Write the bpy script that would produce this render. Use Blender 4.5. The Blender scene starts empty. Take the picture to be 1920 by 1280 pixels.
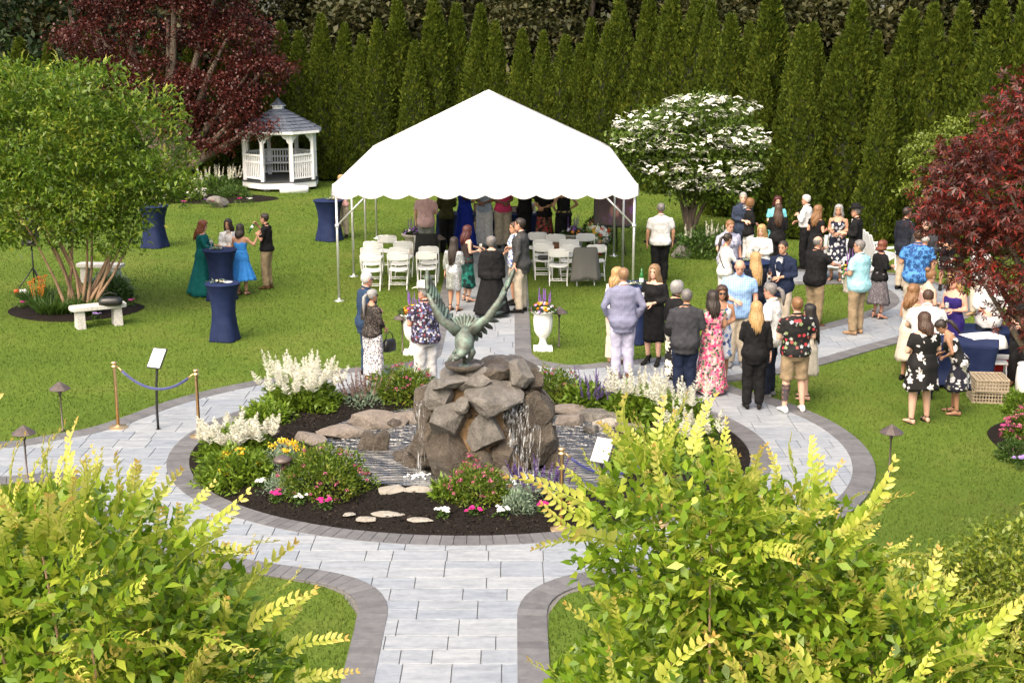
import bpy, bmesh, math, random
import numpy as np
from mathutils import Vector, Matrix
R = math.radians
random.seed(7); rng = np.random.default_rng(7)
sc = bpy.context.scene
# ---------------------------------------------------------------- camera, sky, sun, exposure
CH, PITCH, FPX = 5.9, R(13.3), 2600.0
cd = bpy.data.cameras.new('camera'); cam = bpy.data.objects.new('camera', cd)
sc.collection.objects.link(cam); sc.camera = cam
cam.location = (0, 0, CH); cam.rotation_euler = (R(90) - PITCH, 0, 0)
cd.sensor_width = 36; cd.lens = FPX / 1920 * 36; cd.clip_start = .1; cd.clip_end = 1500
SUN_EL, SUN_AZ = R(50), R(-150)          # azimuth measured from the view direction to the right
w = bpy.data.worlds.new('World'); sc.world = w; w.use_nodes = True
nt = w.node_tree; bg = nt.nodes['Background']
sky = nt.nodes.new('ShaderNodeTexSky'); sky.sky_type = 'NISHITA'; sky.sun_disc = False
sky.sun_elevation = SUN_EL; sky.sun_rotation = SUN_AZ; sky.air_density = 1.0; sky.dust_density = 8.0; sky.ozone_density = 1.0
nt.links.new(sky.outputs[0], bg.inputs[0]); bg.inputs[1].default_value = .15
sd = bpy.data.lights.new('sun', 'SUN'); sd.energy = 1.25; sd.angle = R(80); sd.color = (1, .82, .52)
so = bpy.data.objects.new('sun', sd); sc.collection.objects.link(so)
sv = Vector((math.sin(SUN_AZ) * math.cos(SUN_EL), math.cos(SUN_AZ) * math.cos(SUN_EL), math.sin(SUN_EL)))
so.rotation_euler = sv.to_track_quat('Z', 'Y').to_euler()
sc.view_settings.view_transform = 'Standard'; sc.view_settings.look = 'None'
sc.view_settings.exposure = 1.3; sc.view_settings.gamma = 1
sc.cycles.max_bounces = 6; sc.cycles.transparent_max_bounces = 8

# ---------------------------------------------------------------- measuring helpers
def gz(px, py, z=0.0):
    """world point at height z that the survey picture shows at (px, py)"""
    a = PITCH + math.atan((py - 640) / FPX); y = (CH - z) / math.tan(a)
    return Vector(((px - 960) * (y * math.cos(PITCH) + (CH - z) * math.sin(PITCH)) / FPX, y, z))
def atY(px, py, Y):
    """world point at ground distance Y"""
    a = PITCH + math.atan((py - 640) / FPX); z = CH - Y * math.tan(a)
    return Vector(((px - 960) * (Y * math.cos(PITCH) + (CH - z) * math.sin(PITCH)) / FPX, Y, z))

# ---------------------------------------------------------------- object helpers
COL = sc.collection
def tag(o, label=None, cat=None, group=None, kind=None):
    if label: o['label'] = label
    if cat: o['category'] = cat
    if group: o['group'] = group
    if kind: o['kind'] = kind
    return o
def thing(name, label, cat, loc=(0, 0, 0), rz=0, group=None):
    o = bpy.data.objects.new(name, None); COL.objects.link(o); o.empty_display_size = .2
    o.location = loc; o.rotation_euler = (0, 0, rz)
    return tag(o, label, cat, group)
def link(name, me, parent=None):
    o = bpy.data.objects.new(name, me); COL.objects.link(o); o.parent = parent; return o
def copy_tree(o, parent=None):
    c = o.copy(); COL.objects.link(c); c.parent = parent
    for ch in list(o.children): copy_tree(ch, c)
    return c

class MB:
    def __init__(s): s.v = []; s.f = []; s.m = []
    def add(s, vs, fs, mi=0):
        n = len(s.v); s.v += [tuple(v) for v in vs]
        s.f += [tuple(i + n for i in f) for f in fs]; s.m += [mi] * len(fs); return s
    def box(s, c, d, rz=0, M=None, mi=0):
        x, y, z = d[0] / 2, d[1] / 2, d[2] / 2
        vs = [Vector((a, b, e)) for e in (-z, z) for a, b in ((-x, -y), (x, -y), (x, y), (-x, y))]
        m = M if M is not None else Matrix.Rotation(rz, 3, 'Z')
        return s.add([m @ v + Vector(c) for v in vs], [(3, 2, 1, 0), (4, 5, 6, 7), (0, 1, 5, 4), (1, 2, 6, 5), (2, 3, 7, 6), (3, 0, 4, 7)], mi)
    def bar(s, a, b, w_, h_, up=(0, 0, 1), mi=0):
        a, b = Vector(a), Vector(b); d = b - a; y = d.normalized(); u = Vector(up)
        if abs(y.dot(u)) > .95: u = Vector((1, 0, 0))
        x = y.cross(u).normalized(); z = x.cross(y)
        M = Matrix((x, y, z)).transposed()
        return s.box((a + b) / 2, (w_, d.length, h_), M=M, mi=mi)
    def loft(s, rings, cap=True, mi=0):
        n = len(rings[0]); vs = [p for r in rings for p in r]; fs = []
        for i in range(len(rings) - 1):
            for j in range(n):
                k = (j + 1) % n; fs.append((i * n + j, i * n + k, (i + 1) * n + k, (i + 1) * n + j))
        if cap:
            fs.append(tuple(range(n - 1, -1, -1))); b = (len(rings) - 1) * n; fs.append(tuple(range(b, b + n)))
        return s.add(vs, fs, mi)
    def tube(s, pts, rad, n=8, mi=0, flat=1.0, ref=None, cap=True):
        pts = [Vector(p) for p in pts]
        if not hasattr(rad, '__len__'): rad = [rad] * len(pts)
        rings = []; x = None
        for i, p in enumerate(pts):
            d = (pts[min(i + 1, len(pts) - 1)] - pts[max(i - 1, 0)])
            d = d.normalized() if d.length > 1e-9 else Vector((0, 0, 1))
            if x is None:
                u = Vector(ref) if ref else (Vector((0, 1, 0)) if abs(d.y) < .9 else Vector((1, 0, 0)))
                x = u.cross(d).normalized()
            else:
                x = (x - d * x.dot(d)).normalized()
            y = d.cross(x)
            rings.append([p + x * math.cos(t) * rad[i] + y * math.sin(t) * rad[i] * flat for t in [2 * math.pi * j / n for j in range(n)]])
        return s.loft(rings, cap, mi)
    def lathe(s, prof, c=(0, 0, 0), n=20, mi=0, fn=None, cap=True):
        c = Vector(c); rings = []
        for r, z in prof:
            rings.append([c + Vector((math.cos(t) * r * (fn(t, z) if fn else 1), math.sin(t) * r * (fn(t, z) if fn else 1), z)) for t in [2 * math.pi * j / n for j in range(n)]])
        return s.loft(rings, cap, mi)
    def ell(s, c, r, n=10, m=6, mi=0, M=None):
        c = Vector(c); rings = []
        for i in range(m + 1):
            a = -math.pi / 2 + math.pi * (i + .02) / (m + .04)
            ring = [Vector((math.cos(a) * math.cos(t) * r[0], math.cos(a) * math.sin(t) * r[1], math.sin(a) * r[2])) for t in [2 * math.pi * j / n for j in range(n)]]
            rings.append([c + (M @ p if M is not None else p) for p in ring])
        return s.loft(rings, True, mi)
    def xf(s, fn): s.v = [tuple(fn(Vector(v))) for v in s.v]; return s
    def mesh(s, name, mats, smooth=True):
        me = bpy.data.meshes.new(name); me.from_pydata(s.v, [], s.f)
        for m in (mats if isinstance(mats, (list, tuple)) else [mats]): me.materials.append(m)
        if smooth: me.polygons.foreach_set('use_smooth', [True] * len(s.f))
        if any(s.m): me.polygons.foreach_set('material_index', s.m)
        me.update(); return me
    def build(s, name, mats, parent=None, smooth=True, loc=None, rz=0):
        o = link(name, s.mesh(name, mats, smooth), parent)
        if loc is not None: o.location = loc
        if rz: o.rotation_euler = (0, 0, rz)
        return o
def np_mesh(name, V, Fq, mats, parent=None, smooth=False):
    me = bpy.data.meshes.new(name); k = Fq.shape[1]
    me.vertices.add(len(V)); me.vertices.foreach_set('co', np.ascontiguousarray(V, dtype=np.float32).ravel())
    me.loops.add(Fq.size); me.loops.foreach_set('vertex_index', np.ascontiguousarray(Fq, dtype=np.int32).ravel())
    me.polygons.add(len(Fq)); me.polygons.foreach_set('loop_start', np.arange(0, Fq.size, k, dtype=np.int32))
    if smooth: me.polygons.foreach_set('use_smooth', np.ones(len(Fq), dtype=bool))
    me.materials.append(mats); me.update(calc_edges=True)
    return link(name, me, parent) if parent != 'mesh' else me
def unit(a): return a / np.maximum(np.linalg.norm(a, axis=1, keepdims=True), 1e-9)
def leaf_np(P, D, L, Wd, fold=.25, curl=.15):
    """diamond leaves: base, two shoulders, tip"""
    n = len(P); D = unit(D); up = np.tile([0, 0, 1.0], (n, 1)) + rng.normal(0, .5, (n, 3))
    S = unit(np.cross(D, up)); N = np.cross(S, D)
    L = np.broadcast_to(L, n)[:, None]; Wd = np.broadcast_to(Wd, n)[:, None]
    V = np.stack([P, P + D * L * .45 + S * Wd * .5 + N * Wd * fold, P + D * L - N * L * curl, P + D * L * .45 - S * Wd * .5 + N * Wd * fold], 1).reshape(-1, 3)
    return V, np.arange(4 * n).reshape(n, 4)

# ---------------------------------------------------------------- materials
MATS = {}
def nodes(name):
    m = bpy.data.materials.new(name); m.use_nodes = True; t = m.node_tree
    return m, t, t.nodes['Principled BSDF']
def N(t, typ, **kw):
    n = t.nodes.new('ShaderNode' + typ)
    for k, v in kw.items():
        if k in n.inputs: n.inputs[k].default_value = v
        else: setattr(n, k, v)
    return n
def mixc(t, fac, a, b, mode='MIX'):
    n = t.nodes.new('ShaderNodeMix'); n.data_type = 'RGBA'; n.blend_type = mode
    for s_, v in ((0, fac), (6, a), (7, b)):
        if hasattr(v, 'is_output'): t.links.new(v, n.inputs[s_])
        elif isinstance(v, (int, float)): n.inputs[s_].default_value = v
        else: n.inputs[s_].default_value = (*v[:3], 1)
    return n.outputs[2]
def math_(t, op, a, b=0.0, c=None):
    n = t.nodes.new('ShaderNodeMath'); n.operation = op
    for i, v in enumerate((a, b) if c is None else (a, b, c)):
        if hasattr(v, 'is_output'): t.links.new(v, n.inputs[i])
        else: n.inputs[i].default_value = v
    return n.outputs[0]
def ramp(t, fac, stops):
    n = t.nodes.new('ShaderNodeValToRGB'); e = n.color_ramp.elements
    while len(e) < len(stops): e.new(.5)
    for i, (p, c) in enumerate(stops): e[i].position = p; e[i].color = (*c[:3], 1)
    t.links.new(fac, n.inputs[0]); return n.outputs[0]
def coord(t, scale=(1, 1, 1), kind='Object'):
    c = t.nodes.new('ShaderNodeTexCoord'); m = t.nodes.new('ShaderNodeMapping'); m.inputs[3].default_value = scale
    t.links.new(c.outputs[kind], m.inputs[0]); return m.outputs[0]
def noise_(t, vec, scale, detail=4, rough=.55):
    n = N(t, 'TexNoise', Scale=scale, Detail=detail, Roughness=rough); t.links.new(vec, n.inputs['Vector']); return n.outputs[0]
def bump(t, bs, h, strength=.3, dist=.02):
    b = N(t, 'Bump', Strength=strength, Distance=dist); t.links.new(h, b.inputs['Height']); t.links.new(b.outputs[0], bs.inputs['Normal'])
def mat(name, col, rough=.6, var=.15, scale=8, metal=0, bmp=0, spec=.5, col2=None, stretch=(1, 1, 1), detail=4, sheen=0):
    if name in MATS: return MATS[name]
    m, t, b = nodes(name); v = coord(t, stretch); n = noise_(t, v, scale, detail)
    c2 = col2 or tuple(min(1, c * (1 + var) + .005) for c in col); c1 = col if col2 else tuple(c * (1 - var) for c in col)
    f = ramp(t, n, [(.32, c1), (.68, c2)])
    t.links.new(f, b.inputs['Base Color']); b.inputs['Roughness'].default_value = rough; b.inputs['Metallic'].default_value = metal
    b.inputs['Specular IOR Level'].default_value = spec
    if sheen: b.inputs['Sheen Weight'].default_value = sheen
    if bmp: bump(t, b, n, bmp)
    MATS[name] = m; return m
def leafmat(name, cols, transl=.35, rough=.45, attr=None, spec=.4, bigs=.9, biga=1.0, rnda=.7):
    """leaf: colour differs from leaf to leaf; some light passes through"""
    if name in MATS: return MATS[name]
    m, t, b = nodes(name); g = t.nodes.new('ShaderNodeNewGeometry')
    if attr:
        a = t.nodes.new('ShaderNodeAttribute'); a.attribute_name = attr
        fac = math_(t, 'ADD', a.outputs['Fac'], math_(t, 'MULTIPLY', math_(t, 'SUBTRACT', g.outputs['Random Per Island'], .5), .22))
    else:
        big = noise_(t, coord(t), bigs, 3)
        fac = math_(t, 'ADD', math_(t, 'MULTIPLY', g.outputs['Random Per Island'], rnda), math_(t, 'MULTIPLY', math_(t, 'SUBTRACT', big, .35), biga))
    k = len(cols); c = ramp(t, fac, [(i / (k - 1) if k > 1 else 0, q) for i, q in enumerate(cols)])
    t.links.new(c, b.inputs['Base Color']); b.inputs['Roughness'].default_value = rough; b.inputs['Specular IOR Level'].default_value = spec
    tr = t.nodes.new('ShaderNodeBsdfTranslucent'); t.links.new(c, tr.inputs[0])
    mx = t.nodes.new('ShaderNodeMixShader'); mx.inputs[0].default_value = transl
    t.links.new(b.outputs[0], mx.inputs[1]); t.links.new(tr.outputs[0], mx.inputs[2])
    t.links.new(mx.outputs[0], t.nodes['Material Output'].inputs[0]); MATS[name] = m; return m
def printmat(name, base, cols, scale=9, r0=.05, petals=5, keep=.75, rough=.75, ground2=None):
    """printed cloth: flowers of a few colours strewn over a ground colour"""
    if name in MATS: return MATS[name]
    m, t, b = nodes(name); v = coord(t); jn = t.nodes.new('ShaderNodeTexNoise'); jn.inputs['Scale'].default_value = 14
    t.links.new(v, jn.inputs['Vector'])
    vo = N(t, 'TexVoronoi', Scale=scale, Randomness=.8); t.links.new(v, vo.inputs['Vector'])
    d = t.nodes.new('ShaderNodeVectorMath'); d.operation = 'SUBTRACT'; t.links.new(v, d.inputs[0]); t.links.new(vo.outputs['Position'], d.inputs[1])
    sx = t.nodes.new('ShaderNodeSeparateXYZ'); t.links.new(d.outputs[0], sx.inputs[0])
    ln = t.nodes.new('ShaderNodeVectorMath'); ln.operation = 'LENGTH'; t.links.new(d.outputs[0], ln.inputs[0])
    sc_ = t.nodes.new('ShaderNodeSeparateColor'); t.links.new(vo.outputs['Color'], sc_.inputs[0])
    th = math_(t, 'ARCTAN2', sx.outputs[2], sx.outputs[0]); th = math_(t, 'ADD', math_(t, 'MULTIPLY', th, petals), math_(t, 'MULTIPLY', sc_.outputs[1], 6.28))
    lim = math_(t, 'MULTIPLY', math_(t, 'ADD', math_(t, 'MULTIPLY', math_(t, 'COSINE', th), .15), .80), r0)
    lim = math_(t, 'MULTIPLY', lim, math_(t, 'ADD', .55, math_(t, 'MULTIPLY', jn.outputs[0], .9)))
    msk = math_(t, 'MULTIPLY', math_(t, 'LESS_THAN', ln.outputs['Value'], lim), math_(t, 'LESS_THAN', sc_.outputs[0], keep))
    k = len(cols); pc = ramp(t, sc_.outputs[2], [(i / k, c) for i, c in enumerate(cols)])
    t.nodes[-1].color_ramp.interpolation = 'CONSTANT'
    ctr = math_(t, 'LESS_THAN', ln.outputs['Value'], r0 * .22)
    pc = mixc(t, math_(t, 'MULTIPLY', ctr, .6), pc, base)
    bc = base if not ground2 else ramp(t, noise_(t, v, 16, 3), [(.44, base), (.56, ground2)])
    t.links.new(mixc(t, msk, bc, pc), b.inputs['Base Color']); b.inputs['Roughness'].default_value = rough
    b.inputs['Specular IOR Level'].default_value = .25; MATS[name] = m; return m
def gridmat(name, base, line, scale=40, wdt=.18, rough=.75):
    if name in MATS: return MATS[name]
    m, t, b = nodes(name); v = coord(t); s_ = t.nodes.new('ShaderNodeSeparateXYZ'); t.links.new(v, s_.inputs[0]); ms = []
    for i in (0, 2):
        fr = math_(t, 'FRACT', math_(t, 'MULTIPLY', s_.outputs[i], scale)); ms.append(math_(t, 'LESS_THAN', fr, wdt))
    f = math_(t, 'MULTIPLY', math_(t, 'ADD', ms[0], ms[1]), .5)
    t.links.new(mixc(t, f, base, line), b.inputs['Base Color']); b.inputs['Roughness'].default_value = rough
    b.inputs['Specular IOR Level'].default_value = .25; MATS[name] = m; return m
M_white = mat('white_paint', (.78, .79, .80), .45, .05, 6)
M_metal = mat('galvanised_tube', (.62, .63, .64), .35, .08, 20, metal=.7)
M_bronze = mat('dark_bronze_metal', (.085, .065, .058), .45, .2, 12, metal=.25)
M_black = mat('black_metal', (.012, .012, .013), .45, .2, 20)
M_brass = mat('brushed_brass', (.62, .43, .22), .35, .1, 20, metal=.85)
M_navy = mat('navy_spandex', (.006, .014, .055), .7, .15, 5, spec=.2)
M_stone = mat('pale_granite', (.46, .45, .42), .8, .25, 40, bmp=.2)
M_bark = mat('grey_bark', (.11, .085, .062), .9, .4, 14, bmp=.6, stretch=(1, 1, .25))
M_tan = mat('smooth_tan_bark', (.30, .19, .115), .8, .35, 7, bmp=.3, stretch=(1, 1, .3))
M_mulch = mat('dark_bark_mulch', (.005, .004, .0035), .95, .3, 45, bmp=1.0, spec=.08, col2=(.021, .017, .0145), detail=8)
# ================================================================= SETTING
CX, CY = -.57, 18.45                    # centre of the round bed
BA, BB = 3.85, 3.35                     # bed half axes
OA, OB = 5.50, 4.85                     # outer edge of the ring walk
BORD = .30
def ell_sd(x, y, a, b):
    u = np.sqrt(((x - CX) / a) ** 2 + ((y - CY) / b) ** 2)
    gx, gy = (x - CX) / a ** 2, (y - CY) / b ** 2
    return (u - 1) * u / np.maximum(np.hypot(gx, gy), 1e-6)
def seg_sd(x, y, pts, r):
    d = np.full(np.shape(x), 1e9)
    for (ax, ay), (bx, by) in zip(pts[:-1], pts[1:]):
        vx, vy = bx - ax, by - ay; t = np.clip(((x - ax) * vx + (y - ay) * vy) / (vx * vx + vy * vy), 0, 1)
        d = np.minimum(d, np.hypot(x - ax - t * vx, y - ay - t * vy))
    return d - r
def smin(a, b, k):
    h = np.clip(.5 + .5 * (b - a) / k, 0, 1); return b * (1 - h) + a * h - k * h * (1 - h)
def crv(pts, n=6):
    out = []; P = [pts[0]] + list(pts) + [pts[-1]]
    for i in range(1, len(P) - 2):
        a, b, c, d = [np.array(q) for q in P[i - 1:i + 3]]
        for j in range(n):
            t = j / n; out.append(tuple(.5 * (2 * b + (c - a) * t + (2 * a - 5 * b + 4 * c - d) * t * t + (3 * b - a - 3 * c + d) * t ** 3)))
    out.append(tuple(pts[-1])); return out
gp = lambda x, y: tuple(gz(x, y)[:2])
LEG_X = -.60
RIGHT_BR = crv([gp(1180, 705), gp(1400, 680), gp(1560, 640), gp(1690, 603), gp(1745, 570), gp(1700, 536), gp(1600, 520), gp(1480, 520)])
LEFT_BR = crv([(-3.2, 20.2), gp(330, 815), gp(140, 848), gp(-60, 872), (-13.5, 17.0)])
def path_exact(x, y):
    d = ell_sd(x, y, OA, OB)
    d = smin(d, np.maximum(np.abs(x - LEG_X) - .95, np.maximum(y - 18, 7.6 - y)), .9)
    d = smin(d, np.maximum(np.abs(x - LEG_X) - .95, np.maximum(18 - y, y - 38.5)), .9)
    d = smin(d, seg_sd(x, y, RIGHT_BR, .92), .5)
    d = smin(d, seg_sd(x, y, LEFT_BR, .95), .5)
    return np.maximum(d, -(ell_sd(x, y, BA, BB)))

_gx = np.arange(-14, 10.01, .05); _gy = np.arange(6.5, 40.01, .05); _S = path_exact(*np.meshgrid(_gx, _gy))
def path_sd(x, y):
    fx = np.clip((np.asarray(x) + 14) / .05, 0, len(_gx) - 1.001); fy = np.clip((np.asarray(y) - 6.5) / .05, 0, len(_gy) - 1.001)
    i, j = fx.astype(int), fy.astype(int); u, v_ = fx - i, fy - j
    return (_S[j, i] * (1 - u) + _S[j, i + 1] * u) * (1 - v_) + (_S[j + 1, i] * (1 - u) + _S[j + 1, i + 1] * u) * v_

# --- lawn, hill behind the hedge
m, t, b = nodes('lawn_turf'); v = coord(t)
c = ramp(t, noise_(t, v, .4, 6, .65), [(.3, (.056, .098, .012)), (.5, (.080, .128, .015)), (.70, (.128, .148, .03))])
c = mixc(t, .35, c, ramp(t, noise_(t, v, 22, 6, .7), [(.3, (.038, .068, .010)), (.7, (.10, .14, .024))]))
t.links.new(c, b.inputs['Base Color']); b.inputs['Roughness'].default_value = .95; b.inputs['Specular IOR Level'].default_value = .1
bump(t, b, noise_(t, v, 60, 6, .7), .5, .02); M_lawn = m
xs = [-400, -120, -60] + list(np.arange(-40, 41, 2.0)) + [60, 120, 400]; ys = [-60, -10] + list(np.arange(0, 50, 2.0)) + [60, 90, 150, 400]
V = [(x, y, 0) for y in ys for x in xs]; nx = len(xs)
lawn = MB().add(V, [(j * nx + i, j * nx + i + 1, (j + 1) * nx + i + 1, (j + 1) * nx + i) for j in range(len(ys) - 1) for i in range(nx - 1)]).build('lawn', M_lawn)
tag(lawn, kind='structure')
M_wood = mat('leaf_litter', (.028, .03, .012), .95, .5, 3, bmp=.8)
hx = np.linspace(-140, 140, 57); hy = np.linspace(58, 200, 30); V = []
for y in hy:
    for x in hx:
        u = (y - 58) / 30; z = -.05 + 4.2 * min(1, u) ** 1.3 + (1.2 * math.sin(x * .11) * min(1, u)) + .5 * math.sin(x * .4 + y * .3) * min(1, u) + 2.0 * max(0, u - 1)
        V.append((x, y, z))
hill = MB().add(V, [(j * 57 + i, j * 57 + i + 1, (j + 1) * 57 + i + 1, (j + 1) * 57 + i) for j in range(29) for i in range(56)]).build('hillside', M_wood)
tag(hill, kind='structure')

# --- walk: bedding sheet, pavers, border bricks
def clip(poly, fn, lev):
    """part of the polygon where fn < lev"""
    x = np.array([p[0] for p in poly]); y = np.array([p[1] for p in poly]); d = fn(x, y) - lev
    if (d <= 0).all(): return poly
    if (d > 0).all(): return []
    out = []
    for i in range(len(poly)):
        j = (i + 1) % len(poly)
        if d[i] <= 0: out.append(poly[i])
        if (d[i] <= 0) != (d[j] <= 0):
            s = d[i] / (d[i] - d[j]); out.append((poly[i][0] + s * (poly[j][0] - poly[i][0]), poly[i][1] + s * (poly[j][1] - poly[i][1])))
    return out
def rect(x0, y0, x1, y1, step=.16):
    out = []; P = [(x0, y0), (x1, y0), (x1, y1), (x0, y1)]
    for (a, b_), (c_, d_) in zip(P, P[1:] + P[:1]):
        k = max(1, int(max(abs(c_ - a), abs(d_ - b_)) / step)); out += [(a + (c_ - a) * i / k, b_ + (d_ - b_) * i / k) for i in range(k)]
    return out
m, t, b = nodes('bluestone_paver'); v = coord(t, kind='Object'); geo = t.nodes.new('ShaderNodeNewGeometry'); oi = t.nodes.new('ShaderNodeObjectInfo')
rnd = math_(t, 'FRACT', math_(t, 'ADD', oi.outputs['Random'], geo.outputs['Random Per Island']))
n1 = noise_(t, coord(t, (1.2, 5, 1)), 2.2, 8, .65); n2 = noise_(t, v, 14, 6, .7)
c = ramp(t, n1, [(.30, (.165, .182, .205)), (.5, (.25, .275, .305)), (.72, (.325, .345, .37))])
c = mixc(t, .3, c, ramp(t, n2, [(.3, (.14, .152, .17)), (.7, (.34, .36, .38))]))
c = mixc(t, 1.0, c, ramp(t, rnd, [(0, (.80, .83, .87)), (.5, (.92, .92, .92)), (1, (1.06, 1.04, 1.0))]), 'MULTIPLY')
t.links.new(c, b.inputs['Base Color']); b.inputs['Roughness'].default_value = .55; bump(t, b, n1, .5, .02); M_pave = m
m, t, b = nodes('grey_border_brick'); geo = t.nodes.new('ShaderNodeNewGeometry'); oi = t.nodes.new('ShaderNodeObjectInfo')
rnd = math_(t, 'FRACT', math_(t, 'ADD', oi.outputs['Random'], geo.outputs['Random Per Island'])); n1 = noise_(t, coord(t), 9, 6, .7)
c = mixc(t, .5, ramp(t, rnd, [(0, (.066, .066, .07)), (1, (.135, .134, .138))]), ramp(t, n1, [(.3, (.062, .062, .066)), (.7, (.16, .158, .16))]))
t.links.new(c, b.inputs['Base Color']); b.inputs['Roughness'].default_value = .7; bump(t, b, n1, .5, .02); M_bord = m
M_joint = mat('sand_joint', (.12, .115, .105), .95, .3, 30)
base = MB(); cell = .5
for i in range(-30, 20):
    for j in range(14, 80):
        p = clip(rect(i * cell, j * cell, (i + 1) * cell, (j + 1) * cell), path_sd, 0)
        if len(p) > 2: base.add([(x, y, .004) for x, y in p], [tuple(range(len(p)))])
walk = base.build('walkway', M_joint, smooth=False); tag(walk, 'pale bluestone garden walk with grey brick borders', None, kind='structure')
def prism(poly, z0, z1, ins=.004):
    cx = sum(p[0] for p in poly) / len(poly); cy = sum(p[1] for p in poly) / len(poly); n = len(poly); rings = []
    for z, k in ((z0, 0), (z1 - .004, 0), (z1, ins)):
        rings.append([(x + (cx - x) * k / max(.05, math.hypot(cx - x, cy - y)), y + (cy - y) * k / max(.05, math.hypot(cx - x, cy - y)), z) for x, y in poly])
    mb = MB().loft(rings, True); mb.f.pop(-2); mb.m.pop(-2); return mb
def area(p): return abs(sum(p[i][0] * p[(i + 1) % len(p)][1] - p[(i + 1) % len(p)][0] * p[i][1] for i in range(len(p)))) / 2
def inview(x, y): return y > 9.5 and abs(x) < y * .41 + .4
rp = random.Random(3); pav = []; y = 7.6
while y < 38.6:
    h_ = rp.choice((.3, .38, .46, .46)); x = -13 - rp.random() * .5
    while x < 12:
        wd = rp.choice((.3, .46, .46, .61, .61, .76))
        if path_sd(np.array([x + wd / 2]), np.array([y + h_ / 2]))[0] < .6:
            subs = [(x, y, x + wd, y + h_)]
            if h_ > .44 and wd > .5 and rp.random() < .3: subs = [(x, y, x + wd, y + h_ / 2), (x, y + h_ / 2, x + wd, y + h_)]
            for (a, b_, c_, d_) in subs:
                p = clip(rect(a + .004, b_ + .004, c_ - .004, d_ - .004), path_sd, -BORD + .03)
                if len(p) > 2 and area(p) > .006: pav.append(p)
        x += wd
    y += h_
def key(p):
    cx, cy = sum(q[0] for q in p) / len(p), sum(q[1] for q in p) / len(p)
    vis = inview(cx, cy) and not (cy < 13.2 and abs(cx - LEG_X) > 1.6)
    return -(area(p) / (cy ** 3)) if vis else 1.0
pav.sort(key=key)
def lay(polys, name, M_, z1, lim=300):
    rest = MB()
    for i, p in enumerate(polys):
        z = z1 + rp.uniform(-.0012, .0012); pr = prism(p, .003, z)
        if i < lim: pr.build(name, M_, walk, smooth=False)
        else: rest.add(pr.v, pr.f)
    o = rest.build(name + '_field', M_, walk, smooth=False); tag(o, kind='stuff')
lay(pav, 'paver', M_pave, .020)
# contour of the walk by marching along a fine grid, then bricks across the border band
gx = np.arange(-13.4, 9, .06); gy = np.arange(8.0, 38.5, .06); GX, GY = np.meshgrid(gx, gy); SD = path_sd(GX, GY)
def grad(x, y, e=.04):
    a = path_sd(np.array([x + e, x - e, x, x]), np.array([y, y, y + e, y - e])); g_ = np.array([a[0] - a[1], a[2] - a[3]]); return g_ / max(1e-9, np.hypot(*g_))
seeds = np.argwhere(np.abs(SD + BORD / 2) < .03); seen = set(); brk = []
def mark(x, y): return (round(x / .09), round(y / .09))
for j, i in seeds[::5]:
    x, y = gx[i], gy[j]
    k0 = mark(x, y)
    if any((k0[0] + a, k0[1] + b_) in seen for a in (-1, 0, 1) for b_ in (-1, 0, 1)): continue
    for sgn in (1, -1):
        px, py = x, y; prev = None; acc = 0; corner = None
        for stp in range(6000):
            g_ = grad(px, py); d = path_sd(np.array([px]), np.array([py]))[0] + BORD / 2
            px -= g_[0] * d; py -= g_[1] * d
            if not (-13.3 < px < 8.9 and 8.05 < py < 38.3): break
            kk = mark(px, py)
            if stp > 6 and kk in seen and kk not in recent: break
            seen.add(kk); recent = (recent + [kk])[-14:] if stp else [kk]
            if corner is None: corner = (px, py, g_); acc = 0
            elif acc >= .15:
                a, b_, h_ = corner[:2], (px, py), BORD / 2; g0, g1 = corner[2], g_
                if g0.dot(g1) > .6:
                    tx, ty = (b_[0] - a[0]), (b_[1] - a[1]); q = .02
                    a2 = (a[0] + tx * q, a[1] + ty * q); b2 = (b_[0] - tx * q, b_[1] - ty * q)
                    poly = [(a2[0] - g0[0] * h_, a2[1] - g0[1] * h_), (a2[0] + g0[0] * h_, a2[1] + g0[1] * h_), (b2[0] + g1[0] * h_, b2[1] + g1[1] * h_), (b2[0] - g1[0] * h_, b2[1] - g1[1] * h_)]
                    s_ = sum(poly[k][0] * poly[(k + 1) % 4][1] - poly[(k + 1) % 4][0] * poly[k][1] for k in range(4))
                    brk.append(poly if s_ > 0 else poly[::-1])
                corner = (px, py, g_); acc = 0
            tx, ty = -g_[1] * sgn, g_[0] * sgn; px += tx * .03; py += ty * .03; acc += .03
brk.sort(key=key); lay(brk, 'border_brick', M_bord, .026)

# --- beds
POND = crv([gp(600, 838), gp(640, 800), gp(720, 778), gp(830, 768), gp(1000, 768), gp(1100, 782), gp(1185, 812), gp(1215, 850), gp(1150, 905), gp(1040, 925), gp(900, 915), gp(800, 912), gp(700, 905), gp(635, 880)], 5)
if POND[0] != POND[-1]: POND = POND + crv([POND[-1], POND[0]], 4)[1:]
pond_a = np.array(POND)
def resample(P, n):
    P = np.vstack([P, P[:1]]); s_ = np.r_[0, np.cumsum(np.hypot(*np.diff(P, axis=0).T))]; q = np.linspace(0, s_[-1], n, endpoint=False)
    return np.c_[np.interp(q, s_, P[:, 0]), np.interp(q, s_, P[:, 1])]
pc = pond_a.mean(0); ang = np.linspace(0, 2 * math.pi, 96, endpoint=False)
def ray_r(a):
    d = np.arctan2(pond_a[:, 1] - pc[1], pond_a[:, 0] - pc[0]); r_ = np.hypot(pond_a[:, 0] - pc[0], pond_a[:, 1] - pc[1]); o = np.argsort(d)
    return np.interp(a, d[o], r_[o], period=2 * math.pi)
bed = MB(); rings = []
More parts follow.
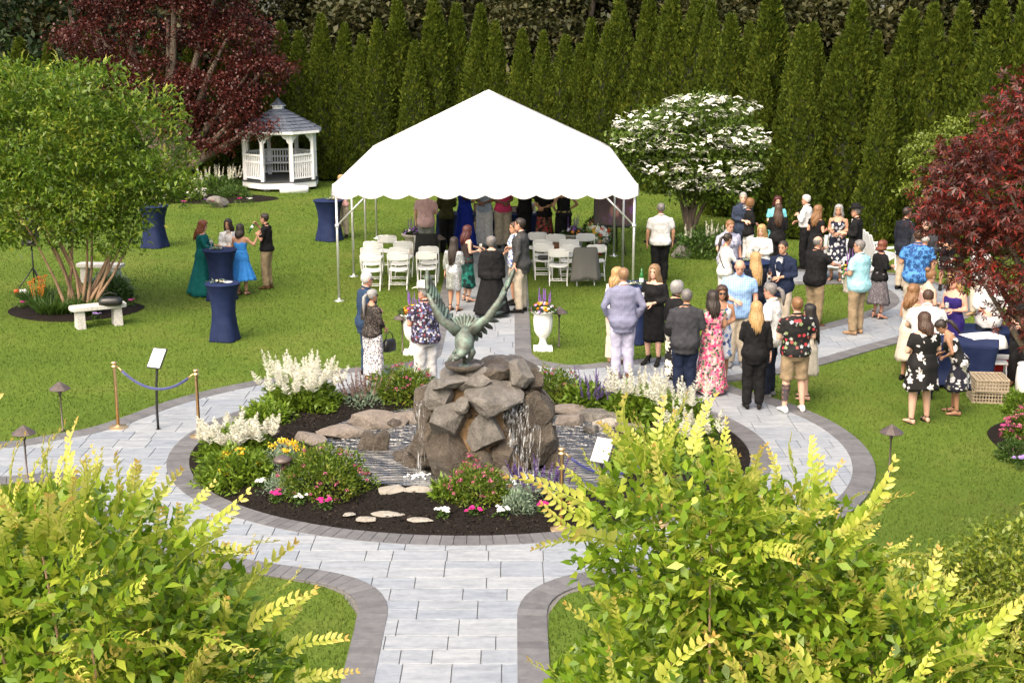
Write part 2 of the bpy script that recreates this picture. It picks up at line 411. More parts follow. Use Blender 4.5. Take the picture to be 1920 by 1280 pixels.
for k in range(9):
    u = k / 8; ring = []
    for a in ang:
        ex, ey = CX + BA * math.cos(a), CY + BB * math.sin(a); pr_ = ray_r(math.atan2(ey - pc[1], ex - pc[0])); dd = np.array([ex, ey]) - pc; L_ = np.hypot(*dd); ix, iy = pc + dd / L_ * pr_
        z = .012 + .10 * math.sin(math.pi * min(1, u * .9)) * (1 + .25 * math.sin(7 * a) + .2 * math.sin(17 * a + 3 * u)); z = z if k < 8 else -.02
        ring.append((ex + (ix - ex) * u, ey + (iy - ey) * u, z))
    rings.append(ring)
bedo = bed.loft(rings, False).build('flower_bed', M_mulch); tag(bedo, 'round bed of dark mulch ringing the pond', None, kind='structure')
m, t, b = nodes('pond_water'); v = coord(t)
b.inputs['Base Color'].default_value = (.012, .013, .010, 1); b.inputs['Roughness'].default_value = .04; b.inputs['Specular IOR Level'].default_value = .8; b.inputs['IOR'].default_value = 2.3
wv = N(t, 'TexWave', Scale=4.5, Distortion=6.0, Detail=3.0); wv.wave_type = 'RINGS'; t.links.new(v, wv.inputs['Vector'])
h_ = math_(t, 'ADD', math_(t, 'MULTIPLY', wv.outputs['Fac'], .5), noise_(t, v, 9, 4)); bump(t, b, h_, .8, .05); M_water = m
wr = [(p[0] * 1.0 - pc[0], p[1] - pc[1], 0) for p in resample(pond_a, 80)]
water = MB().add([(x * 1.04, y * 1.04, 0) for x, y, z in wr] + [(0, 0, 0)], [(i, (i + 1) % 80, 80) for i in range(80)]).build('pond_water', M_water, loc=(pc[0], pc[1], .03)); tag(water, 'dark rippled pond water', None, kind='structure')
BEDS = []
def small_bed(c, rx, ry, rz=0, h_=.07, name='flower_bed', label=None):
    c = Vector(c); rr = []; n = 48
    for r_, z in ((1, .006), (.94, h_ * .6), (.7, h_), (.3, h_ * 1.1), (.02, h_ * 1.1)):
        rr.append([(rx * r_ * math.cos(q) * (1 + .05 * math.sin(3 * q + rx * 9)), ry * r_ * math.sin(q) * (1 + .05 * math.cos(4 * q)), z + .01 * math.sin(9 * q + r_ * 20) * (r_ < .95)) for q in [2 * math.pi * j / n for j in range(n)]])
    o = MB().loft(rr, False).build(name, M_mulch, loc=(c.x, c.y, 0), rz=rz); tag(o, label, None, kind='structure'); BEDS.append((c.x, c.y, rx, ry)); return o
small_bed(gz(142, 582), 1.36, 1.05, label='oval mulch bed under the myrtle tree')
small_bed(gz(2068, 838), 1.55, 1.6, label='mulch bed at the lawn edge by the spirea')
small_bed(gz(400, 374), 2.1, 1.1, label='mulch bed in front of the gazebo')
small_bed(gz(1310, 455), 1.5, 1.0, label='mulch bed under the dogwood')
# --- grass blades
n = 420000
d = (rng.random(n) * (54 ** .6 - 9.0 ** .6) + 9.0 ** .6) ** (1 / .6); a = rng.uniform(-.43, .43, n)
X, Y = d * np.tan(a), d
ok = path_sd(X, Y) > .015; ok &= ell_sd(X, Y, BA, BB) > .0
for bx, by, rx, ry in BEDS: ok &= (((X - bx) / rx) ** 2 + ((Y - by) / ry) ** 2) > .97
X, Y, d = X[ok], Y[ok], d[ok]; n = len(X)
hgt = rng.uniform(.018, .042, n) * (1 + (d < 14) * .25); wdt = .0030 * (1 + d / 10); th = rng.uniform(0, 2 * math.pi, n); ln = rng.uniform(0, .75, n); la = rng.uniform(0, 2 * math.pi, n)
B0 = np.c_[X - np.cos(th) * wdt, Y - np.sin(th) * wdt, np.full(n, -.002)]; B1 = np.c_[X + np.cos(th) * wdt, Y + np.sin(th) * wdt, np.full(n, -.002)]
T = np.c_[X + np.cos(la) * hgt * ln, Y + np.sin(la) * hgt * ln, hgt]
M_grass = leafmat('grass_blade', [(.058, .105, .015), (.080, .134, .019), (.108, .155, .026), (.17, .172, .05)], .25, .6, spec=.2, bigs=.45, biga=1.7, rnda=.45)
go = np_mesh('grass', np.stack([B0, B1, T], 1).reshape(-1, 3), np.arange(3 * n).reshape(n, 3), M_grass); tag(go, 'short mown green grass of the lawn', 'grass', kind='stuff')

n = 15000; a = rng.uniform(0, 2 * math.pi, n); q = rng.random(n) ** .5; X, Y = CX + BA * .985 * q * np.cos(a), CY + BB * .985 * q * np.sin(a)
pr_ = np.hypot(X - pc[0], Y - pc[1]) > ray_r(np.arctan2(Y - pc[1], X - pc[0])) * 1.04; X, Y = X[pr_], Y[pr_]; n = len(X); dg_ = bpy.context.evaluated_depsgraph_get(); dg_.update()
Z = np.array([(lambda r_: r_[1].z if r_[0] else .05)(bedo.ray_cast((x, y, 2), (0, 0, -1))[:2]) for x, y in zip(X, Y)]) + .008
M_chip = leafmat('bark_chip', [(.006, .005, .004), (.016, .013, .010), (.034, .027, .022), (.07, .057, .046)], .0, .9, spec=.1)
ch_ = np_mesh('mulch_chips', *leaf_np(np.c_[X, Y, Z], rng.normal(0, 1, (n, 3)) * [1, 1, .3], rng.uniform(.02, .06, n), rng.uniform(.01, .025, n)), M_chip); tag(ch_, 'dark bark mulch chips of the round bed', 'mulch', kind='stuff')
# ================================================================= VEGETATION
M_arb = leafmat('arborvitae_spray', [(.026, .044, .005), (.050, .078, .008), (.085, .115, .011), (.14, .158, .018)], .3, .7, spec=.15)
M_core = mat('dark_inner_twigs', (.012, .016, .006), .95, .4, 6)  # dark brown-green core of the hedge trees, stops views through the foliage
M_myrtle = leafmat('myrtle_leaf', [(.05, .105, .010), (.09, .165, .016), (.15, .235, .022), (.28, .29, .035)], .4, .4)
M_maple = leafmat('purple_maple_leaf', [(.030, .008, .007), (.052, .011, .009), (.075, .015, .011), (.105, .021, .015)], .25, .4)
M_maple2 = leafmat('red_maple_leaf', [(.024, .010, .008), (.044, .014, .011), (.068, .018, .014), (.10, .026, .018), (.22, .016, .010), (.085, .048, .04)], .22, .35)
M_dog = leafmat('dogwood_leaf', [(.045, .085, .010), (.08, .135, .016), (.12, .18, .024)], .3, .4)
M_petal = mat('white_bract', (.80, .80, .72), .6, .06, 9)
M_forest = leafmat('woodland_leaf', [(.020, .026, .007), (.038, .044, .012), (.06, .06, .018), (.09, .078, .03)], .25, .6)
M_dark = leafmat('dark_woodland_leaf', [(.010, .022, .006), (.02, .04, .010), (.04, .065, .016)], .25, .6)
M_lime = leafmat('pale_green_leaf', [(.09, .135, .018), (.15, .20, .028), (.22, .27, .04)], .35, .45)
M_box = leafmat('box_leaf', [(.07, .12, .010), (.14, .20, .018), (.23, .28, .03), (.36, .36, .06)], .35, .35, spec=.5)
def shell(n, flat=.0):
    v = rng.normal(0, 1, (n, 3)); return unit(v)
def clumps(blobs, per, cl, leaf, wid, sig=.16, droop=.2, updir=.2, spread=.75):
    """leaf cloud: blobs (x,y,z,rx,ry,rz); each carries leaf clumps near its surface"""
    Vs, Fs, k = [], [], 0
    for bx, by, bz, rx, ry, rz in blobs:
        nc = max(4, int(cl * (rx * ry + ry * rz + rx * rz) / 3)); u = shell(nc); rad = rng.uniform(.45, 1.0, (nc, 1)) ** .6
        C = np.array([bx, by, bz]) + u * rad * [rx, ry, rz]
        P = np.repeat(C, per, 0) + rng.normal(0, sig, (nc * per, 3)) * [1, 1, .6]
        D = np.repeat(u, per, 0) * .6 + rng.normal(0, spread, (nc * per, 3)) + [0, 0, updir - droop]
        L = leaf * rng.uniform(.65, 1.25, nc * per); V, F_ = leaf_np(P, D, L, L * wid)
        Vs.append(V); Fs.append(F_ + k); k += len(V)
    return np.vstack(Vs), np.vstack(Fs)
def limbs(base, tips, r0, parent, M_, name='trunk', n=7, sag=.15):
    mb = MB(); rr = random.Random(5)
    for tp in tips:
        a, b_ = Vector(base) + Vector((rr.uniform(-1, 1), rr.uniform(-1, 1), 0)) * r0 * .8, Vector(tp); m1 = a.lerp(b_, .35) + Vector((rr.uniform(-.1, .1), rr.uniform(-.1, .1), sag)); m2 = a.lerp(b_, .7) + Vector((rr.uniform(-.1, .1), rr.uniform(-.1, .1), sag * .5))
        mb.tube([a - Vector((0, 0, .1)), a.lerp(m1, .5), m1, m2, b_], [r0, r0 * .8, r0 * .65, r0 * .42, r0 * .15], n)
    return mb.build(name, M_, parent)
# --- arborvitae hedge: three shapes, copied
def arb_proto(h_, r_, seed):
    lr = np.random.default_rng(seed); root = thing('arborvitae', 'tall pointed green arborvitae in the hedge behind the lawn', 'tree', group='arborvitae hedge')
    prof = lambda z: r_ * np.clip(np.minimum(.80 + z / h_ * .8, 1.0), 0, 1) * np.clip((1 - z / h_), 0, 1) ** .78 * 1.22 + .02
    n = 17000; z = h_ * (1 - lr.random(n) ** .75) * .98 + .05; th = lr.uniform(0, 2 * math.pi, n)
    lob = 1 + .13 * np.sin(3 * th + z * 1.7 + seed) + .12 * np.sin(5 * th - z * 2.9) + .10 * np.sin(9 * th + z * 6) + .06 * np.sin(14 * th - z * 11)
    r__ = prof(z) * lob * lr.uniform(.80, 1.03, n); P = np.c_[r__ * np.cos(th), r__ * np.sin(th), z]
    D = np.c_[np.cos(th) * .55, np.sin(th) * .55, np.full(n, .9)] + lr.normal(0, .35, (n, 3)); L = lr.uniform(.07, .17, n)
    V, F_ = leaf_np(P, D, L, L * .5, fold=.1, curl=-.1); np_mesh('foliage', V, F_, M_arb, root)
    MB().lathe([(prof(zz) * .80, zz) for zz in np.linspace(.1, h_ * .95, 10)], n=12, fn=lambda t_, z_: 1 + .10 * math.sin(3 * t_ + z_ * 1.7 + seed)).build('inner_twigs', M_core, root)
    MB().tube([(0, 0, -.1), (0, 0, h_ * .5)], [.1, .05], 8).build('trunk', M_bark, root)
    return root
protos = [arb_proto(5.6, .70, 1), arb_proto(5.6, .62, 2), arb_proto(5.6, .80, 3), arb_proto(5.6, .66, 4), arb_proto(5.6, .74, 5)]; used_p = [0] * 5
HLAB = ((500, 'pointed arborvitae in the hedge behind the myrtle and purple maple'), (640, 'pointed arborvitae in the hedge behind the gazebo'), (1190, 'pointed arborvitae in the hedge behind the tent'), (1440, 'pointed arborvitae in the hedge behind the dogwood'), (9999, 'tall arborvitae in the hedge behind the crowd of guests'))
def arb(x, y, h_, wd, k, px):
    o = protos[k] if not used_p[k] else copy_tree(protos[k]); used_p[k] = 1
    o.location = (x, y, 0); o.rotation_euler = (random.uniform(-.02, .02), random.uniform(-.025, .025), random.random() * 6.28); s_ = h_ / 5.6; o.scale = (wd, wd, s_); o['label'] = next(l_ for q, l_ in HLAB if px < q)
# (tip pixel x, tip pixel y, base distance, width)
HED = [(-40, 90, 45.5, 1.1), (30, 70, 45.4, 1.1), (95, 80, 45.3, 1.1), (160, 60, 45.3, 1.1), (225, 70, 45.2, 1.1), (290, 60, 45.2, 1.1), (355, 75, 45.1, 1.1), (415, 60, 45, 1.1), (470, 70, 45, 1.1),
 (525, 40, 44.8, 1.0), (560, 58, 44.6, .9), (602, 26, 44.4, 1.05), (641, 44, 44.3, .9), (673, 64, 44.2, .9), (712, 38, 44.1, 1.1), (746, 0, 44.6, 1.1), (774, 75, 43.6, .8), (812, -4, 44.2, 1.25), (850, 6, 44.6, 1.1), (893, 8, 44, 1.15), (925, 38, 43.8, 1.0),
 (978, 54, 43.6, 1.05), (1018, 58, 43.5, 1.0), (1056, 66, 43.4, .95), (1080, 82, 43.2, .8), (1105, 34, 43.4, 1.05), (1136, 44, 43.0, .95), (1166, -6, 43.2, 1.05), (1214, -18, 42.5, 1.15), (1262, -16, 41.5, 1.15), (1303, -14, 41, 1.15), (1342, 2, 40.3, 1.05),
 (1382, 26, 36.5, 1.1), (1412, 40, 37.5, .85), (1448, -22, 36, 1.35), (1498, 46, 34.0, 1.05), (1531, 42, 35.5, .9), (1510, 100, 32.6, .9), (1602, -4, 33.2, 1.35), (1646, 58, 34.2, .8), (1702, 18, 32.4, 1.2), (1756, 6, 32.0, 1.15), (1802, 4, 31.8, 1.15), (1878, -2, 31.0, 1.25), (1930, -10, 30.6, 1.2), (1985, 0, 30, 1.2),
 (1567, 70, 33.4, .8), (1860, 90, 30.4, .8), (1660, 110, 31.9, .8), (1430, 120, 35.2, .8)]
for i, (px, py, Yd, wd) in enumerate(HED):
    Yd *= 1.14; tp = atY(px, py, Yd); arb(tp.x, Yd, tp.z, wd * random.uniform(.92, 1.12), (i * 3 + i // 4) % 5, px)
# --- woodland behind
def tree(name, label, cat_, base, trunk_r, blobs, M_l, per, cl, leaf, wid=.55, sig=.25, bark=None, group=None, tips=None, droop=.2, spread=.75, updir=.2):
    root = thing(name, label, cat_, base, group=group)
    np_mesh('crown', *clumps(blobs, per, cl, leaf, wid, sig, droop, updir=updir, spread=spread), M_l, root)
    limbs((0, 0, 0), tips or [(bx * .9, by * .9, bz) for bx, by, bz, *_ in blobs], trunk_r, root, bark or M_bark)
    return root
rt = random.Random(11)
def rblobs(h_, r_, nb, zlo=.35):
    out = []
    for i in range(nb):
        z = h_ * (zlo + (1 - zlo) * (i + .5) / nb); k = r_ * (1 - .55 * abs(2 * (z / h_ - zlo) / (1 - zlo) - .8)); a = rt.random() * 6.28
        out.append((math.cos(a) * k * .6, math.sin(a) * k * .6, z, k * .75, k * .75, h_ * .13))
    return out
pw = [tree('woodland_tree', 'hazy brown green woodland tree on the slope behind the hedge', 'tree', (0, 0, 0), .28, rblobs(11, 3.6, 10, .12), M_forest, 30, 11, .34, group='woodland trees behind the hedge', sig=.5) for _ in range(3)]
uw = [0, 0, 0]
for i, x in enumerate(np.linspace(-25, 31, 25)):
    k = i % 3; o = pw[k] if not uw[k] else copy_tree(pw[k]); uw[k] = 1
    y = 64 + rt.uniform(0, 14); u = (y - 58) / 30; o.location = (x + rt.uniform(-1, 1), y, 4.2 * u ** 1.3 - .6); s_ = rt.uniform(.85, 1.15); o.scale = (s_, s_, s_ * .9); o.rotation_euler = (0, 0, rt.random() * 6.28)
for x, y in ((-21.5, 57), (-17.5, 59), (-25, 54.5)):
    tree('evergreen_tree', 'very dark broad tree behind the purple maple', 'tree', (x, y, 0), .3, rblobs(9, 3.4, 8, .15), M_dark, 26, 9, .32, group='dark trees behind the maple', sig=.45)
pu = np.c_[rng.uniform(-28, 33, 14000), rng.uniform(57, 72, 14000)]; zz = 4.2 * np.clip((pu[:, 1] - 58) / 30, 0, 1) ** 1.3 + rng.uniform(0, 3.4, 14000)
und = np_mesh('undergrowth', *leaf_np(np.c_[pu, zz], rng.normal(0, 1, (14000, 3)) + [0, 0, .4], rng.uniform(.3, .6, 14000), .25), M_forest); tag(und, 'tangle of woodland undergrowth on the slope behind the hedge', 'undergrowth', kind='stuff')
# --- purple maple by the gazebo
tree('purple_maple', 'large dark purple maple arching over the gazebo roof', 'tree', gz(322, 352), .26,
     [(-2.3, 0, 5.1, 1.3, 1.4, .8), (.15, .2, 5.7, 1.7, 1.6, 1.0), (2.4, 0, 5.1, 1.4, 1.4, .8), (3.2, -.4, 3.9, 1.0, 1.2, .7), (1.5, -.4, 3.3, 1.4, 1.3, .8), (-.4, -.3, 3.7, 1.6, 1.4, .9), (2.7, -1.5, 2.35, .75, .7, .4), (1.8, -1.0, 1.8, .8, .8, .4), (3.55, -1.6, 2.2, .45, .5, .28), (.5, 0, 7.3, 1.9, 1.8, 1.1), (-1.9, .2, 6.8, 1.3, 1.4, 1.0), (2.0, .2, 6.5, 1.2, 1.3, .9), (.6, -.6, 2.4, 1.1, 1.0, .5), (-2.0, -.2, 3.9, 1.1, 1.1, .7), (3.9, -.5, 4.1, .55, .7, .35), (2.6, -.8, 3.1, .8, .9, .5)],
     M_maple, 46, 52, .105, .7, .2, droop=.4)
# --- myrtle on the left
myr = thing('crape_myrtle', 'broad green myrtle tree with many tan stems in oval bed', 'tree', gz(150, 585))
mb_ = [(-.2, 0, 3.4, 1.7, 1.6, 1.2), (1.1, 0, 3.2, 1.2, 1.2, 1.1), (-1.5, .1, 3.3, 1.1, 1.2, 1.1), (.4, -.2, 4.4, 1.1, 1.1, .62), (-.9, 0, 4.45, .8, .9, .55), (1.9, -.1, 2.9, .65, .8, .7), (2.2, -.1, 2.75, .4, .5, .25), (-1.3, -.4, 2.3, 1.1, 1.0, .6), (.3, -.6, 2.25, 1.0, .9, .55), (1.0, -.4, 2.15, .6, .6, .45), (1.5, .1, 4.0, .7, .8, .5), (-1.9, 0, 4.2, .7, .8, .5), (-.5, -.5, 1.75, .9, .8, .4), (.8, -.5, 1.65, .7, .6, .35), (-1.5, -.3, 1.8, .6, .6, .4), (.1, -.6, 2.9, 1.2, .8, .6)]
np_mesh('crown', *clumps(mb_, 32, 66, .125, .40, .15, .1, updir=.35), M_myrtle, myr)
mt = [(random.uniform(-1.5, 1.7), random.uniform(-.7, .7), random.uniform(2.0, 3.2)) for _ in range(15)]
for tp in mt: limbs((random.uniform(-.28, .28), random.uniform(-.2, .2), 0), [tp], .042, myr, M_tan, 'stem', 6, -.05)
# --- dogwood
dg = gz(1292, 447); db = [(-.9, 0, 2.9, 1.1, 1.0, .5), (.5, .1, 3.25, 1.2, 1.0, .5), (-.2, 0, 2.3, 1.3, 1.0, .5), (1.05, -.1, 2.5, .95, .9, .5), (.6, -.3, 1.75, 1.1, .9, .45), (-1.3, -.1, 2.35, .8, .8, .4), (1.3, 0, 1.7, .55, .6, .4), (.1, .1, 3.55, .8, .8, .25), (-.8, -.2, 1.75, .75, .7, .4), (.9, -.3, 1.3, .8, .7, .35), (.1, -.4, 1.35, .7, .6, .35), (1.4, 0, 2.3, .6, .6, .5), (-1.5, 0, 2.8, .55, .6, .35)]
dw = tree('dogwood', 'rounded dogwood covered in white bracts beside the tent', 'tree', dg, .075, db, M_dog, 26, 95, .13, .55, .14, tips=[(-.9, 0, 2.6), (.5, 0, 2.9), (-.3, .1, 2.2), (1.0, 0, 2.3), (.3, -.1, 1.7), (.0, .1, 3.2)])
fl = []
for bx, by, bz, rx, ry, rz in db:
    for i in range(int(150 * rx)):
        u = unit(rng.normal(0, 1, (1, 3)))[0]; u[2] = u[2] * .5 + .45; u[1] = -abs(u[1]) if rng.random() < .75 else u[1]; side = .75 if bx < 0 or bz < 2 else .6
        if rng.random() < side: fl.append(np.array([bx, by, bz]) + u * [rx, ry, rz] * 1.07 + [0, 0, .03])
fl = np.array(fl); pv = []; pf = []
for c_ in fl:
    a0 = rng.random() * 6.28; tl = rng.normal(0, .3, 2)
    for q in range(4):
        a = a0 + q * math.pi / 2; dx, dy = math.cos(a), math.sin(a); L_ = .088; k = len(pv)
        def pt(r_, s_, h__): return (c_[0] + dx * r_ - dy * s_, c_[1] + dy * r_ + dx * s_, c_[2] + h__ + (dx * r_ - dy * s_) * tl[0] + (dy * r_ + dx * s_) * tl[1])
        pv += [pt(0, 0, 0), pt(L_ * .55, L_ * .38, .01), pt(L_, 0, -.005), pt(L_ * .55, -L_ * .38, .01)]; pf.append((k, k + 1, k + 2, k + 3))
np_mesh('blossom', np.array(pv), np.array(pf), M_petal, dw)
# --- red maple on the right: palmate leaves
def palmate(P, D, S_):
    """five pointed lobes per leaf"""
    n = len(P); D = unit(D); U = unit(np.tile([0, 0, 1.0], (n, 1)) + rng.normal(0, .55, (n, 3))); X_ = unit(np.cross(D, U)); V = []
    for a, l in ((-1.9, .55), (-.95, .85), (0, 1.0), (.95, .85), (1.9, .55)):
        d_ = D * math.cos(a) + X_ * math.sin(a); s_ = -D * math.sin(a) + X_ * math.cos(a); Nn = np.cross(X_, D); L = (S_ * l)[:, None]
        V.append(np.stack([P, P + d_ * L * .5 + s_ * L * .15, P + d_ * L - Nn * L * .18, P + d_ * L * .5 - s_ * L * .15], 1))
    V = np.concatenate(V, 1).reshape(-1, 3); return V, np.arange(len(V)).reshape(-1, 4)
rm = thing('red_maple', 'dark red maple with lobed leaves overhanging the bar table', 'tree', (6.5, 12.6, 0))
rb = [(x_ - 1.15, *q_) for x_, *q_ in [(-.9, -.2, 4.35, .8, .9, .55), (-.3, 0, 5.0, .8, .9, .5), (.5, 0, 5.3, 1.2, 1.1, .6), (-.7, -.2, 3.75, .75, .9, .35), (-1.25, -.2, 4.6, .35, .5, .22), (-1.35, -.2, 4.12, .4, .5, .2), (.2, 0, 4.2, 1.1, 1.1, .6), (.1, -.1, 3.45, .8, .9, .35), (-.55, -.2, 3.25, .45, .6, .2), (.6, 0, 3.1, .7, .8, .3), (-1.1, -.1, 3.6, .35, .4, .14), (-.35, -.2, 2.95, .3, .4, .14)]]
Vs, Fs, k = [], [], 0
for bx, by, bz, rx, ry, rz in rb:
    nn = int((1250 if bz > 3.9 else 720) * (rx * ry + ry * rz + rx * rz)); u = shell(nn); P = np.array([bx, by, bz]) + u * rng.uniform(.35, 1, (nn, 1)) ** .6 * [rx, ry, rz] + rng.normal(0, .05, (nn, 3))
    D = u * .7 + rng.normal(0, .5, (nn, 3)) + [0, 0, -.35]; V, F_ = palmate(P, D, rng.uniform(.05, .085, nn)); Vs.append(V); Fs.append(F_ + k); k += len(V)
np_mesh('crown', np.vstack(Vs), np.vstack(Fs), M_maple2, rm)
limbs((0, 0, 0), [(bx, by, bz) for bx, by, bz, *_ in rb], .085, rm, M_bark, sag=.3)
tree('small_lime_tree', 'small pale green tree in front of the hedge behind red maple', 'tree', gz(1768, 475), .06, [(-.55, 0, 2.5, .6, .6, .5), (.1, 0, 2.9, .7, .6, .45), (-.3, 0, 1.9, .55, .6, .45), (.4, 0, 2.2, .6, .6, .5), (-.75, 0, 1.6, .35, .4, .3)], M_lime, 34, 120, .11, .5, .13, droop=.5)
# --- the two myrtles right below the camera: crown of leafy shoots
def shoot_mesh(seed, nl=9, L=.34, young=0.0):
    lr = random.Random(seed); mb = MB(); age = []
    bx0 = lr.uniform(-.09, .09); pts = [Vector((.02 * math.sin(i * .5 + seed) * i / 8 + bx0 * (i / 8) ** 2, (.03 * math.cos(i * .7 + seed) - .05) * (i / 8) ** 2, L * i / 8)) for i in range(9)]
    mb.tube(pts, [.0035 - .0003 * i for i in range(9)], 5); age += [.35] * len(mb.v)
    for i in range(nl):
        u = .12 + .88 * i / (nl - 1); p = pts[0].lerp(pts[-1], u); k = u * 8; p = pts[int(min(7, k))].lerp(pts[int(min(7, k)) + 1], k - int(min(7, k)))
        for s_ in (-1, 1):
            ln = (.053 - .028 * u ** 2.2) * lr.uniform(.7, 1.2); an = lr.uniform(-.45, .45) + (i % 2) * .5
            d = Vector((s_ * math.cos(an), s_ * math.sin(an) * .6 + .1, .55 + .75 * u)).normalized(); sd_ = d.cross(Vector((0, 1, .2))).normalized(); nn_ = sd_.cross(d)
            n0 = len(mb.v); W_ = ln * lr.uniform(.23, .30)
            vs = [p, p + d * ln * .3 + sd_ * W_ * .9 + nn_ * W_ * .35, p + d * ln * .3, p + d * ln * .3 - sd_ * W_ * .9 + nn_ * W_ * .35, p + d * ln * .68 + sd_ * W_ * .85 + nn_ * W_ * .25, p + d * ln * .68 - nn_ * W_ * .12, p + d * ln * .68 - sd_ * W_ * .85 + nn_ * W_ * .25, p + d * ln - nn_ * ln * .16]
            mb.add(vs, [(0, 1, 2), (0, 2, 3), (1, 4, 5, 2), (2, 5, 6, 3), (4, 7, 5), (5, 7, 6)]); age += [.26 + young + (.66 - young * .6) * u ** 2.0] * 8
    me = mb.mesh('leafy_shoot', M_shoot); at = me.attributes.new('age', 'FLOAT', 'POINT'); at.data.foreach_set('value', age); return me
M_shoot = leafmat('young_myrtle_leaf', [(.12, .21, .015), (.24, .33, .03), (.42, .47, .07), (.58, .57, .13), (.60, .50, .13), (.54, .28, .07)], .42, .35, attr='age')
M_old = leafmat('mature_myrtle_leaf', [(.07, .15, .010), (.13, .23, .015), (.21, .32, .022), (.40, .44, .05)], .4, .35, spec=.45)
shoots = [shoot_mesh(i, 9 + i % 4, .24 + .03 * (i % 4), (-.24, .06, -.14, .18, -.2, .0, -.08)[i]) for i in range(7)]
def near_myrtle(label, base, blobs, nshoot, nleaf, seed):
    lr = random.Random(seed); root = thing('crape_myrtle', label, 'tree', base); cen = Vector((0, 0, 2.4))
    Vs, Fs, k = [], [], 0
    tot = sum(b_[3] * b_[4] for b_ in blobs)
    for bx, by, bz, rx, ry, rz in blobs:
        nn = int(nleaf * rx * ry / tot); u = shell(nn); P = np.array([bx, by, bz]) + u * rng.uniform(.2, 1, (nn, 1)) ** .5 * [rx, ry, rz] * .96
        D = u * .5 + rng.normal(0, .6, (nn, 3)) + [0, 0, .25]; L = rng.uniform(.045, .075, nn); V, F_ = leaf_np(P, D, L, L * .5, .12, .12); Vs.append(V); Fs.append(F_ + k); k += len(V)
    o = np_mesh('inner_foliage', np.vstack(Vs), np.vstack(Fs), M_old, root); tag(o, kind='stuff')
    tips = []
    for i in range(nshoot):
        bx, by, bz, rx, ry, rz = lr.choices(blobs, [b_[3] * b_[4] for b_ in blobs])[0]
        a = lr.uniform(0, 6.28); e = lr.uniform(.05, 1.45); u = Vector((math.cos(a) * math.cos(e), math.sin(a) * math.cos(e), math.sin(e)))
        p = Vector((bx + u.x * rx * .8, by + u.y * ry * .8, bz + u.z * rz * .8)); d = (u * 1.0 + Vector((lr.uniform(-.45, .45), lr.uniform(-.45, .45), .12))).normalized()
        s_ = link('leafy_shoot', shoots[lr.randrange(7)], root); s_.location = p; q = d.to_track_quat('Z', 'Y'); s_.rotation_mode = 'QUATERNION'
        from mathutils import Quaternion
        # leaf rows spread mostly across the line of sight of a passer-by, with scatter
        s_.rotation_quaternion = q @ Quaternion((0, 0, 1), lr.uniform(-1.5, 1.5)); f = lr.uniform(.6, 1.05); s_.scale = (f, f, f * lr.uniform(.85, 1.35)); tips.append(p)
    for i in range(14):
        limbs((lr.uniform(-.15, .15), lr.uniform(-.15, .15), 0), [tips[i * 7 % len(tips)]], .022, root, M_tan, 'stem', 6, .1)
    return root
near_myrtle('bright yellow green myrtle below the camera, left of the walk', (-1.66, 4.9, 0), [(-.1, 0, 3.68, .78, .7, .46), (.42, .05, 3.34, .45, .5, .36), (-.7, .1, 3.72, .6, .6, .45), (.2, -.35, 3.2, .55, .5, .36), (.5, -.2, 3.0, .3, .35, .3)], 290, 15000, 21)
near_myrtle('bright yellow green myrtle below the camera, right of the walk', (.84, 5.2, 0), [(-.16, .1, 3.78, .46, .5, .44), (.24, .1, 3.62, .5, .55, .42), (.66, 0, 3.28, .52, .5, .36), (-.32, -.2, 3.1, .46, .5, .46), (.35, -.4, 3.0, .7, .5, .42), (1.0, -.1, 2.98, .42, .45, .26)], 300, 17000, 22)
lr2 = random.Random(9)
for i in range(150):
    bx, by, bz, rx, ry, rz = lr2.choice(mb_[:6] + mb_[9:]); a = lr2.uniform(0, 6.28); e = lr2.uniform(.0, 1.4); u = Vector((math.cos(a) * math.cos(e), math.sin(a) * math.cos(e), math.sin(e)))
    s_ = link('leafy_shoot', shoots[lr2.randrange(7)], myr); s_.location = (bx + u.x * rx, by + u.y * ry, bz + u.z * rz); s_.rotation_mode = 'QUATERNION'; s_.rotation_quaternion = (u + Vector((0, 0, .6))).normalized().to_track_quat('Z', 'Y'); f = lr2.uniform(.6, 1.05); s_.scale = (f, f, f)
# --- clipped shrub at the right
bx_ = tree('holly_shrub', 'fine leaved yellow green shrub at the lawn edge by the camera', 'shrub', (3.0, 7.9, 0), .05, [(0, 0, 1.55, 1.05, 1.0, 1.2), (-.6, .1, 1.3, .75, .7, 1.1), (.6, 0, 1.65, .8, .8, 1.15), (.3, .2, 2.35, .65, .6, .5), (-.45, -.1, 2.1, .6, .5, .5)], M_box, 44, 620, .04, .5, .07, updir=.4)
# ================================================================= TENT
TL, TR = gz(636, 564), gz(1186, 564); TB = gz(687, 447).y; TF = TL.y
EZ = atY(627, 347, TF).z
m, t, b = nodes('white_vinyl_canopy'); b.inputs['Base Color'].default_value = (.69, .70, .71, 1); b.inputs['Roughness'].default_value = .55
bump(t, b, noise_(t, coord(t), 2.2, 3), .15, .05)
tr = t.nodes.new('ShaderNodeBsdfTranslucent'); tr.inputs[0].default_value = (.8, .8, .78, 1); mx = t.nodes.new('ShaderNodeMixShader'); mx.inputs[0].default_value = .18
t.links.new(b.outputs[0], mx.inputs[1]); t.links.new(tr.outputs[0], mx.inputs[2]); t.links.new(mx.outputs[0], t.nodes['Material Output'].inputs[0]); M_vinyl = m
tc = Vector(((TL.x + TR.x) / 2, (TF + TB) / 2, 0)); hw, hd = (TR.x - TL.x) / 2 + .06, (TB - TF) / 2 + .06
tent = thing('party_tent', 'white peaked party tent with scalloped valance over the chairs', 'tent', tc)
PZ = atY(908, 170, tc.y).z
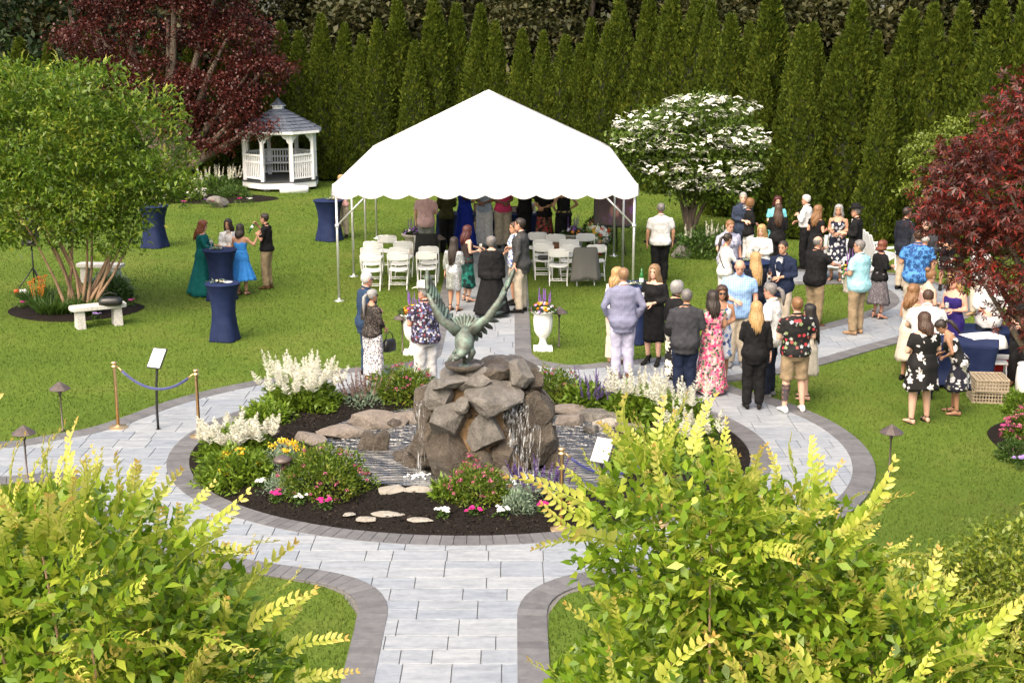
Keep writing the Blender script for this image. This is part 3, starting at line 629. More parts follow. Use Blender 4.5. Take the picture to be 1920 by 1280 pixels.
cor = [Vector((-hw, -hd, EZ)), Vector((hw, -hd, EZ)), Vector((hw, hd, EZ)), Vector((-hw, hd, EZ))]; pk = Vector((0, 0, PZ)); mb = MB(); ND = 12
for q in range(4):
    a, b_ = cor[q], cor[(q + 1) % 4]; rows = []
    for i in range(ND + 1):
        u = i / ND; row = []
        for j in range(ND + 1):
            s_ = j / ND; p = a.lerp(b_, s_).lerp(pk, u); sag = .16 * math.sin(math.pi * min(1, u * 1.02)) * math.sin(math.pi * s_); p.z -= sag * .8
            row.append(p)
        rows.append(row)
    n0 = len(mb.v); vs = [p for r_ in rows for p in r_]; mb.add(vs, [(i * (ND + 1) + j, i * (ND + 1) + j + 1, (i + 1) * (ND + 1) + j + 1, (i + 1) * (ND + 1) + j) for i in range(ND) for j in range(ND)])
mb.build('canopy', M_vinyl, tent)
for q in range(4):
    a, b_ = cor[q], cor[(q + 1) % 4]
    MB().tube([a.lerp(pk, i / 12) + Vector((0, 0, .006)) for i in range(13)], .018, 6).build('hip_seam', M_vinyl, tent)
for q in range(4):
    a, b_ = cor[q], cor[(q + 1) % 4]; L_ = (b_ - a).length; ns = round(L_ / .52); n = ns * 8; out = (b_ - a).cross(Vector((0, 0, 1))).normalized(); vs = []
    for i in range(n + 1):
        s_ = i / n; ph = (s_ * ns) % 1; drop = .20 + .085 * math.sin(math.pi * ph) ; p = a.lerp(b_, s_); wob = .02 * math.sin(s_ * 40)
        vs += [p + out * .012, p + out * (.03 + wob * .4) - Vector((0, 0, .1)), p + out * (.02 + wob) - Vector((0, 0, drop))]
    MB().add(vs, [f for i in range(n) for f in ((3 * i, 3 * i + 3, 3 * i + 4, 3 * i + 1), (3 * i + 1, 3 * i + 4, 3 * i + 5, 3 * i + 2))]).build('valance', M_vinyl, tent)
for sx in (-1, 1):
    for k in range(4):
        yy = -hd + .06 + (2 * hd - .12) * k / 3; x = sx * (hw - .06)
        p = MB().tube([(x, yy, .02), (x, yy, EZ - .02)], .027, 10).build('pole', M_metal, tent)
        MB().lathe([(.001, .0), (.11, .0), (.11, .012), (.03, .02), (.03, .06)], (x, yy, 0), 14).build('base_plate', M_metal, p)
        if k in (0, 3):
            zc = EZ - .85; MB().tube([(x, yy, zc), (x - sx * .78, yy, EZ - .06)], .02, 8).tube([(x - .04, yy, zc), (x + .04, yy, zc)], .04, 10).build('brace', M_metal, tent)
for k, yy in enumerate((-hd + .06, hd - .06)): MB().tube([(-hw + .06, yy, EZ - .03), (hw - .06, yy, EZ - .03)], .025, 8).build('eave_rail', M_metal, tent)
for sx in (-1, 1): MB().tube([(sx * (hw - .06), -hd + .06, EZ - .03), (sx * (hw - .06), hd - .06, EZ - .03)], .025, 8).build('eave_rail', M_metal, tent)
for c_ in cor: MB().tube([(c_.x * .98, c_.y * .98, EZ - .03), (0, 0, PZ - .06)], .022, 8).build('rafter', M_metal, tent)
# ================================================================= FOLDING CHAIRS
M_plastic = mat('white_resin', (.80, .80, .80), .4, .03, 6)
def make_chair():
    r_ = thing('folding_chair', 'white folding chair in the rows under the tent', 'chair', group='folding chairs under the tent')
    W = .215
    def panel(cz, cy, w_, hgt, tilt, th):
        mb = MB(); rings = []
        for z, k in ((-hgt / 2, .80), (-hgt / 2 + .02, .95), (0, 1.0), (hgt / 2 - .03, .97), (hgt / 2 - .008, .88), (hgt / 2, .72)):
            ring = []
            for j in range(16):
                a = 2 * math.pi * j / 16; cx_, cy_ = math.copysign(abs(math.cos(a)) ** .4, math.cos(a)), math.copysign(abs(math.sin(a)) ** .4, math.sin(a))
                ring.append(Vector((cx_ * w_ * k, cy_ * th - .02 * (1 - (cx_) ** 2), z)))
            rings.append(ring)
        mb.loft(rings); Mx = Matrix.Rotation(tilt, 3, 'X'); return mb.xf(lambda v_: Mx @ v_ + Vector((0, cy, cz)))
    panel(.745, -.205, .215, .19, R(10), .012).build('backrest', M_plastic, r_)
    panel(0, 0, .205, .38, 0, .014).xf(lambda v_: Vector((v_.x, v_.z + .02, .44 + v_.y))).build('seat', M_plastic, r_)
    for s_ in (-1, 1):
        MB().tube([(s_ * W, -.235, .80), (s_ * W, -.20, .66), (s_ * W, -.05, .42), (s_ * W, .20, .01)], .0125, 8).build('front_leg', M_plastic, r_)
        MB().tube([(s_ * (W - .02), .12, .43), (s_ * (W - .02), -.05, .24), (s_ * (W - .02), -.24, .01)], .0115, 8).build('rear_leg', M_plastic, r_)
    MB().tube([(-W, -.234, .81), (0, -.24, .838), (W, -.234, .81)], .0125, 8).build('top_rail', M_plastic, r_)
    MB().tube([(-W, .15, .10), (W, .15, .10)], .009, 6).build('crossbar', M_plastic, r_)
    MB().tube([(-W + .02, -.17, .12), (W - .02, -.17, .12)], .009, 6).build('crossbar', M_plastic, r_)
    return r_
ch0 = make_chair(); first = [True]
def put_chair(px, py, label=None, rz=0):
    p = gz(px, py, .745); o = ch0 if first[0] else copy_tree(ch0); first[0] = False
    o.location = (p.x, p.y + .2, 0); o.rotation_euler = (0, 0, rz + random.uniform(-.06, .06))
    if label: o['label'] = label
    return o
LC = [(726, 448), (699.6, 459.5), (756, 459.5), (695, 471), (748, 471), (694.5, 483), (745, 481), (804, 469), (798.6, 479)]
for q in LC: put_chair(*q, label='white folding chair in the rows left of the tent aisle')
cj = put_chair(795, 448, 'white folding chair with a black coat over its back')
RC = [(1007, 442.5), (1097, 445), (1018, 456), (1067, 456), (1068, 465.8), (1118, 466), (1048, 474.5)]
for q in RC: put_chair(*q, label='white folding chair in the rows right of the tent aisle')
cb = put_chair(1043, 446, 'white folding chair holding a brown bag'); cp = put_chair(1020, 464.4, 'white folding chair holding a black purse'); cg = put_chair(1098, 474, 'white folding chair with grey jacket hung over it', .1)
def drape(name, label, loc, w_, top, bot, M_, fl=1.25, rz=0):
    """cloth hanging over a chair back, open below, with folds"""
    rings = []; n = 40
    for k in range(9):
        u = k / 8; z = top + (bot - top) * u; ring = []
        for j in range(n):
            a = 2 * math.pi * j / n; f = 1 + (.05 + .06 * u) * math.sin(7 * a + 2 * u) * u + .04 * math.sin(13 * a); e = .75
            ring.append((w_ * (1 + (fl - 1) * u) * math.copysign(abs(math.cos(a)) ** e, math.cos(a)) * f, (.055 + .10 * u) * math.copysign(abs(math.sin(a)) ** e, math.sin(a)) * f, z + .03 * math.sin(3 * a) * u))
        rings.append(ring)
    top_r = [(x * .9, y * .6, z + .03) for x, y, z in rings[0]]; mb = MB().loft([top_r] + rings, False); mb.add(top_r, [tuple(range(n))])
    o = mb.build(name, M_, loc=loc, rz=rz); so_ = o.modifiers.new('thickness', 'SOLIDIFY'); so_.thickness = .012; return tag(o, label, 'jacket')
M_gwool = mat('grey_wool', (.10, .098, .092), .9, .15, 60); M_bwool = mat('black_wool', (.008, .008, .008), .85, .2, 40)
drape('jacket', 'dark grey jacket hung over a folding chair', cg.location + Vector((0, -.235, 0)), .25, .835, .16, M_gwool, 1.28, .1)
drape('jacket', 'black coat over the back of a folding chair', cj.location + Vector((.06, -.235, 0)), .24, .835, .40, M_bwool, 1.15)
def bag(name, label, loc, d, M_, strap=True, rz=0):
    r_ = thing(name, label, 'bag', loc, rz); mb = MB(); rings = []
    for z, k in ((0, .86), (.02, .97), (d[2] * .5, 1.0), (d[2] * .9, .85), (d[2], .68)):
        rings.append([(d[0] / 2 * k * math.copysign(abs(math.cos(a)) ** .6, math.cos(a)), d[1] / 2 * k * math.copysign(abs(math.sin(a)) ** .6, math.sin(a)), z) for a in [2 * math.pi * j / 16 for j in range(16)]])
    mb.loft(rings).build('pouch', M_, r_)
    if strap: MB().tube([(-d[0] * .3, 0, d[2] * .95), (-d[0] * .25, 0, d[2] * 1.4), (0, 0, d[2] * 1.65), (d[0] * .25, 0, d[2] * 1.4), (d[0] * .3, 0, d[2] * .95)], .008, 6).build('strap', M_, r_)
    return r_
M_lea = mat('black_leather', (.010, .010, .010), .35, .2, 30); M_tanl = mat('tan_leather', (.20, .085, .04), .5, .2, 20); M_straw = mat('woven_straw', (.42, .30, .17), .8, .25, 60)
bag('handbag', 'brown leather bag lying on a folding chair', cb.location + Vector((0, .05, .452)), (.24, .16, .2), M_tanl, False)
bag('purse', 'black purse lying on a folding chair seat', cp.location + Vector((0, .0, .452)), (.3, .2, .08), M_lea, False)
# ================================================================= GAZEBO
gb = gz(527, 352); gaz = thing('gazebo', 'white octagonal gazebo with grey shingle roof below the purple maple', 'gazebo', gb, R(4))
gr = 72 / FPX * 48.9; M_gz = M_white; M_shin = mat('slate_grey_shingle', (.075, .09, .12), .8, .3, 9); M_gfl = mat('dark_deck_board', (.035, .04, .045), .7, .3, 12)
oc = lambda r_, z, k, off=.5: Vector((r_ * math.cos((k + off) * math.pi / 4), r_ * math.sin((k + off) * math.pi / 4), z))
MB().loft([[oc(gr, z, k) for k in range(8)] for z in (.10, .30)]).build('skirt_board', M_gz, gaz, smooth=False)
MB().loft([[oc(gr * 1.0 + .03, z, k) for k in range(8)] for z in (.302, .345)]).build('floor', M_gfl, gaz, smooth=False)
for k in range(8): MB().box(oc(gr * .75, .05, k), (.2, .2, .11)).build('foundation_block', M_stone, gaz)
st_ = oc(gr * .99, 0, 5, 1.0); MB().box((gr * .42, -gr * .97, .11), (.95, .35, .22)).build('step', M_gz, gaz)
zt = 2.02
for k in range(8):
    p = oc(gr * .93, 0, k); MB().box((p.x, p.y, (.345 + zt) / 2), (.105, .105, zt - .345), rz=(k + .5) * math.pi / 4).build('post', M_gz, gaz, smooth=False)
    q = oc(gr * .93, 0, k + 1); mid = (p + q) / 2; d = (q - p); L_ = d.length; dn = d.normalized(); ang_ = math.atan2(d.y, d.x)
    entr = (k == 5)
    MB().bar(p + Vector((0, 0, zt - .06)), q + Vector((0, 0, zt - .06)), .07, .12).build('header', M_gz, gaz, smooth=False)
    for s_, e_ in ((p, 1), (q, -1)):
        mb = MB(); c0 = s_ + dn * e_ * .05
        prof = [Vector((0, 0, zt - .12)), Vector((0, 0, zt - .42)), Vector((.07, 0, zt - .36)), Vector((.10, 0, zt - .27)), Vector((.19, 0, zt - .22)), Vector((.26, 0, zt - .12))]
        for yo in (-.02, .02): mb.v += [tuple(c0 + dn * e_ * v_.x + Vector((-dn.y, dn.x, 0)) * yo + Vector((0, 0, v_.z))) for v_ in prof]
        mb.f += [tuple(range(6)), tuple(range(11, 5, -1))] + [(i, (i + 1) % 6, (i + 1) % 6 + 6, i + 6) for i in range(6)]; mb.m += [0] * 8; mb.build('bracket', M_gz, gaz, smooth=False)
    if not entr:
        rail = MB().bar(p + Vector((0, 0, 1.22)), q + Vector((0, 0, 1.22)), .08, .06).build('railing', M_gz, gaz, smooth=False)
        for z_ in (.98, .44): MB().bar(p + Vector((0, 0, z_)), q + Vector((0, 0, z_)), .05, .055).build('rail', M_gz, rail, smooth=False)
        bm_ = MB().box((0, 0, 0), (.042, .03, .78)).mesh('baluster', M_gz, False)
        for i in range(9):
            o = link('baluster', bm_, rail); o.location = p.lerp(q, (i + 1) / 10) + Vector((0, 0, .82)); o.rotation_euler = (0, 0, ang_)
        if k not in (4, 6):
            MB().bar(p * .82 + Vector((0, 0, .78)), q * .82 + Vector((0, 0, .78)), .30, .05).build('bench_seat', M_gz, gaz, smooth=False)
    # roof: rows of shingles on each of the eight slopes
    a, b_ = oc(gr * 1.12, zt + .0, k), oc(gr * 1.12, zt + .0, k + 1); ap = Vector((0, 0, zt + .80)); sl = MB()
    face = MB().add([a, b_, a.lerp(ap, .86), b_.lerp(ap, .86)], [(0, 1, 3, 2)]).build('roof_slope', M_shin, gaz, smooth=False)
    for r_ in range(7):
        u0, u1 = r_ / 7 * .86, (r_ + 1.12) / 7 * .86; l0, r0_, l1, r1_ = a.lerp(ap, u0), b_.lerp(ap, u0), a.lerp(ap, u1), b_.lerp(ap, u1); nsh = max(2, 6 - r_ // 2); nn_ = (b_ - a).cross(ap - a).normalized()
        for i in range(nsh):
            s0, s1 = i / nsh + .006, (i + 1) / nsh - .006; lo = .03 + .008 * random.random()
            MB().add([l0.lerp(r0_, s0) + nn_ * lo, l0.lerp(r0_, s1) + nn_ * lo, l1.lerp(r1_, s1) + nn_ * .008, l1.lerp(r1_, s0) + nn_ * .008, l0.lerp(r0_, s0), l0.lerp(r0_, s1), l1.lerp(r1_, s1), l1.lerp(r1_, s0)],
                     [(0, 1, 2, 3), (4, 5, 1, 0), (5, 6, 2, 1), (7, 4, 0, 3)]).build('shingle', M_shin, face, smooth=False)
    MB().bar(a + Vector((0, 0, -.03)), b_ + Vector((0, 0, -.03)), .03, .09).build('fascia', M_gz, gaz, smooth=False)
MB().lathe([(.20, zt + .66), (.20, zt + .78), (.26, zt + .785), (.26, zt + .82), (.02, zt + .98)], n=8).build('cupola', M_gz, gaz, smooth=False)
MB().lathe([(.28, zt + .822), (.14, zt + .92), (.02, zt + 1.06)], n=8).build('cupola_roof', M_shin, gaz, smooth=False)
# ================================================================= COCKTAIL TABLES
def cocktail(loc, label, h_=1.07, r_=.32, deco=True, seed=0):
    t_ = thing('cocktail_table', label, 'table', loc, random.random())
    prof = [(.88, 0), (.86, .03), (.72, .3), (.66, .5), (.72, .72), (.88, .92), (.985, .99), (1.0, 1.0)]
    MB().lathe([(r_ * a, h_ * z) for a, z in prof] + [(.001, h_ * 1.001)], n=40, fn=lambda q, z: 1 + (1 - z / h_) * .10 * math.cos(4 * q) + .012 * math.sin(16 * q) * (z < h_ * .97)).build('stretch_cover', M_navy, t_)
    MB().lathe([(r_ * 1.004, h_ - .012), (r_ * 1.012, h_), (r_ * .99, h_ + .006), (.001, h_ + .006)], n=36).build('table_top', M_navy, t_)
    return t_
M_eu = leafmat('eucalyptus', [(.10, .15, .11), (.2, .25, .18)], .2); M_cream = mat('cream_petal', (.72, .66, .5), .7, .15, 30); M_plate = mat('white_china', (.8, .8, .78), .2, .02, 4)
def blob_flower(mb, c, r_, mi=0, k=6):
    """a small many-petalled bloom"""
    c = Vector(c)
    for ring, (rr_, hh) in enumerate(((1.0, .0), (.62, .35))):
        for j in range(k):
            a = 2 * math.pi * (j + ring * .5) / k; d = Vector((math.cos(a), math.sin(a), hh)); s_ = Vector((-math.sin(a), math.cos(a), 0)); n0 = c + Vector((0, 0, r_ * .25 * ring))
            mb.add([n0, n0 + d * r_ * rr_ * .6 + s_ * r_ * .38 * rr_ + Vector((0, 0, r_ * .12)), n0 + d * r_ * rr_, n0 + d * r_ * rr_ * .6 - s_ * r_ * .38 * rr_ + Vector((0, 0, r_ * .12))], [(0, 1, 2, 3)], mi)
def spray(loc, label, seed=0, s_=1.0):
    lr = random.Random(seed); r_ = thing('flower_posy', label, 'flowers', loc)
    P = np.array([[lr.gauss(0, .07), lr.gauss(0, .045), .012 + abs(lr.gauss(0, .02))] for _ in range(60)]) * s_
    np_mesh('leaves', *leaf_np(P, rng.normal(0, 1, (60, 3)) * [1, 1, .5], .055 * s_, .03 * s_), M_eu, r_)
    for i in range(6):
        mb = MB(); blob_flower(mb, (lr.gauss(0, .06) * s_, lr.gauss(0, .04) * s_, .035 * s_), .03 * s_); mb.build('bloom', M_cream, r_)
def plate(loc, label): tag(MB().lathe([(.001, 0), (.06, .0), (.085, .012), (.088, .016), (.06, .006), (.001, .005)], n=24).build('plate', M_plate, loc=loc), label, 'plate')
T1 = gz(422, 637); cocktail(T1, 'navy draped cocktail table standing alone in front of the chatting foursome'); spray(T1 + Vector((-.07, .02, 1.076)), 'white and grey green posy on the lone navy table', 1); plate(T1 + Vector((.1, .03, 1.076)), 'white plate on the lone navy cocktail table')
T2 = gz(412, 468, 1.07); T2.z = 0; cocktail(T2, 'navy draped cocktail table between the four chatting guests', 1.07, .36); spray(T2 + Vector((-.05, -.05, 1.076)), 'posy on the table between the four chatting guests', 2)
T3 = gz(291, 463); cocktail(T3, 'navy draped cocktail table beside the myrtle, without guests', 1.07, .40); spray(T3 + Vector((0, 0, 1.076)), 'posy on the navy table beside the myrtle', 3, 1.3)
T4 = gz(618, 450); cocktail(T4, 'navy draped cocktail table outside the tent corner pole', 1.07, .41); spray(T4 + Vector((.1, 0, 1.076)), 'posy on the navy table by the tent corner', 4, 1.5)
T5 = gz(1193, 533, 1.07); T5.z = 0; cocktail(T5, 'navy draped cocktail table holding a green bottle behind the woman in black dress', 1.07, .40); spray(T5 + Vector((-.08, -.1, 1.076)), 'posy beside the green bottle on navy table', 5)
T6 = gz(1408, 490, 1.07); T6.z = 0; cocktail(T6, 'navy draped cocktail table amid the guests below the dogwood', 1.07, .42); spray(T6 + Vector((-.05, -.05, 1.076)), 'posy on the navy table below the dogwood', 6, 1.3)
m, t, b = nodes('green_bottle_glass'); b.inputs['Base Color'].default_value = (.03, .22, .05, 1); b.inputs['Roughness'].default_value = .08; b.inputs['Transmission Weight'].default_value = .5; M_green = m
m, t, b = nodes('clear_glass'); b.inputs['Base Color'].default_value = (.95, .96, .97, 1); b.inputs['Roughness'].default_value = .03; b.inputs['Transmission Weight'].default_value = .85; b.inputs['IOR'].default_value = 1.25; M_glass = m
m, t, b = nodes('brown_bottle_glass'); b.inputs['Base Color'].default_value = (.06, .022, .008, 1); b.inputs['Roughness'].default_value = .1; M_brown = m
M_lab = mat('paper_label', (.75, .76, .72), .6, .05, 30)
def bottle(loc, label, M_, h_=.24, tilt=None):
    r_ = thing('bottle', label, 'bottle', loc); s_ = h_ / .24
    MB().lathe([(.001, 0), (.031 * s_, 0), (.032 * s_, .13 * s_), (.026 * s_, .16 * s_), (.014 * s_, .19 * s_), (.013 * s_, .24 * s_), (.001, .24 * s_)], n=14).build('glass', M_, r_)
    MB().lathe([(.0325 * s_, .04 * s_), (.0325 * s_, .10 * s_)], n=14, cap=False).build('paper_label', M_lab, r_)
    if tilt: r_.rotation_euler = tilt
    return r_
def wineglass(loc, label, fill=None):
    r_ = thing('wine_glass', label, 'glass', loc)
    MB().lathe([(.001, 0), (.033, .002), (.006, .008), (.004, .08), (.02, .095), (.036, .125), (.034, .165), (.031, .19), (.029, .188), (.034, .125), (.005, .095)], n=14, cap=False).build('bowl_and_stem', M_glass, r_)
    if fill: MB().lathe([(.001, .098), (.018, .1), (.031, .13), (.001, .131)], n=12).build('wine', fill, r_)
    return r_
M_wine = mat('white_wine', (.62, .52, .25), .1, .05, 5)
bottle(T5 + Vector((.09, -.05, 1.076)), 'green bottle on the navy table by the blonde woman', M_green, .30)
wineglass(T5 + Vector((-.2, -.1, 1.076)), 'clear stemmed glass left of the green bottle', None); wineglass(T6 + Vector((.1, -.12, 1.076)), 'clear stemmed glass on the table below the dogwood', M_wine)
wineglass(T2 + Vector((-.2, .12, 1.076)), 'red wine glass in front of the red haired woman', mat('red_wine', (.08, .005, .01), .1, .05, 5))
# ================================================================= URNS AND PLANTERS
M_urn = mat('white_cast_stone', (.76, .76, .75), .6, .06, 20, bmp=.1); M_conc = mat('weathered_concrete', (.36, .33, .29), .85, .2, 18, bmp=.3)
PETAL = {k: mat(k + '_petal', c_, .6, .2, 40) for k, c_ in dict(orange=(.75, .24, .01), yellow=(.75, .45, .02), pink=(.62, .07, .30), lilac=(.42, .28, .62), white=(.78, .78, .76), purple=(.17, .07, .30), coral=(.65, .12, .06), magenta=(.55, .02, .22)).items()}
M_fol = leafmat('bedding_leaf', [(.03, .07, .012), (.06, .12, .02), (.10, .17, .03)], .3)
def planting(parent, z, r_, cols, n=42, h_=.16, spikes=0, fs=.032, seed=0):
    lr = random.Random(seed); k = 420; a = rng.uniform(0, 6.28, k); q = np.sqrt(rng.random(k)) * r_; P = np.c_[q * np.cos(a), q * np.sin(a), z + rng.random(k) * h_ * (1 - .6 * q / r_)]
    np_mesh('foliage', *leaf_np(P, np.c_[np.cos(a), np.sin(a), rng.uniform(-.2, 1.2, k)], .07, .028), M_fol, parent)
    for i in range(n):
        a_ = lr.random() * 6.28; q_ = math.sqrt(lr.random()) * r_ * 1.05; mb = MB(); blob_flower(mb, (0, 0, 0), fs * lr.uniform(.8, 1.3)); Mx = Matrix.Rotation(.7, 3, Vector((-math.sin(a_), math.cos(a_), 0))); mb.xf(lambda v_: Mx @ v_ + Vector((q_ * math.cos(a_), q_ * math.sin(a_), z + h_ * (1.05 - .75 * (q_ / r_) ** 2))))
        mb.build('bloom', PETAL[lr.choice(cols)], parent)
    for i in range(spikes):
        a_ = lr.random() * 6.28; q_ = lr.random() * r_ * .7; x, y = q_ * math.cos(a_), q_ * math.sin(a_) + r_ * .2; mb = MB(); hh = h_ * lr.uniform(1.9, 2.8)
        mb.tube([(x, y, z), (x * 1.2, y * 1.2, z + hh * .55)], .004, 5)
        for j in range(9): mb.ell((x * 1.25, y * 1.25, z + hh * (.5 + .055 * j)), (.016 - .001 * j, .016 - .001 * j, .012), 6, 3)
        mb.build('flower_spike', PETAL['purple'], parent)
def urn(loc, label, cols, seed):
    u_ = thing('garden_urn', label, 'urn', loc)
    fl_ = lambda q, z: 1 + (.035 * math.cos(14 * q) if .30 < z < .62 else 0)
    MB().lathe([(.001, .0), (.15, .0), (.15, .035), (.12, .06), (.075, .10), (.06, .16), (.065, .22), (.11, .26), (.15, .34), (.165, .45), (.17, .55), (.165, .64), (.20, .69), (.225, .70), (.225, .73), (.19, .735), (.18, .70), (.001, .69)], n=42, fn=fl_).build('bowl', M_urn, u_)
    MB().box((0, 0, .022), (.34, .34, .045)).build('plinth', M_urn, u_, smooth=False)
    planting(u_, .70, .22, cols, 46, .16, 9, seed=seed); return u_
urn(gz(1018, 655), 'white fluted urn of orange and pink flowers beside the walk', ['orange', 'yellow', 'pink', 'lilac', 'white', 'orange'], 1)
urn(gz(775, 662), 'white fluted urn of orange flowers behind the man in cowboy hat', ['orange', 'yellow', 'white', 'pink'], 2)
def tub(loc, label, cols, seed, s_=1.0):
    u_ = thing('stone_planter', label, 'planter', loc)
    MB().lathe([(.001, 0), (.20 * s_, 0), (.215 * s_, .04), (.20 * s_, .08), (.24 * s_, .30 * s_), (.29 * s_, .46 * s_), (.35 * s_, .50 * s_), (.36 * s_, .54 * s_), (.32 * s_, .55 * s_), (.30 * s_, .5 * s_), (.001, .49 * s_)], n=28).build('bowl', M_conc, u_)
    planting(u_, .50 * s_, .30 * s_, cols, 34, .2, 8, .04, seed); return u_
tub(gz(780, 478), 'grey stone planter of violet flowers beside the man in pink shirt', ['lilac', 'white', 'purple'], 3)
tub(gz(1074, 478), 'grey stone planter of violet and white flowers beside the flower wreath', ['lilac', 'white', 'purple', 'lilac', 'orange'], 4)
tub(gz(1597, 548), 'low planter of pink and yellow flowers by the white deck chairs', ['pink', 'magenta', 'yellow', 'lilac'], 5, .9)
# ================================================================= PATH LIGHTS
def path_light(loc, label, h_=.62):
    l_ = thing('path_light', label, 'lamp', loc)
    MB().lathe([(.001, 0), (.03, 0), (.03, .03), (.012, .035), (.012, h_ - .12), (.02, h_ - .11), (.03, h_ - .06)], n=10).build('stake', M_bronze, l_)
    MB().lathe([(.001, h_ - .03), (.155, h_ - .03), (.158, h_ - .022), (.03, h_ + .07), (.012, h_ + .085), (.001, h_ + .09)], n=8).build('shade', M_bronze, l_, smooth=False)
for px, py, lb in ((118, 808, 'bronze cone path light on the lawn left of the rope stands'), (52, 900, 'bronze cone path light at the walk behind the left myrtle'), (755, 662, 'bronze cone path light beside the man with the cowboy hat'), (1048, 650, 'bronze cone path light right of the flower urn'),
                   (1666, 898, 'bronze cone path light on the lawn right of the ring walk'), (825, 492, 'bronze cone path light under the tent by the aisle'), (1703, 690, 'bronze path light on the lawn by the bar table')):
    path_light(gz(px, py), lb, .66 if py > 560 else .6)
def dome_light(loc, label, h_=.45, r_=.12):
    l_ = thing('path_light', label, 'lamp', loc)
    MB().tube([(0, 0, 0), (0, 0, h_)], .014, 8).build('stake', M_black, l_)
    MB().lathe([(.001, h_ - .02), (r_, h_ - .02), (r_ * .95, h_ + .01), (r_ * .6, h_ + .04), (.001, h_ + .055)], n=18).build('shade', M_bronze, l_)
dome_light(gz(532, 925), 'low dome light among the pink spirea in the round bed'); dome_light(gz(624, 745), 'slim bed light behind the white astilbe', .42, .035); dome_light(gz(1157, 752), 'dome light behind the purple salvia', .40, .09)
# ================================================================= BENCHES, BAG, SPEAKER
def bench(a, b_, label, dep=.36, h_=.43):
    a, b_ = Vector(a), Vector(b_); c_ = (a + b_) / 2; d = b_ - a; L_ = d.length; be = thing('stone_bench', label, 'bench', (c_.x, c_.y, 0), math.atan2(d.y, d.x)); mb = MB(); rings = []
    for z, k in ((h_ - .075, .985), (h_ - .065, 1), (h_ - .01, 1), (h_, .985)):
        rings.append([((L_ / 2) * k * math.copysign(abs(math.cos(q)) ** .35, math.cos(q)), dep / 2 * k * math.copysign(abs(math.sin(q)) ** .35, math.sin(q)), z) for q in [2 * math.pi * (j + .5) / 24 for j in range(24)]])
    mb.loft(rings).build('seat_slab', M_stone, be, smooth=False)
    for s_ in (-1, 1): MB().loft([[(s_ * L_ * .33 + x * k, y * k2, z) for x, y in ((-.07, -.13), (.07, -.13), (.07, .13), (-.07, .13))] for z, k, k2 in ((0, 1.15, 1.1), (h_ - .07, 1, 1))]).build('leg', M_stone, be, smooth=False)
    return c_
bc = bench(gz(133, 617), gz(238, 606), 'pale stone bench with a black bag, in front of the myrtle bed')
bench(gz(148, 528), gz(233, 530), 'pale stone bench on the lawn behind the myrtle bed')
bag('duffel_bag', 'black duffel bag lying on the stone bench', Vector((bc.x + .25, bc.y, .42)), (.46, .24, .15), M_lea, True, R(8))
spk = thing('speaker_stand', 'black loudspeaker on a tripod behind the myrtle stems', 'speaker', gz(66, 548))
for k in range(3): a = R(90 + 120 * k); MB().tube([(0, 0, .55), (.42 * math.cos(a), .42 * math.sin(a), .0)], .014, 8).build('leg', M_black, spk)
MB().tube([(0, 0, .2), (0, 0, 1.05)], .018, 8).build('pole', M_black, spk)
cab = MB().loft([[(x * k, y * k, z) for x, y in ((-.17, -.12), (.17, -.12), (.13, .15), (-.13, .15))] for z, k in ((1.03, .95), (1.06, 1), (1.56, 1), (1.6, .93))]).build('cabinet', M_black, spk, smooth=False)
MB().lathe([(.11, 0), (.12, .01), (.07, -.02), (.001, -.02)], n=18).xf(lambda v_: Vector((v_.x, -.125 - v_.z, v_.y + 1.2))).build('woofer', mat('speaker_mesh', (.03, .03, .03), .6, .2, 60), cab)
lc = thing('lawn_marker', 'orange and white marker lying beside the loudspeaker tripod', 'marker', gz(37, 551), R(20))
MB().lathe([(.001, 0), (.05, .01), (.055, .10), (.001, .11)], n=12).xf(lambda v_: Vector((v_.z - .12, v_.y, v_.x + .055))).build('orange_cap', mat('orange_plastic', (.75, .08, .01), .4, .1, 9), lc)
MB().lathe([(.001, 0), (.045, .0), (.05, .14), (.001, .15)], n=12).xf(lambda v_: Vector((v_.z, v_.y, v_.x + .05))).build('white_barrel', M_white, lc)
# ================================================================= ROPE STANDS AND SIGNS
M_rope = mat('blue_velvet_rope', (.008, .015, .12), .6, .2, 30, sheen=.5)
def stanchion(loc, label):
    s_ = thing('stanchion', label, 'stanchion', loc)
    MB().lathe([(.001, 0), (.165, 0), (.165, .012), (.13, .03), (.03, .045), (.025, .06)], n=28).build('base', M_brass, s_)
    MB().lathe([(.024, .05), (.024, .92), (.03, .925)], n=14).build('post', M_brass, s_)
    MB().lathe([(.03, .92), (.045, .93), (.045, .945), (.028, .95), (.028, .975), (.042, .98), (.045, 1.0), (.001, 1.012)], n=18).build('finial', M_brass, s_)
def rope(a, b_, label, sag=.28):
    a, b_ = Vector(a), Vector(b_); r_ = thing('velvet_rope', label, 'rope', a); d = b_ - a
    pts = [d * (i / 16) + Vector((0, 0, -sag * 4 * (i / 16) * (1 - i / 16))) for i in range(17)]
    MB().tube(pts[1:-1], .019, 10).build('rope', M_rope, r_)
    for p, q in ((pts[0], pts[1]), (pts[-1], pts[-2])): MB().tube([p, p.lerp(q, .6), q], [.009, .012, .022], 8).build('hook', M_brass, r_)
S1, S2 = gz(222, 803), gz(374, 820); stanchion(S1, 'brass rope stand on the walk nearest the lawn path light'); stanchion(S2, 'brass rope stand beside the astilbe bed'); rope(S1 + Vector((.04, 0, .94)), S2 + Vector((-.04, 0, .94)), 'blue velvet rope between the two brass stands by the sign')
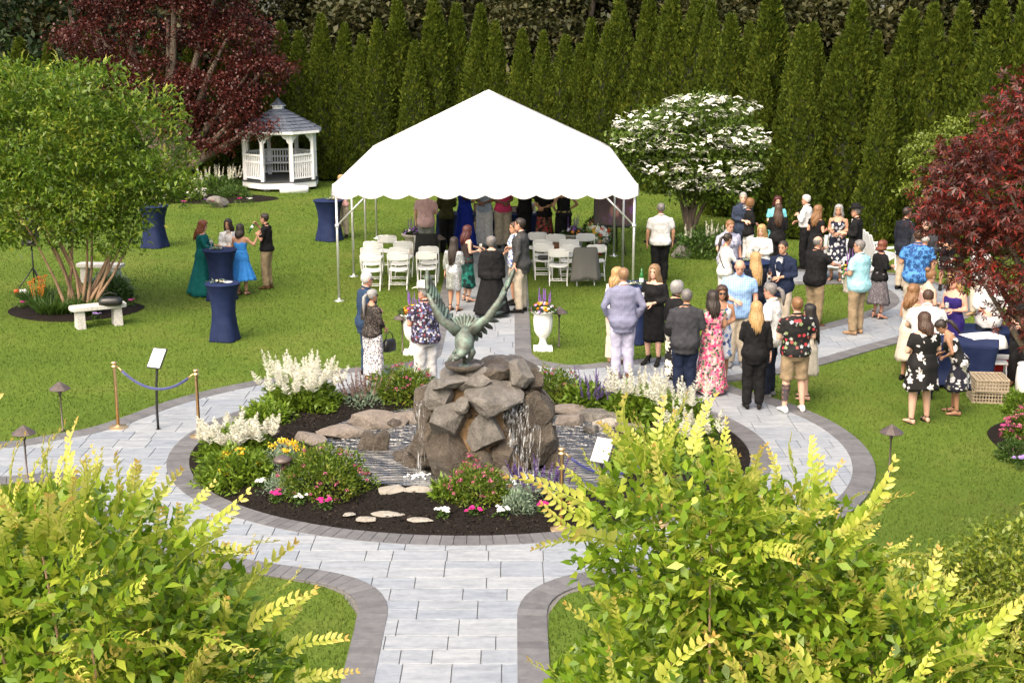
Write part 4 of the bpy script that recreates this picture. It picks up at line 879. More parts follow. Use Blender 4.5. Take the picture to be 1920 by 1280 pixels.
S3 = gz(1052, 992); stanchion(S3, 'brass rope stand in front of the bed by right myrtle'); S4 = gz(1240, 985); stanchion(S4, 'brass rope stand behind the right myrtle'); rope(S3 + Vector((.03, .02, .94)), S4 + Vector((-.03, -.02, .94)), 'blue velvet rope behind the right myrtle')
def sign(loc, label, rz, seed):
    s_ = thing('sign_stand', label, 'sign', loc, rz)
    MB().lathe([(.001, 0), (.165, 0), (.165, .008), (.03, .02)], n=28).build('base', M_black, s_)
    MB().tube([(0, 0, .01), (0, -.005, .35), (0, .02, .7), (0, .07, .98), (0, .08, 1.02)], .018, 10, flat=1.0).build('post', M_black, s_)
    Mx = Matrix.Rotation(R(-38), 3, 'X'); c_ = Vector((0, .07, 1.06))
    fr = MB().box((0, 0, 0), (.235, .022, .32)).xf(lambda v_: Mx @ v_ + c_).build('frame', M_black, s_, smooth=False)
    m, t, b = nodes('printed_notice'); v = coord(t); sx_ = t.nodes.new('ShaderNodeSeparateXYZ'); t.links.new(v, sx_.inputs[0])
    ln_ = math_(t, 'LESS_THAN', math_(t, 'FRACT', math_(t, 'MULTIPLY', sx_.outputs[2], 38)), .38); ins = math_(t, 'LESS_THAN', math_(t, 'ABSOLUTE', sx_.outputs[0]), math_(t, 'ADD', .03, math_(t, 'MULTIPLY', noise_(t, coord(t, (0, 0, 30)), 1, 1), .09)))
    c2 = mixc(t, math_(t, 'MULTIPLY', math_(t, 'MULTIPLY', ln_, ins), .35), (.70, .78, .82), (.25, .42, .6)); t.links.new(c2, b.inputs['Base Color']); b.inputs['Roughness'].default_value = .25
    MB().box((0, -.0125, 0), (.205, .003, .29)).xf(lambda v_: Mx @ v_ + c_).build('notice', m, fr, smooth=False)
sign(gz(297, 806), 'black curved sign stand with white notice between rope stands', R(-22), 1); sign(gz(1122, 1012), 'black sign stand with notice behind the right myrtle', R(-30), 2)
# ================================================================= ROCK FOUNTAIN
def rockmat(name, c1, c2, c3, rough=.6):
    m, t, b = nodes(name); v = coord(t); n1 = noise_(t, v, 5, 9, .72); n2 = noise_(t, v, 34, 8, .75)
    c_ = mixc(t, .4, ramp(t, n1, [(.3, c1), (.5, c2), (.7, c3)]), ramp(t, n2, [(.3, c1), (.7, c3)])); t.links.new(c_, b.inputs['Base Color']); b.inputs['Roughness'].default_value = rough
    bump(t, b, math_(t, 'ADD', n1, math_(t, 'MULTIPLY', n2, .6)), 1.0, .06); return m
M_rock = rockmat('grey_brown_boulder', (.045, .040, .034), (.13, .118, .102), (.32, .30, .27)); M_wet = rockmat('wet_dark_boulder', (.022, .017, .012), (.07, .055, .040), (.18, .15, .115), .2)
M_slab = rockmat('tan_fieldstone', (.10, .08, .065), (.21, .175, .145), (.34, .30, .26), .7); M_pale = rockmat('pale_flagstone', (.24, .215, .18), (.36, .33, .28), (.48, .45, .40), .75)
M_mort = mat('sandy_mortar', (.20, .125, .06), .9, .3, 20, bmp=.5)
def rock_mesh(d, seed, sub=3, cuts=9, name='boulder', M_=None, rough=.05):
    lr = random.Random(seed); bm = bmesh.new(); bmesh.ops.create_icosphere(bm, subdivisions=sub, radius=1); pl = []
    for i in range(cuts):
        n_ = Vector((lr.gauss(0, 1), lr.gauss(0, 1), lr.gauss(0, 1))).normalized(); pl.append((n_, lr.uniform(.48, .78)))
    from mathutils import noise as mn
    for v_ in bm.verts:
        for n_, k in pl:
            e = v_.co.dot(n_) - k
            if e > 0: v_.co -= n_ * e * .995
        v_.co += v_.co.normalized() * (mn.noise(v_.co * 2.2 + Vector((seed, 0, 0))) * rough * .9 + mn.noise(v_.co * 5 + Vector((0, seed, 0))) * rough * .55 + mn.noise(v_.co * 14) * rough * .25)
        v_.co = Vector((v_.co.x * d[0], v_.co.y * d[1], v_.co.z * d[2]))
    me = bpy.data.meshes.new(name); bm.to_mesh(me); bm.free(); me.materials.append(M_ or M_rock); return me
FB = gz(912, 866); fo = thing('rock_fountain', 'tall pile of mortared boulders with waterfalls rising from the pond', 'fountain', (FB.x, FB.y, .0))
# (x, y, z, half sizes, wet)
FR = [(.06, -.50, 1.02, .37, .30, .25, 0), (-.50, -.42, 1.20, .25, .24, .09, 0), (-.13, -.42, 1.22, .2, .2, .12, 0), (.44, -.22, 1.24, .19, .22, .18, 0), (.64, -.05, 1.16, .12, .16, .15, 1),
      (-.47, -.58, .74, .29, .22, .23, 0), (.0, -.66, .64, .25, .2, .31, 0), (-.50, -.64, .28, .32, .26, .34, 1), (.70, -.28, .82, .22, .24, .26, 1), (.38, -.34, .62, .26, .2, .42, 1), (.70, -.36, .40, .24, .22, .25, 1), (-.05, -.78, .22, .19, .17, .26, 1),
      (-.62, -.34, 1.02, .2, .24, .17, 0), (-.78, -.30, .78, .13, .18, .2, 1), (-.80, -.34, .48, .18, .2, .26, 1), (.2, -.72, .30, .16, .14, .2, 1), (-.05, .1, 1.16, .34, .34, .2, 0), (.4, .25, 1.2, .36, .3, .16, 1), (.1, .38, .8, .5, .34, .45, 1), (-.55, .15, .75, .38, .4, .5, 1), (.62, .2, .6, .34, .4, .5, 1), (-.4, .1, 1.18, .28, .28, .14, 0), (.14, -.18, 1.3, .22, .2, .1, 1), (-.85, -.15, .2, .24, .26, .24, 1), (.8, -.1, .2, .25, .3, .28, 1), (.24, -.92, .06, .1, .09, .14, 0), (-.28, -.72, .98, .1, .08, .1, 0)]
for i, (x, y, z, a, b_, c_, wt) in enumerate(FR):
    o = link('boulder', rock_mesh((a * 1.30, b_ * 1.36, c_ * 1.32), 40 + i, 4 if a > .15 else 3, 14, M_=M_wet if wt else M_rock), fo); o.location = (x, y, z); o.rotation_euler = (random.uniform(-.2, .2), random.uniform(-.2, .2), random.uniform(-.5, .5))
lrk = random.Random(77)
for i in range(34):
    a = lrk.uniform(math.pi * .95, math.pi * 2.05); z = lrk.uniform(.1, 1.22); r_ = (.80 - .22 * z) * lrk.uniform(.92, 1.06); s_ = lrk.uniform(.06, .13)
    o = link('boulder', rock_mesh((s_ * 1.3, s_ * 1.1, s_ * lrk.uniform(.6, 1.0)), 300 + i, 3, 14, M_=M_wet if lrk.random() < .55 else M_rock), fo); o.location = (r_ * math.cos(a), r_ * math.sin(a) * .95 - .05, z); o.rotation_euler = (lrk.uniform(-.4, .4), lrk.uniform(-.4, .4), lrk.uniform(0, 6))
fo.scale = (1.0, .97, 1.0)
MB().lathe([(.72, -.05), (.68, .3), (.62, .7), (.52, 1.02), (.40, 1.16), (.01, 1.2)], n=20, fn=lambda q, z: 1 + .08 * math.sin(3 * q + z * 4)).xf(lambda v_: Vector((v_.x, v_.y * .82 - .06, v_.z))).build('mortar', M_mort, fo)
m, t, b = nodes('falling_water'); b.inputs['Base Color'].default_value = (.82, .86, .90, 1); b.inputs['Roughness'].default_value = .15; b.inputs['Specular IOR Level'].default_value = .8
st = noise_(t, coord(t, (1, 1, .07)), 46, 3, .6); al = ramp(t, st, [(.52, (0, 0, 0)), (.74, (.6, .6, .6))]); t.links.new(al, b.inputs['Alpha']); M_fall = m
def fall(x0, x1, z0, z1, y0, y1, seed):
    mb = MB(); n = 10; k = 12; vs = []
    for i in range(k + 1):
        u = i / k
        for j in range(n + 1):
            s_ = j / n; vs.append((x0 + (x1 - x0) * s_ + .03 * math.sin(u * 5 + seed) * u, y0 + (y1 - y0) * u ** .5 + .03 * math.sin(s_ * 9 + seed), z0 + (z1 - z0) * u))
    return mb.add(vs, [(i * (n + 1) + j, i * (n + 1) + j + 1, (i + 1) * (n + 1) + j + 1, (i + 1) * (n + 1) + j) for i in range(k) for j in range(n)]).build('waterfall', M_fall, fo)
fall(.22, .56, 1.0, .03, -.5, -.72, 1); fall(.30, .5, .95, .03, -.54, -.78, 3); fall(-.93, -.80, 1.0, .03, -.45, -.62, 5); fall(.56, .72, .7, .05, -.58, -.66, 7)
M_foam = mat('white_foam', (.75, .78, .8), .5, .1, 30); fm = MB(); lr_ = random.Random(4)
for i in range(150): a = lr_.random() * 6.28; q = abs(lr_.gauss(0, .16)); fm.ell((.38 + q * math.cos(a) * 1.2, -.84 + q * math.sin(a), .035), (lr_.uniform(.008, .026),) * 2 + (lr_.uniform(.006, .02),), 6, 3)
for i in range(40): fm.ell((-.88 + lr_.gauss(0, .07), -.68 + lr_.gauss(0, .06), .035), (lr_.uniform(.008, .02),) * 2 + (.01,), 6, 3)
tag(fm.build('foam', M_foam, fo), kind='stuff')
dish = MB().lathe([(.001, 1.30), (.15, 1.30), (.25, 1.36), (.27, 1.41), (.24, 1.42), (.20, 1.39), (.001, 1.38)], (-.28, -.12, 0), 28).build('dish', M_wet, fo)
# ================================================================= BRONZE EAGLE
m, t, b = nodes('verdigris_bronze'); v = coord(t); n1 = noise_(t, v, 7, 6, .65)
t.links.new(ramp(t, n1, [(.32, (.05, .054, .046)), (.48, (.10, .115, .098)), (.62, (.145, .21, .175)), (.76, (.25, .37, .31))]), b.inputs['Base Color']); b.inputs['Roughness'].default_value = .55; b.inputs['Metallic'].default_value = .35; bump(t, b, noise_(t, v, 40, 4), .4, .01); M_verd = m
eg = thing('eagle_statue', 'green bronze eagle with raised wings on top of the rock fountain', 'statue', (FB.x - .28, FB.y - .12, 1.36)); eg.scale = (1.04, .92, .80)
body = MB(); body.tube([(.02, .10, .66), (0, .06, .60), (0, .0, .50), (0, -.06, .38), (-.02, -.12, .29), (-.05, -.18, .25), (-.09, -.22, .22)], [.03, .085, .12, .125, .085, .058, .03], 14)
body.ell((-.10, -.23, .215), (.05, .062, .05), 12, 8); body.tube([(-.12, -.275, .21), (-.135, -.31, .19), (-.135, -.315, .16)], [.022, .015, .003], 8)
body.tube([(.05, -.03, .36), (.10, -.08, .26), (.08, -.04, .16), (.02, -.01, .10), (.0, 0, .02)], [.062, .05, .032, .024, .03], 10); body.tube([(-.05, -.04, .36), (-.04, -.10, .25), (.0, -.02, .15), (.0, 0, .04)], [.06, .042, .028, .03], 10)
for a in (-.5, .3, 1.1, 2.2): body.tube([(0, 0, .03), (.05 * math.sin(a), -.05 * math.cos(a), .035), (.09 * math.sin(a), -.09 * math.cos(a), .01)], [.02, .014, .004], 6)
for a in (-.7, 0, .7): body.tube([(-.13, -.1, .25), (-.17 + .03 * a, -.13, .18), (-.18 + .06 * a, -.15, .12)], [.022, .014, .004], 6)
body.tube([(-.04, -.06, .36), (-.10, -.09, .30), (-.14, -.1, .25)], [.045, .035, .022], 8)
body.lathe([(.001, 0), (.10, 0), (.11, .02), (.06, .05), (.001, .06)], n=16)
body.build('body', M_verd, eg)
def feather(mb, p, d, side, L, W):
    p, d, side = Vector(p), Vector(d).normalized(), Vector(side).normalized(); nn_ = d.cross(side); vs = []
    for u, k in ((0, .35), (.25, .9), (.6, 1), (.85, .75), (1, .08)):
        c0 = p + d * L * u + nn_ * (.03 * L * math.sin(u * 3)); vs += [c0 - side * W * k, c0 + nn_ * W * .28, c0 + side * W * k, c0 - nn_ * W * .2]
    mb.loft([vs[i * 4:i * 4 + 4] for i in range(5)])
for sx, el, tip in ((-1, (-.30, .02, .80), (-.46, .06, 1.22)), (1, (.30, .04, .82), (.52, .10, 1.25))):
    wg = MB(); sh, el, tip = Vector((sx * .07, .02, .56)), Vector(el), Vector(tip); mid = sh.lerp(el, .5) + Vector((0, 0, .02)); arm = [sh, mid, el, el.lerp(tip, .45), tip]
    wg.tube(arm, [.085, .075, .062, .046, .02], 10, flat=.6)
    w_ = wg.build('wing', M_verd, eg)
    for i in range(13):
        u = i / 12; k = u * 4; p = arm[min(3, int(k))].lerp(arm[min(3, int(k)) + 1], k - min(3, int(k))); dr = Vector((sx * (.10 + .15 * u), .20, -.55 + 1.35 * u ** 1.2)) if sx > 0 else Vector((-.02 + .30 * (1 - u) * .4, .22, -.4 + 1.35 * u ** .9))
        mb = MB(); feather(mb, p, dr, Vector((dr.z, 0, -dr.x)), .22 + .18 * u, .038); mb.build('feather', M_verd, w_)
for i in range(9):
    a = (i - 4) * .20; mb = MB(); feather(mb, (.03 * (i - 4) * .3, .10, .58), (math.sin(a), .28, math.cos(a)), (math.cos(a), 0, -math.sin(a)), .30 - .012 * abs(i - 4), .032); mb.build('tail_feather', M_verd, eg)
# ================================================================= POND STONES
def stone(px, py, w_, hpx, label, M_, seed, dep=1.0, z=.02, rz=0):
    p = gz(px, py); k = (p.y * math.cos(PITCH) + CH * math.sin(PITCH)) / FPX; o = link('pond_stone', rock_mesh((w_ * k / 2 * 1.25, w_ * k / 2 * dep * 1.2, hpx * k / 2 * 1.3), seed, 3, 9, 'pond_stone', M_), None); o.location = (p.x, p.y, z + hpx * k * .32); o.rotation_euler = (0, 0, rz); tag(o, label, 'stone', 'stones around the pond')
for i, (px, py, w_, h_, M_, dep, lb) in enumerate([
    (576, 832, 62, 26, M_slab, .7, 'low tan ledge stone at the pond corner by the astilbes'), (640, 818, 100, 30, M_slab, .5, 'long tan ledge stone, stepped, along the back of the pond'), (705, 800, 110, 34, M_slab, .5, 'thick tan ledge stone along the back of the pond'), (765, 790, 90, 30, M_slab, .6, 'tan ledge stone beside the fountain waterfall'), (540, 845, 40, 22, M_slab, .8, 'small tan stone beside the yellow flowers'),
    (742, 932, 66, 30, M_pale, .6, 'pale rounded edge stone beside the pink spirea'), (790, 935, 74, 26, M_pale, .5, 'pale flat edge stone in front of the fountain'), (848, 935, 40, 24, M_pale, .6, 'small pale edge stone between two spirea'),
    (690, 842, 36, 40, M_wet, .8, 'dark upright stone standing in the pond'), (716, 846, 34, 46, M_wet, .8, 'dark leaning stone standing in the pond'), (702, 800, 40, 30, M_wet, .9, 'small dark stone in the water behind the upright pair'), (735, 803, 30, 24, M_wet, .9, 'smallest dark stone in the pond'), (758, 862, 46, 28, M_wet, .9, 'round dark stone in the pond by the fountain'), (790, 872, 60, 26, M_wet, .8, 'flat dark stone at the fountain foot'),
    (1070, 795, 70, 26, M_slab, .6, 'flat brown stone in the stacked ledge right of the fountain'), (1065, 778, 66, 22, M_slab, .6, 'upper flat stone of the stacked ledge right of the fountain'), (1118, 790, 66, 28, M_rock, .6, 'grey layered stone in the ledge right of the fountain'), (1140, 802, 50, 24, M_pale, .6, 'pale blue grey stone on the ledge right of the fountain'), (1175, 812, 54, 26, M_slab, .7, 'brown stone at the end of the ledge right of the fountain'), (1108, 812, 36, 20, M_rock, .7, 'small stone under the ledge right of the fountain'), (1072, 760, 30, 14, M_pale, .8, 'small tan stone under the spirea right of the fountain'), (1205, 835, 50, 26, M_slab, .7, 'brown stone behind the right myrtle'),
    (730, 975, 60, 7, M_pale, .45, 'broken pale stepping stone in the mulch'), (790, 985, 44, 6, M_pale, .5, 'small pale stepping stone in the mulch'), (690, 983, 44, 6, M_pale, .5, 'pale stepping stone near the bed border'), (655, 975, 24, 6, M_pale, .5, 'tiny pale stone chip in the mulch'), (799, 972, 22, 6, M_pale, .5, 'tiny pale stone chip beside the stepping stones')]):
    stone(px, py, w_, h_, lb, M_, 100 + i, dep, rz=random.uniform(-.2, .2), z=.0 if h_ > 8 else .06)
# ================================================================= BED PLANTS
M_ast = leafmat('astilbe_leaf', [(.08, .15, .012), (.14, .23, .02), (.21, .30, .03)], .35); M_plume = leafmat('astilbe_plume', [(.66, .65, .54), (.78, .77, .66), (.84, .83, .75)], .25)
M_spir = leafmat('spirea_leaf', [(.05, .10, .010), (.09, .16, .015), (.15, .22, .02), (.22, .2, .03)], .35); M_sage = leafmat('silver_leaf', [(.16, .23, .15), (.24, .32, .22)], .25); M_blade = leafmat('daylily_blade', [(.04, .09, .012), (.08, .15, .02)], .3)
M_sp_pink = leafmat('spirea_flower', [(.30, .06, .11), (.42, .09, .17), (.5, .16, .24)], .2); M_yel = leafmat('yarrow_flower', [(.7, .45, .02), (.8, .6, .05)], .2); M_lav = leafmat('salvia_flower', [(.12, .07, .24), (.22, .14, .36)], .2); M_brn = leafmat('faded_salvia', [(.25, .16, .13), (.36, .25, .22)], .2)
def mound(name, label, cat_, loc, r_, h_, M_, n=2600, leaf=.07, wid=.4, group=None, ry=None, cone=False):
    o = thing(name, label, cat_, loc, group=group); u = shell(n); u[:, 2] = np.abs(u[:, 2]); q = rng.uniform(.35, 1, (n, 1)) ** .5; lob = 1 + .13 * np.sin(5 * np.arctan2(u[:, 1], u[:, 0]) + r_ * 31)[:, None] + .08 * np.sin(11 * u[:, [2]] + 7 * u[:, [0]])
    P = u * q * lob * [r_, ry or r_, h_]; D = u * .7 + rng.normal(0, .5, (n, 3)) + [0, 0, .25]; L = leaf * rng.uniform(.6, 1.3, n); np_mesh('foliage', *leaf_np(P, D, L, L * wid), M_, o)
    mb = MB()
    for i in range(9): a = i * .7; mb.tube([(.02 * math.cos(a), .02 * math.sin(a), -.03), (r_ * .5 * math.cos(a), r_ * .5 * math.sin(a), h_ * .7)], .006, 5)
    mb.build('stems', M_bark, o); o['_r'] = r_; return o
def heads(o, r_, h_, n, M_, size=.035, zmin=.3, name='blossom', ry=None, lift=1.05, top=False):
    u = shell(n); u[:, 2] = np.abs(u[:, 2]) * .8 + zmin; u = unit(u); Pc = u * [r_, ry or r_, h_] * lift; k = 12
    P = np.repeat(Pc, k, 0) + rng.normal(0, size * .45, (n * k, 3)) * [1, 1, .35]; np_mesh(name, *leaf_np(P, rng.normal(0, 1, (n * k, 3)) + [0, 0, .3], size * .75, size * .6), M_, o)
def plumes(o, r_, z0, hmin, hmax, n, M_, ry=None, w0=.07, name='plume', lean=.35):
    for i in range(n):
        a = random.random() * 6.28; q = math.sqrt(random.random()) * r_; b0 = np.array([q * math.cos(a), (ry or r_) / r_ * q * math.sin(a), z0]); hh = random.uniform(hmin, hmax); dr = np.array([math.cos(a) * lean * q / r_ + random.gauss(0, .12), math.sin(a) * lean * q / r_ + random.gauss(0, .12), 1]); k = 110
        s_ = rng.random(k); rad = w0 * (1 - s_) ** .8; th = rng.uniform(0, 6.28, k); P = b0 + dr * hh * (.25 + .75 * s_)[:, None]; D = np.c_[np.cos(th), np.sin(th), np.full(k, .75)]; V, F_ = leaf_np(P, D, rad * rng.uniform(.6, 1.3, k) + .012, .013)
        np_mesh(name, V, F_, M_, o)
def clear(o):
    if '_r' in o: del o['_r']
a_ = mound('astilbe', 'largest white plumed astilbe at the back of the round bed', 'plant', gz(566, 770), .60, .46, M_ast, 3600, .10, .42); plumes(a_, .58, .32, .3, .55, 60, M_plume, w0=.10)
a_ = mound('astilbe', 'white plumed astilbe behind the yellow flowers by the rope stand', 'plant', gz(448, 855), .50, .36, M_ast, 2600, .09, .42); plumes(a_, .5, .2, .2, .36, 60, M_plume, w0=.09)
a_ = mound('astilbe', 'white plumed astilbe behind the right myrtle by the guests', 'plant', gz(1196, 780), .50, .42, M_ast, 2800, .10, .42); plumes(a_, .42, .30, .25, .50, 26, M_plume)
a_ = mound('astilbe', 'white plumed astilbe in front of the charcoal suited man', 'plant', gz(1270, 802), .52, .46, M_ast, 2800, .10, .42); plumes(a_, .46, .3, .25, .52, 28, M_plume)
a_ = mound('astilbe', 'low white astilbe right of the pond behind the myrtle', 'plant', gz(1290, 850), .45, .40, M_ast, 2400, .09, .42); plumes(a_, .42, .26, .2, .4, 24, M_plume)
a_ = mound('coneflower_clump', 'leafy green clump with orange yellow flowers by the rope stand', 'plant', gz(448, 905), .52, .42, M_ast, 3000, .09, .36); heads(a_, .36, .42, 20, M_yel, .05, .6)
a_ = mound('yarrow', 'flat yellow yarrow heads behind the dome light', 'plant', gz(535, 885), .34, .36, M_sage, 1100, .08, .2); heads(a_, .32, .42, 22, M_yel, .055, .6)
a_ = mound('spirea', 'large pink spirea beside the dome light in the round bed', 'plant', gz(606, 925), .62, .58, M_spir, 5200, .065, .34); heads(a_, .6, .56, 60, M_sp_pink, .028, .2)
a_ = mound('spirea', 'round pink spirea at the front of the bed before the fountain', 'plant', gz(896, 948), .50, .48, M_spir, 5000, .05, .34); heads(a_, .46, .48, 46, M_sp_pink, .03, .6)
a_ = mound('spirea', 'pink spirea behind the fountain, by the woman in sheer black', 'plant', gz(758, 752), .58, .52, M_spir, 4200, .07, .34); heads(a_, .5, .58, 18, M_sp_pink, .035, .5)
a_ = mound('spirea', 'pink spirea behind the fountain on the urn side', 'plant', gz(1040, 752), .46, .50, M_spir, 3800, .06, .34); heads(a_, .42, .58, 14, M_sp_pink, .035, .5)
a_ = mound('milkweed', 'upright pink flowered stems at the foot of the fountain', 'plant', gz(885, 905), .16, .34, M_spir, 360, .07, .3); heads(a_, .14, .36, 8, M_sp_pink, .05, .6)
mound('artemisia', 'silvery green mound in front of the round bed', 'plant', gz(972, 968), .21, .30, M_sage, 1600, .055, .3)
mound('lamb_ear', 'silver leaved tuft under the dome light', 'plant', gz(535, 930), .28, .26, M_sage, 900, .08, .2)
mound('leafy_perennial', 'broad leaved green plant right of the back spirea', 'plant', gz(1098, 765), .32, .36, M_ast, 900, .13, .3); mound('leafy_perennial', 'green leafy plant beside the front spirea', 'plant', gz(842, 945), .22, .30, M_ast, 420, .12, .28); mound('leafy_perennial', 'green clump between the two left astilbes', 'plant', gz(500, 800), .42, .32, M_ast, 1700, .1, .35); mound('leafy_perennial', 'dense green perennial behind the right myrtle by the pond', 'plant', gz(1225, 880), .55, .5, M_ast, 2600, .11, .35); mound('leafy_perennial', 'small green plant near the ring border behind the myrtle', 'plant', gz(1335, 860), .28, .26, M_fol, 900, .07, .4)
a_ = mound('salvia', 'faded salvia spikes beside the back spirea', 'plant', gz(684, 765), .34, .24, M_sage, 1100, .07, .25); plumes(a_, .3, .14, .3, .46, 24, M_brn, w0=.022, name='spike')
a_ = mound('salvia', 'purple salvia spikes beside the dome light behind the pond', 'plant', gz(1112, 768), .34, .24, M_fol, 1000, .07, .25); plumes(a_, .3, .14, .3, .48, 26, M_lav, w0=.022, name='spike')
a_ = mound('lavender', 'purple lavender at the pond edge by the silvery mound', 'plant', gz(1012, 935), .40, .26, M_sage, 1200, .07, .2); plumes(a_, .36, .14, .2, .36, 30, M_lav, w0=.018, name='spike')
def imp(px, py, lab, col_, r_=.10):
    o = thing('bedding_plant', lab, 'flower', gz(px, py)); o.location.z = .05; P = np.c_[rng.normal(0, r_ * .5, (70, 2)), rng.uniform(0, r_, 70)]; np_mesh('foliage', *leaf_np(P, rng.normal(0, 1, (70, 3)) + [0, 0, .4], .05, .024), M_fol, o)
    for i in range(9): mb = MB(); blob_flower(mb, (random.gauss(0, r_ * .4), random.gauss(0, r_ * .4), r_ * 1.25), .032); mb.build('bloom', PETAL[col_], o)
for q in ((521, 948, 'magenta bedding flower left of the big spirea', 'magenta'), (609, 962, 'bright magenta bedding flower in front of the big spirea', 'magenta'), (563, 955, 'white bedding flower between the magenta pair', 'white'), (832, 980, 'small white bedding flower left of front spirea', 'white'), (890, 978, 'magenta bedding flower in front of the round spirea', 'magenta'), (940, 980, 'tiny pale bedding flower by the silvery mound', 'white'), (1018, 970, 'magenta bedding flower by the brass rope stand', 'magenta'), (488, 925, 'white bedding flower under the yellow clump', 'white'),
          (42, 582, 'pink bedding flower at the myrtle bed edge', 'pink'), (180, 604, 'lilac bedding flower under the stone bench', 'lilac'), (245, 578, 'pink bedding flower right of the stone bench', 'pink'), (385, 388, 'purple bedding flower in the gazebo bed', 'purple'), (402, 390, 'magenta bedding flower beside the gazebo bed rock', 'magenta'), (450, 386, 'magenta bedding flower near the gazebo', 'magenta'), (470, 386, 'white bedding flower at the tip of the gazebo bed', 'white'), (345, 392, 'pink bedding flower at the left of the gazebo bed', 'pink'), (1292, 478, 'lilac flowers beside the rock under the dogwood', 'lilac'),
          (1890, 820, 'pink bedding flower at the right bed edge', 'pink'), (1912, 880, 'lilac pink bedding flower in the right bed', 'lilac')): imp(*q, r_=.10 if q[1] > 500 else .15)
for px, py, w_, lab in ((412, 388, 40, 'rounded grey rock in the gazebo bed'), (1276, 482, 34, 'rounded grey rock under the dogwood')): stone(px, py, w_, 26, lab, M_rock, int(px), .8)
a_ = mound('spirea', 'pink spirea in the bed at the right lawn edge', 'plant', gz(1945, 830), .42, .5, M_spir, 3600, .06, .34); heads(a_, .48, .55, 60, M_sp_pink, .045, .1)
mound('box_ball', 'small round green shrub in the right bed', 'plant', gz(1900, 862), .22, .3, M_fol, 1600, .045, .4); mound('box_ball', 'round green shrub behind the pink spirea by the crates', 'plant', gz(1915, 775), .3, .34, M_ast, 1500, .06, .4)
a_ = mound('hydrangea', 'pale flowering shrub in the gazebo bed behind the myrtle', 'shrub', gz(330, 376), .95, .85, M_dog, 2600, .12, .5); heads(a_, .9, .85, 40, M_plume, .09, .2)
a_ = mound('astilbe', 'cream plumed astilbe in the gazebo bed', 'plant', gz(408, 362), .85, .55, M_fol, 2200, .12, .4); plumes(a_, .8, .35, .4, .65, 30, M_plume, w0=.06)
a_ = mound('low_shrub', 'feathery low shrub beside the gazebo bed rock', 'plant', gz(440, 372), .55, .4, M_fol, 1500, .1, .3)
a_ = mound('low_shrub', 'leafy shrub with pale plumes under the dogwood', 'shrub', gz(1325, 478), .85, .62, M_fol, 3000, .1, .45); plumes(a_, .7, .4, .25, .45, 18, M_plume, w0=.04)
def daylily(px, py, lab, r_, h_, n=380, fl=0):
    o = thing('daylily', lab, 'plant', gz(px, py)); a = rng.uniform(0, 6.28, n); q = np.sqrt(rng.random(n)) * r_ * .6; P = np.c_[q * np.cos(a), q * np.sin(a), np.zeros(n)]; D = np.c_[np.cos(a) * .55, np.sin(a) * .55, np.full(n, 1.0)]; L = rng.uniform(.6, 1.1, n) * h_ * 1.2; np_mesh('blades', *leaf_np(P, D, L, .022, .1, .35), M_blade, o)
    for i in range(fl): mb = MB(); x, y = random.gauss(0, r_ * .45), random.gauss(0, r_ * .35); z = h_ * random.uniform(1.0, 1.5); mb.tube([(x * .5, y * .5, .1), (x, y, z)], .005, 5); blob_flower(mb, (x, y, z), .055); mb.build('bloom', PETAL['orange'], o)
daylily(105, 590, 'grassy daylily clump at the foot of the myrtle', .55, .42); daylily(70, 572, 'daylilies with orange flowers below the loudspeaker', .42, .42, 260, 12); daylily(160, 592, 'daylily clump beside the stone bench', .4, .36)
mound('low_shrub', 'rounded green shrub between the myrtle and far bench', 'shrub', gz(205, 562), .5, .5, M_fol, 2400, .08, .4); a_ = mound('low_shrub', 'pale leaved shrub in front of the far stone bench', 'shrub', gz(205, 545), .45, .42, M_sage, 1500, .08, .35)
# ================================================================= THINGS UNDER AND AROUND THE TENT
ez = thing('picture_easel', 'black easel holding a large dark portrait by the tent corner', 'easel', gz(1152, 478), R(-12))
for p in (((-.28, 0, 0), (-.05, .0, 1.75)), ((.28, 0, 0), (.05, 0, 1.75)), ((0, .5, 0), (0, .05, 1.7))): MB().bar(*p, .04, .03).build('leg', M_black, ez, smooth=False)
MB().bar((-.38, -.04, .72), (.38, -.04, .72), .06, .035).build('ledge', M_black, ez, smooth=False)
m, t, b = nodes('dim_portrait_print'); v = coord(t); b.inputs['Roughness'].default_value = .3
gr_ = t.nodes.new('ShaderNodeTexGradient'); gr_.gradient_type = 'SPHERICAL'; mp = coord(t, (6, 6, 4.5)); t.links.new(mp, gr_.inputs[0]); c_ = ramp(t, noise_(t, v, 3.5, 3), [(.35, (.012, .006, .008)), (.55, (.05, .014, .02)), (.7, (.10, .03, .16))])
c_ = mixc(t, ramp(t, gr_.outputs['Fac'], [(.1, (0, 0, 0)), (.5, (1, 1, 1))]), c_, (.35, .16, .13)); t.links.new(c_, b.inputs['Base Color'])
pf = MB().box((0, 0, 0), (1.06, .03, .74)).build('picture_panel', M_black, ez, smooth=False); pf.location = (0, -.06, 1.12); pf.rotation_euler = (R(-8), 0, 0)
MB().box((0, -.018, 0), (1.0, .004, .68)).build('print', m, pf, smooth=False)
wr_ = thing('flower_wreath', 'standing wreath of white, yellow and coral flowers by the easel', 'flowers', gz(1122, 476))
for x in (-.2, .2): MB().tube([(x, 0, 0), (x * .4, .1, .9)], .012, 6).build('stand_leg', M_black, wr_)
n = 500; u = shell(n); np_mesh('foliage', *leaf_np(u * [.34, .14, .36] + [0, -.02, .55], u + rng.normal(0, .3, (n, 3)), .12, .035), M_fol, wr_)
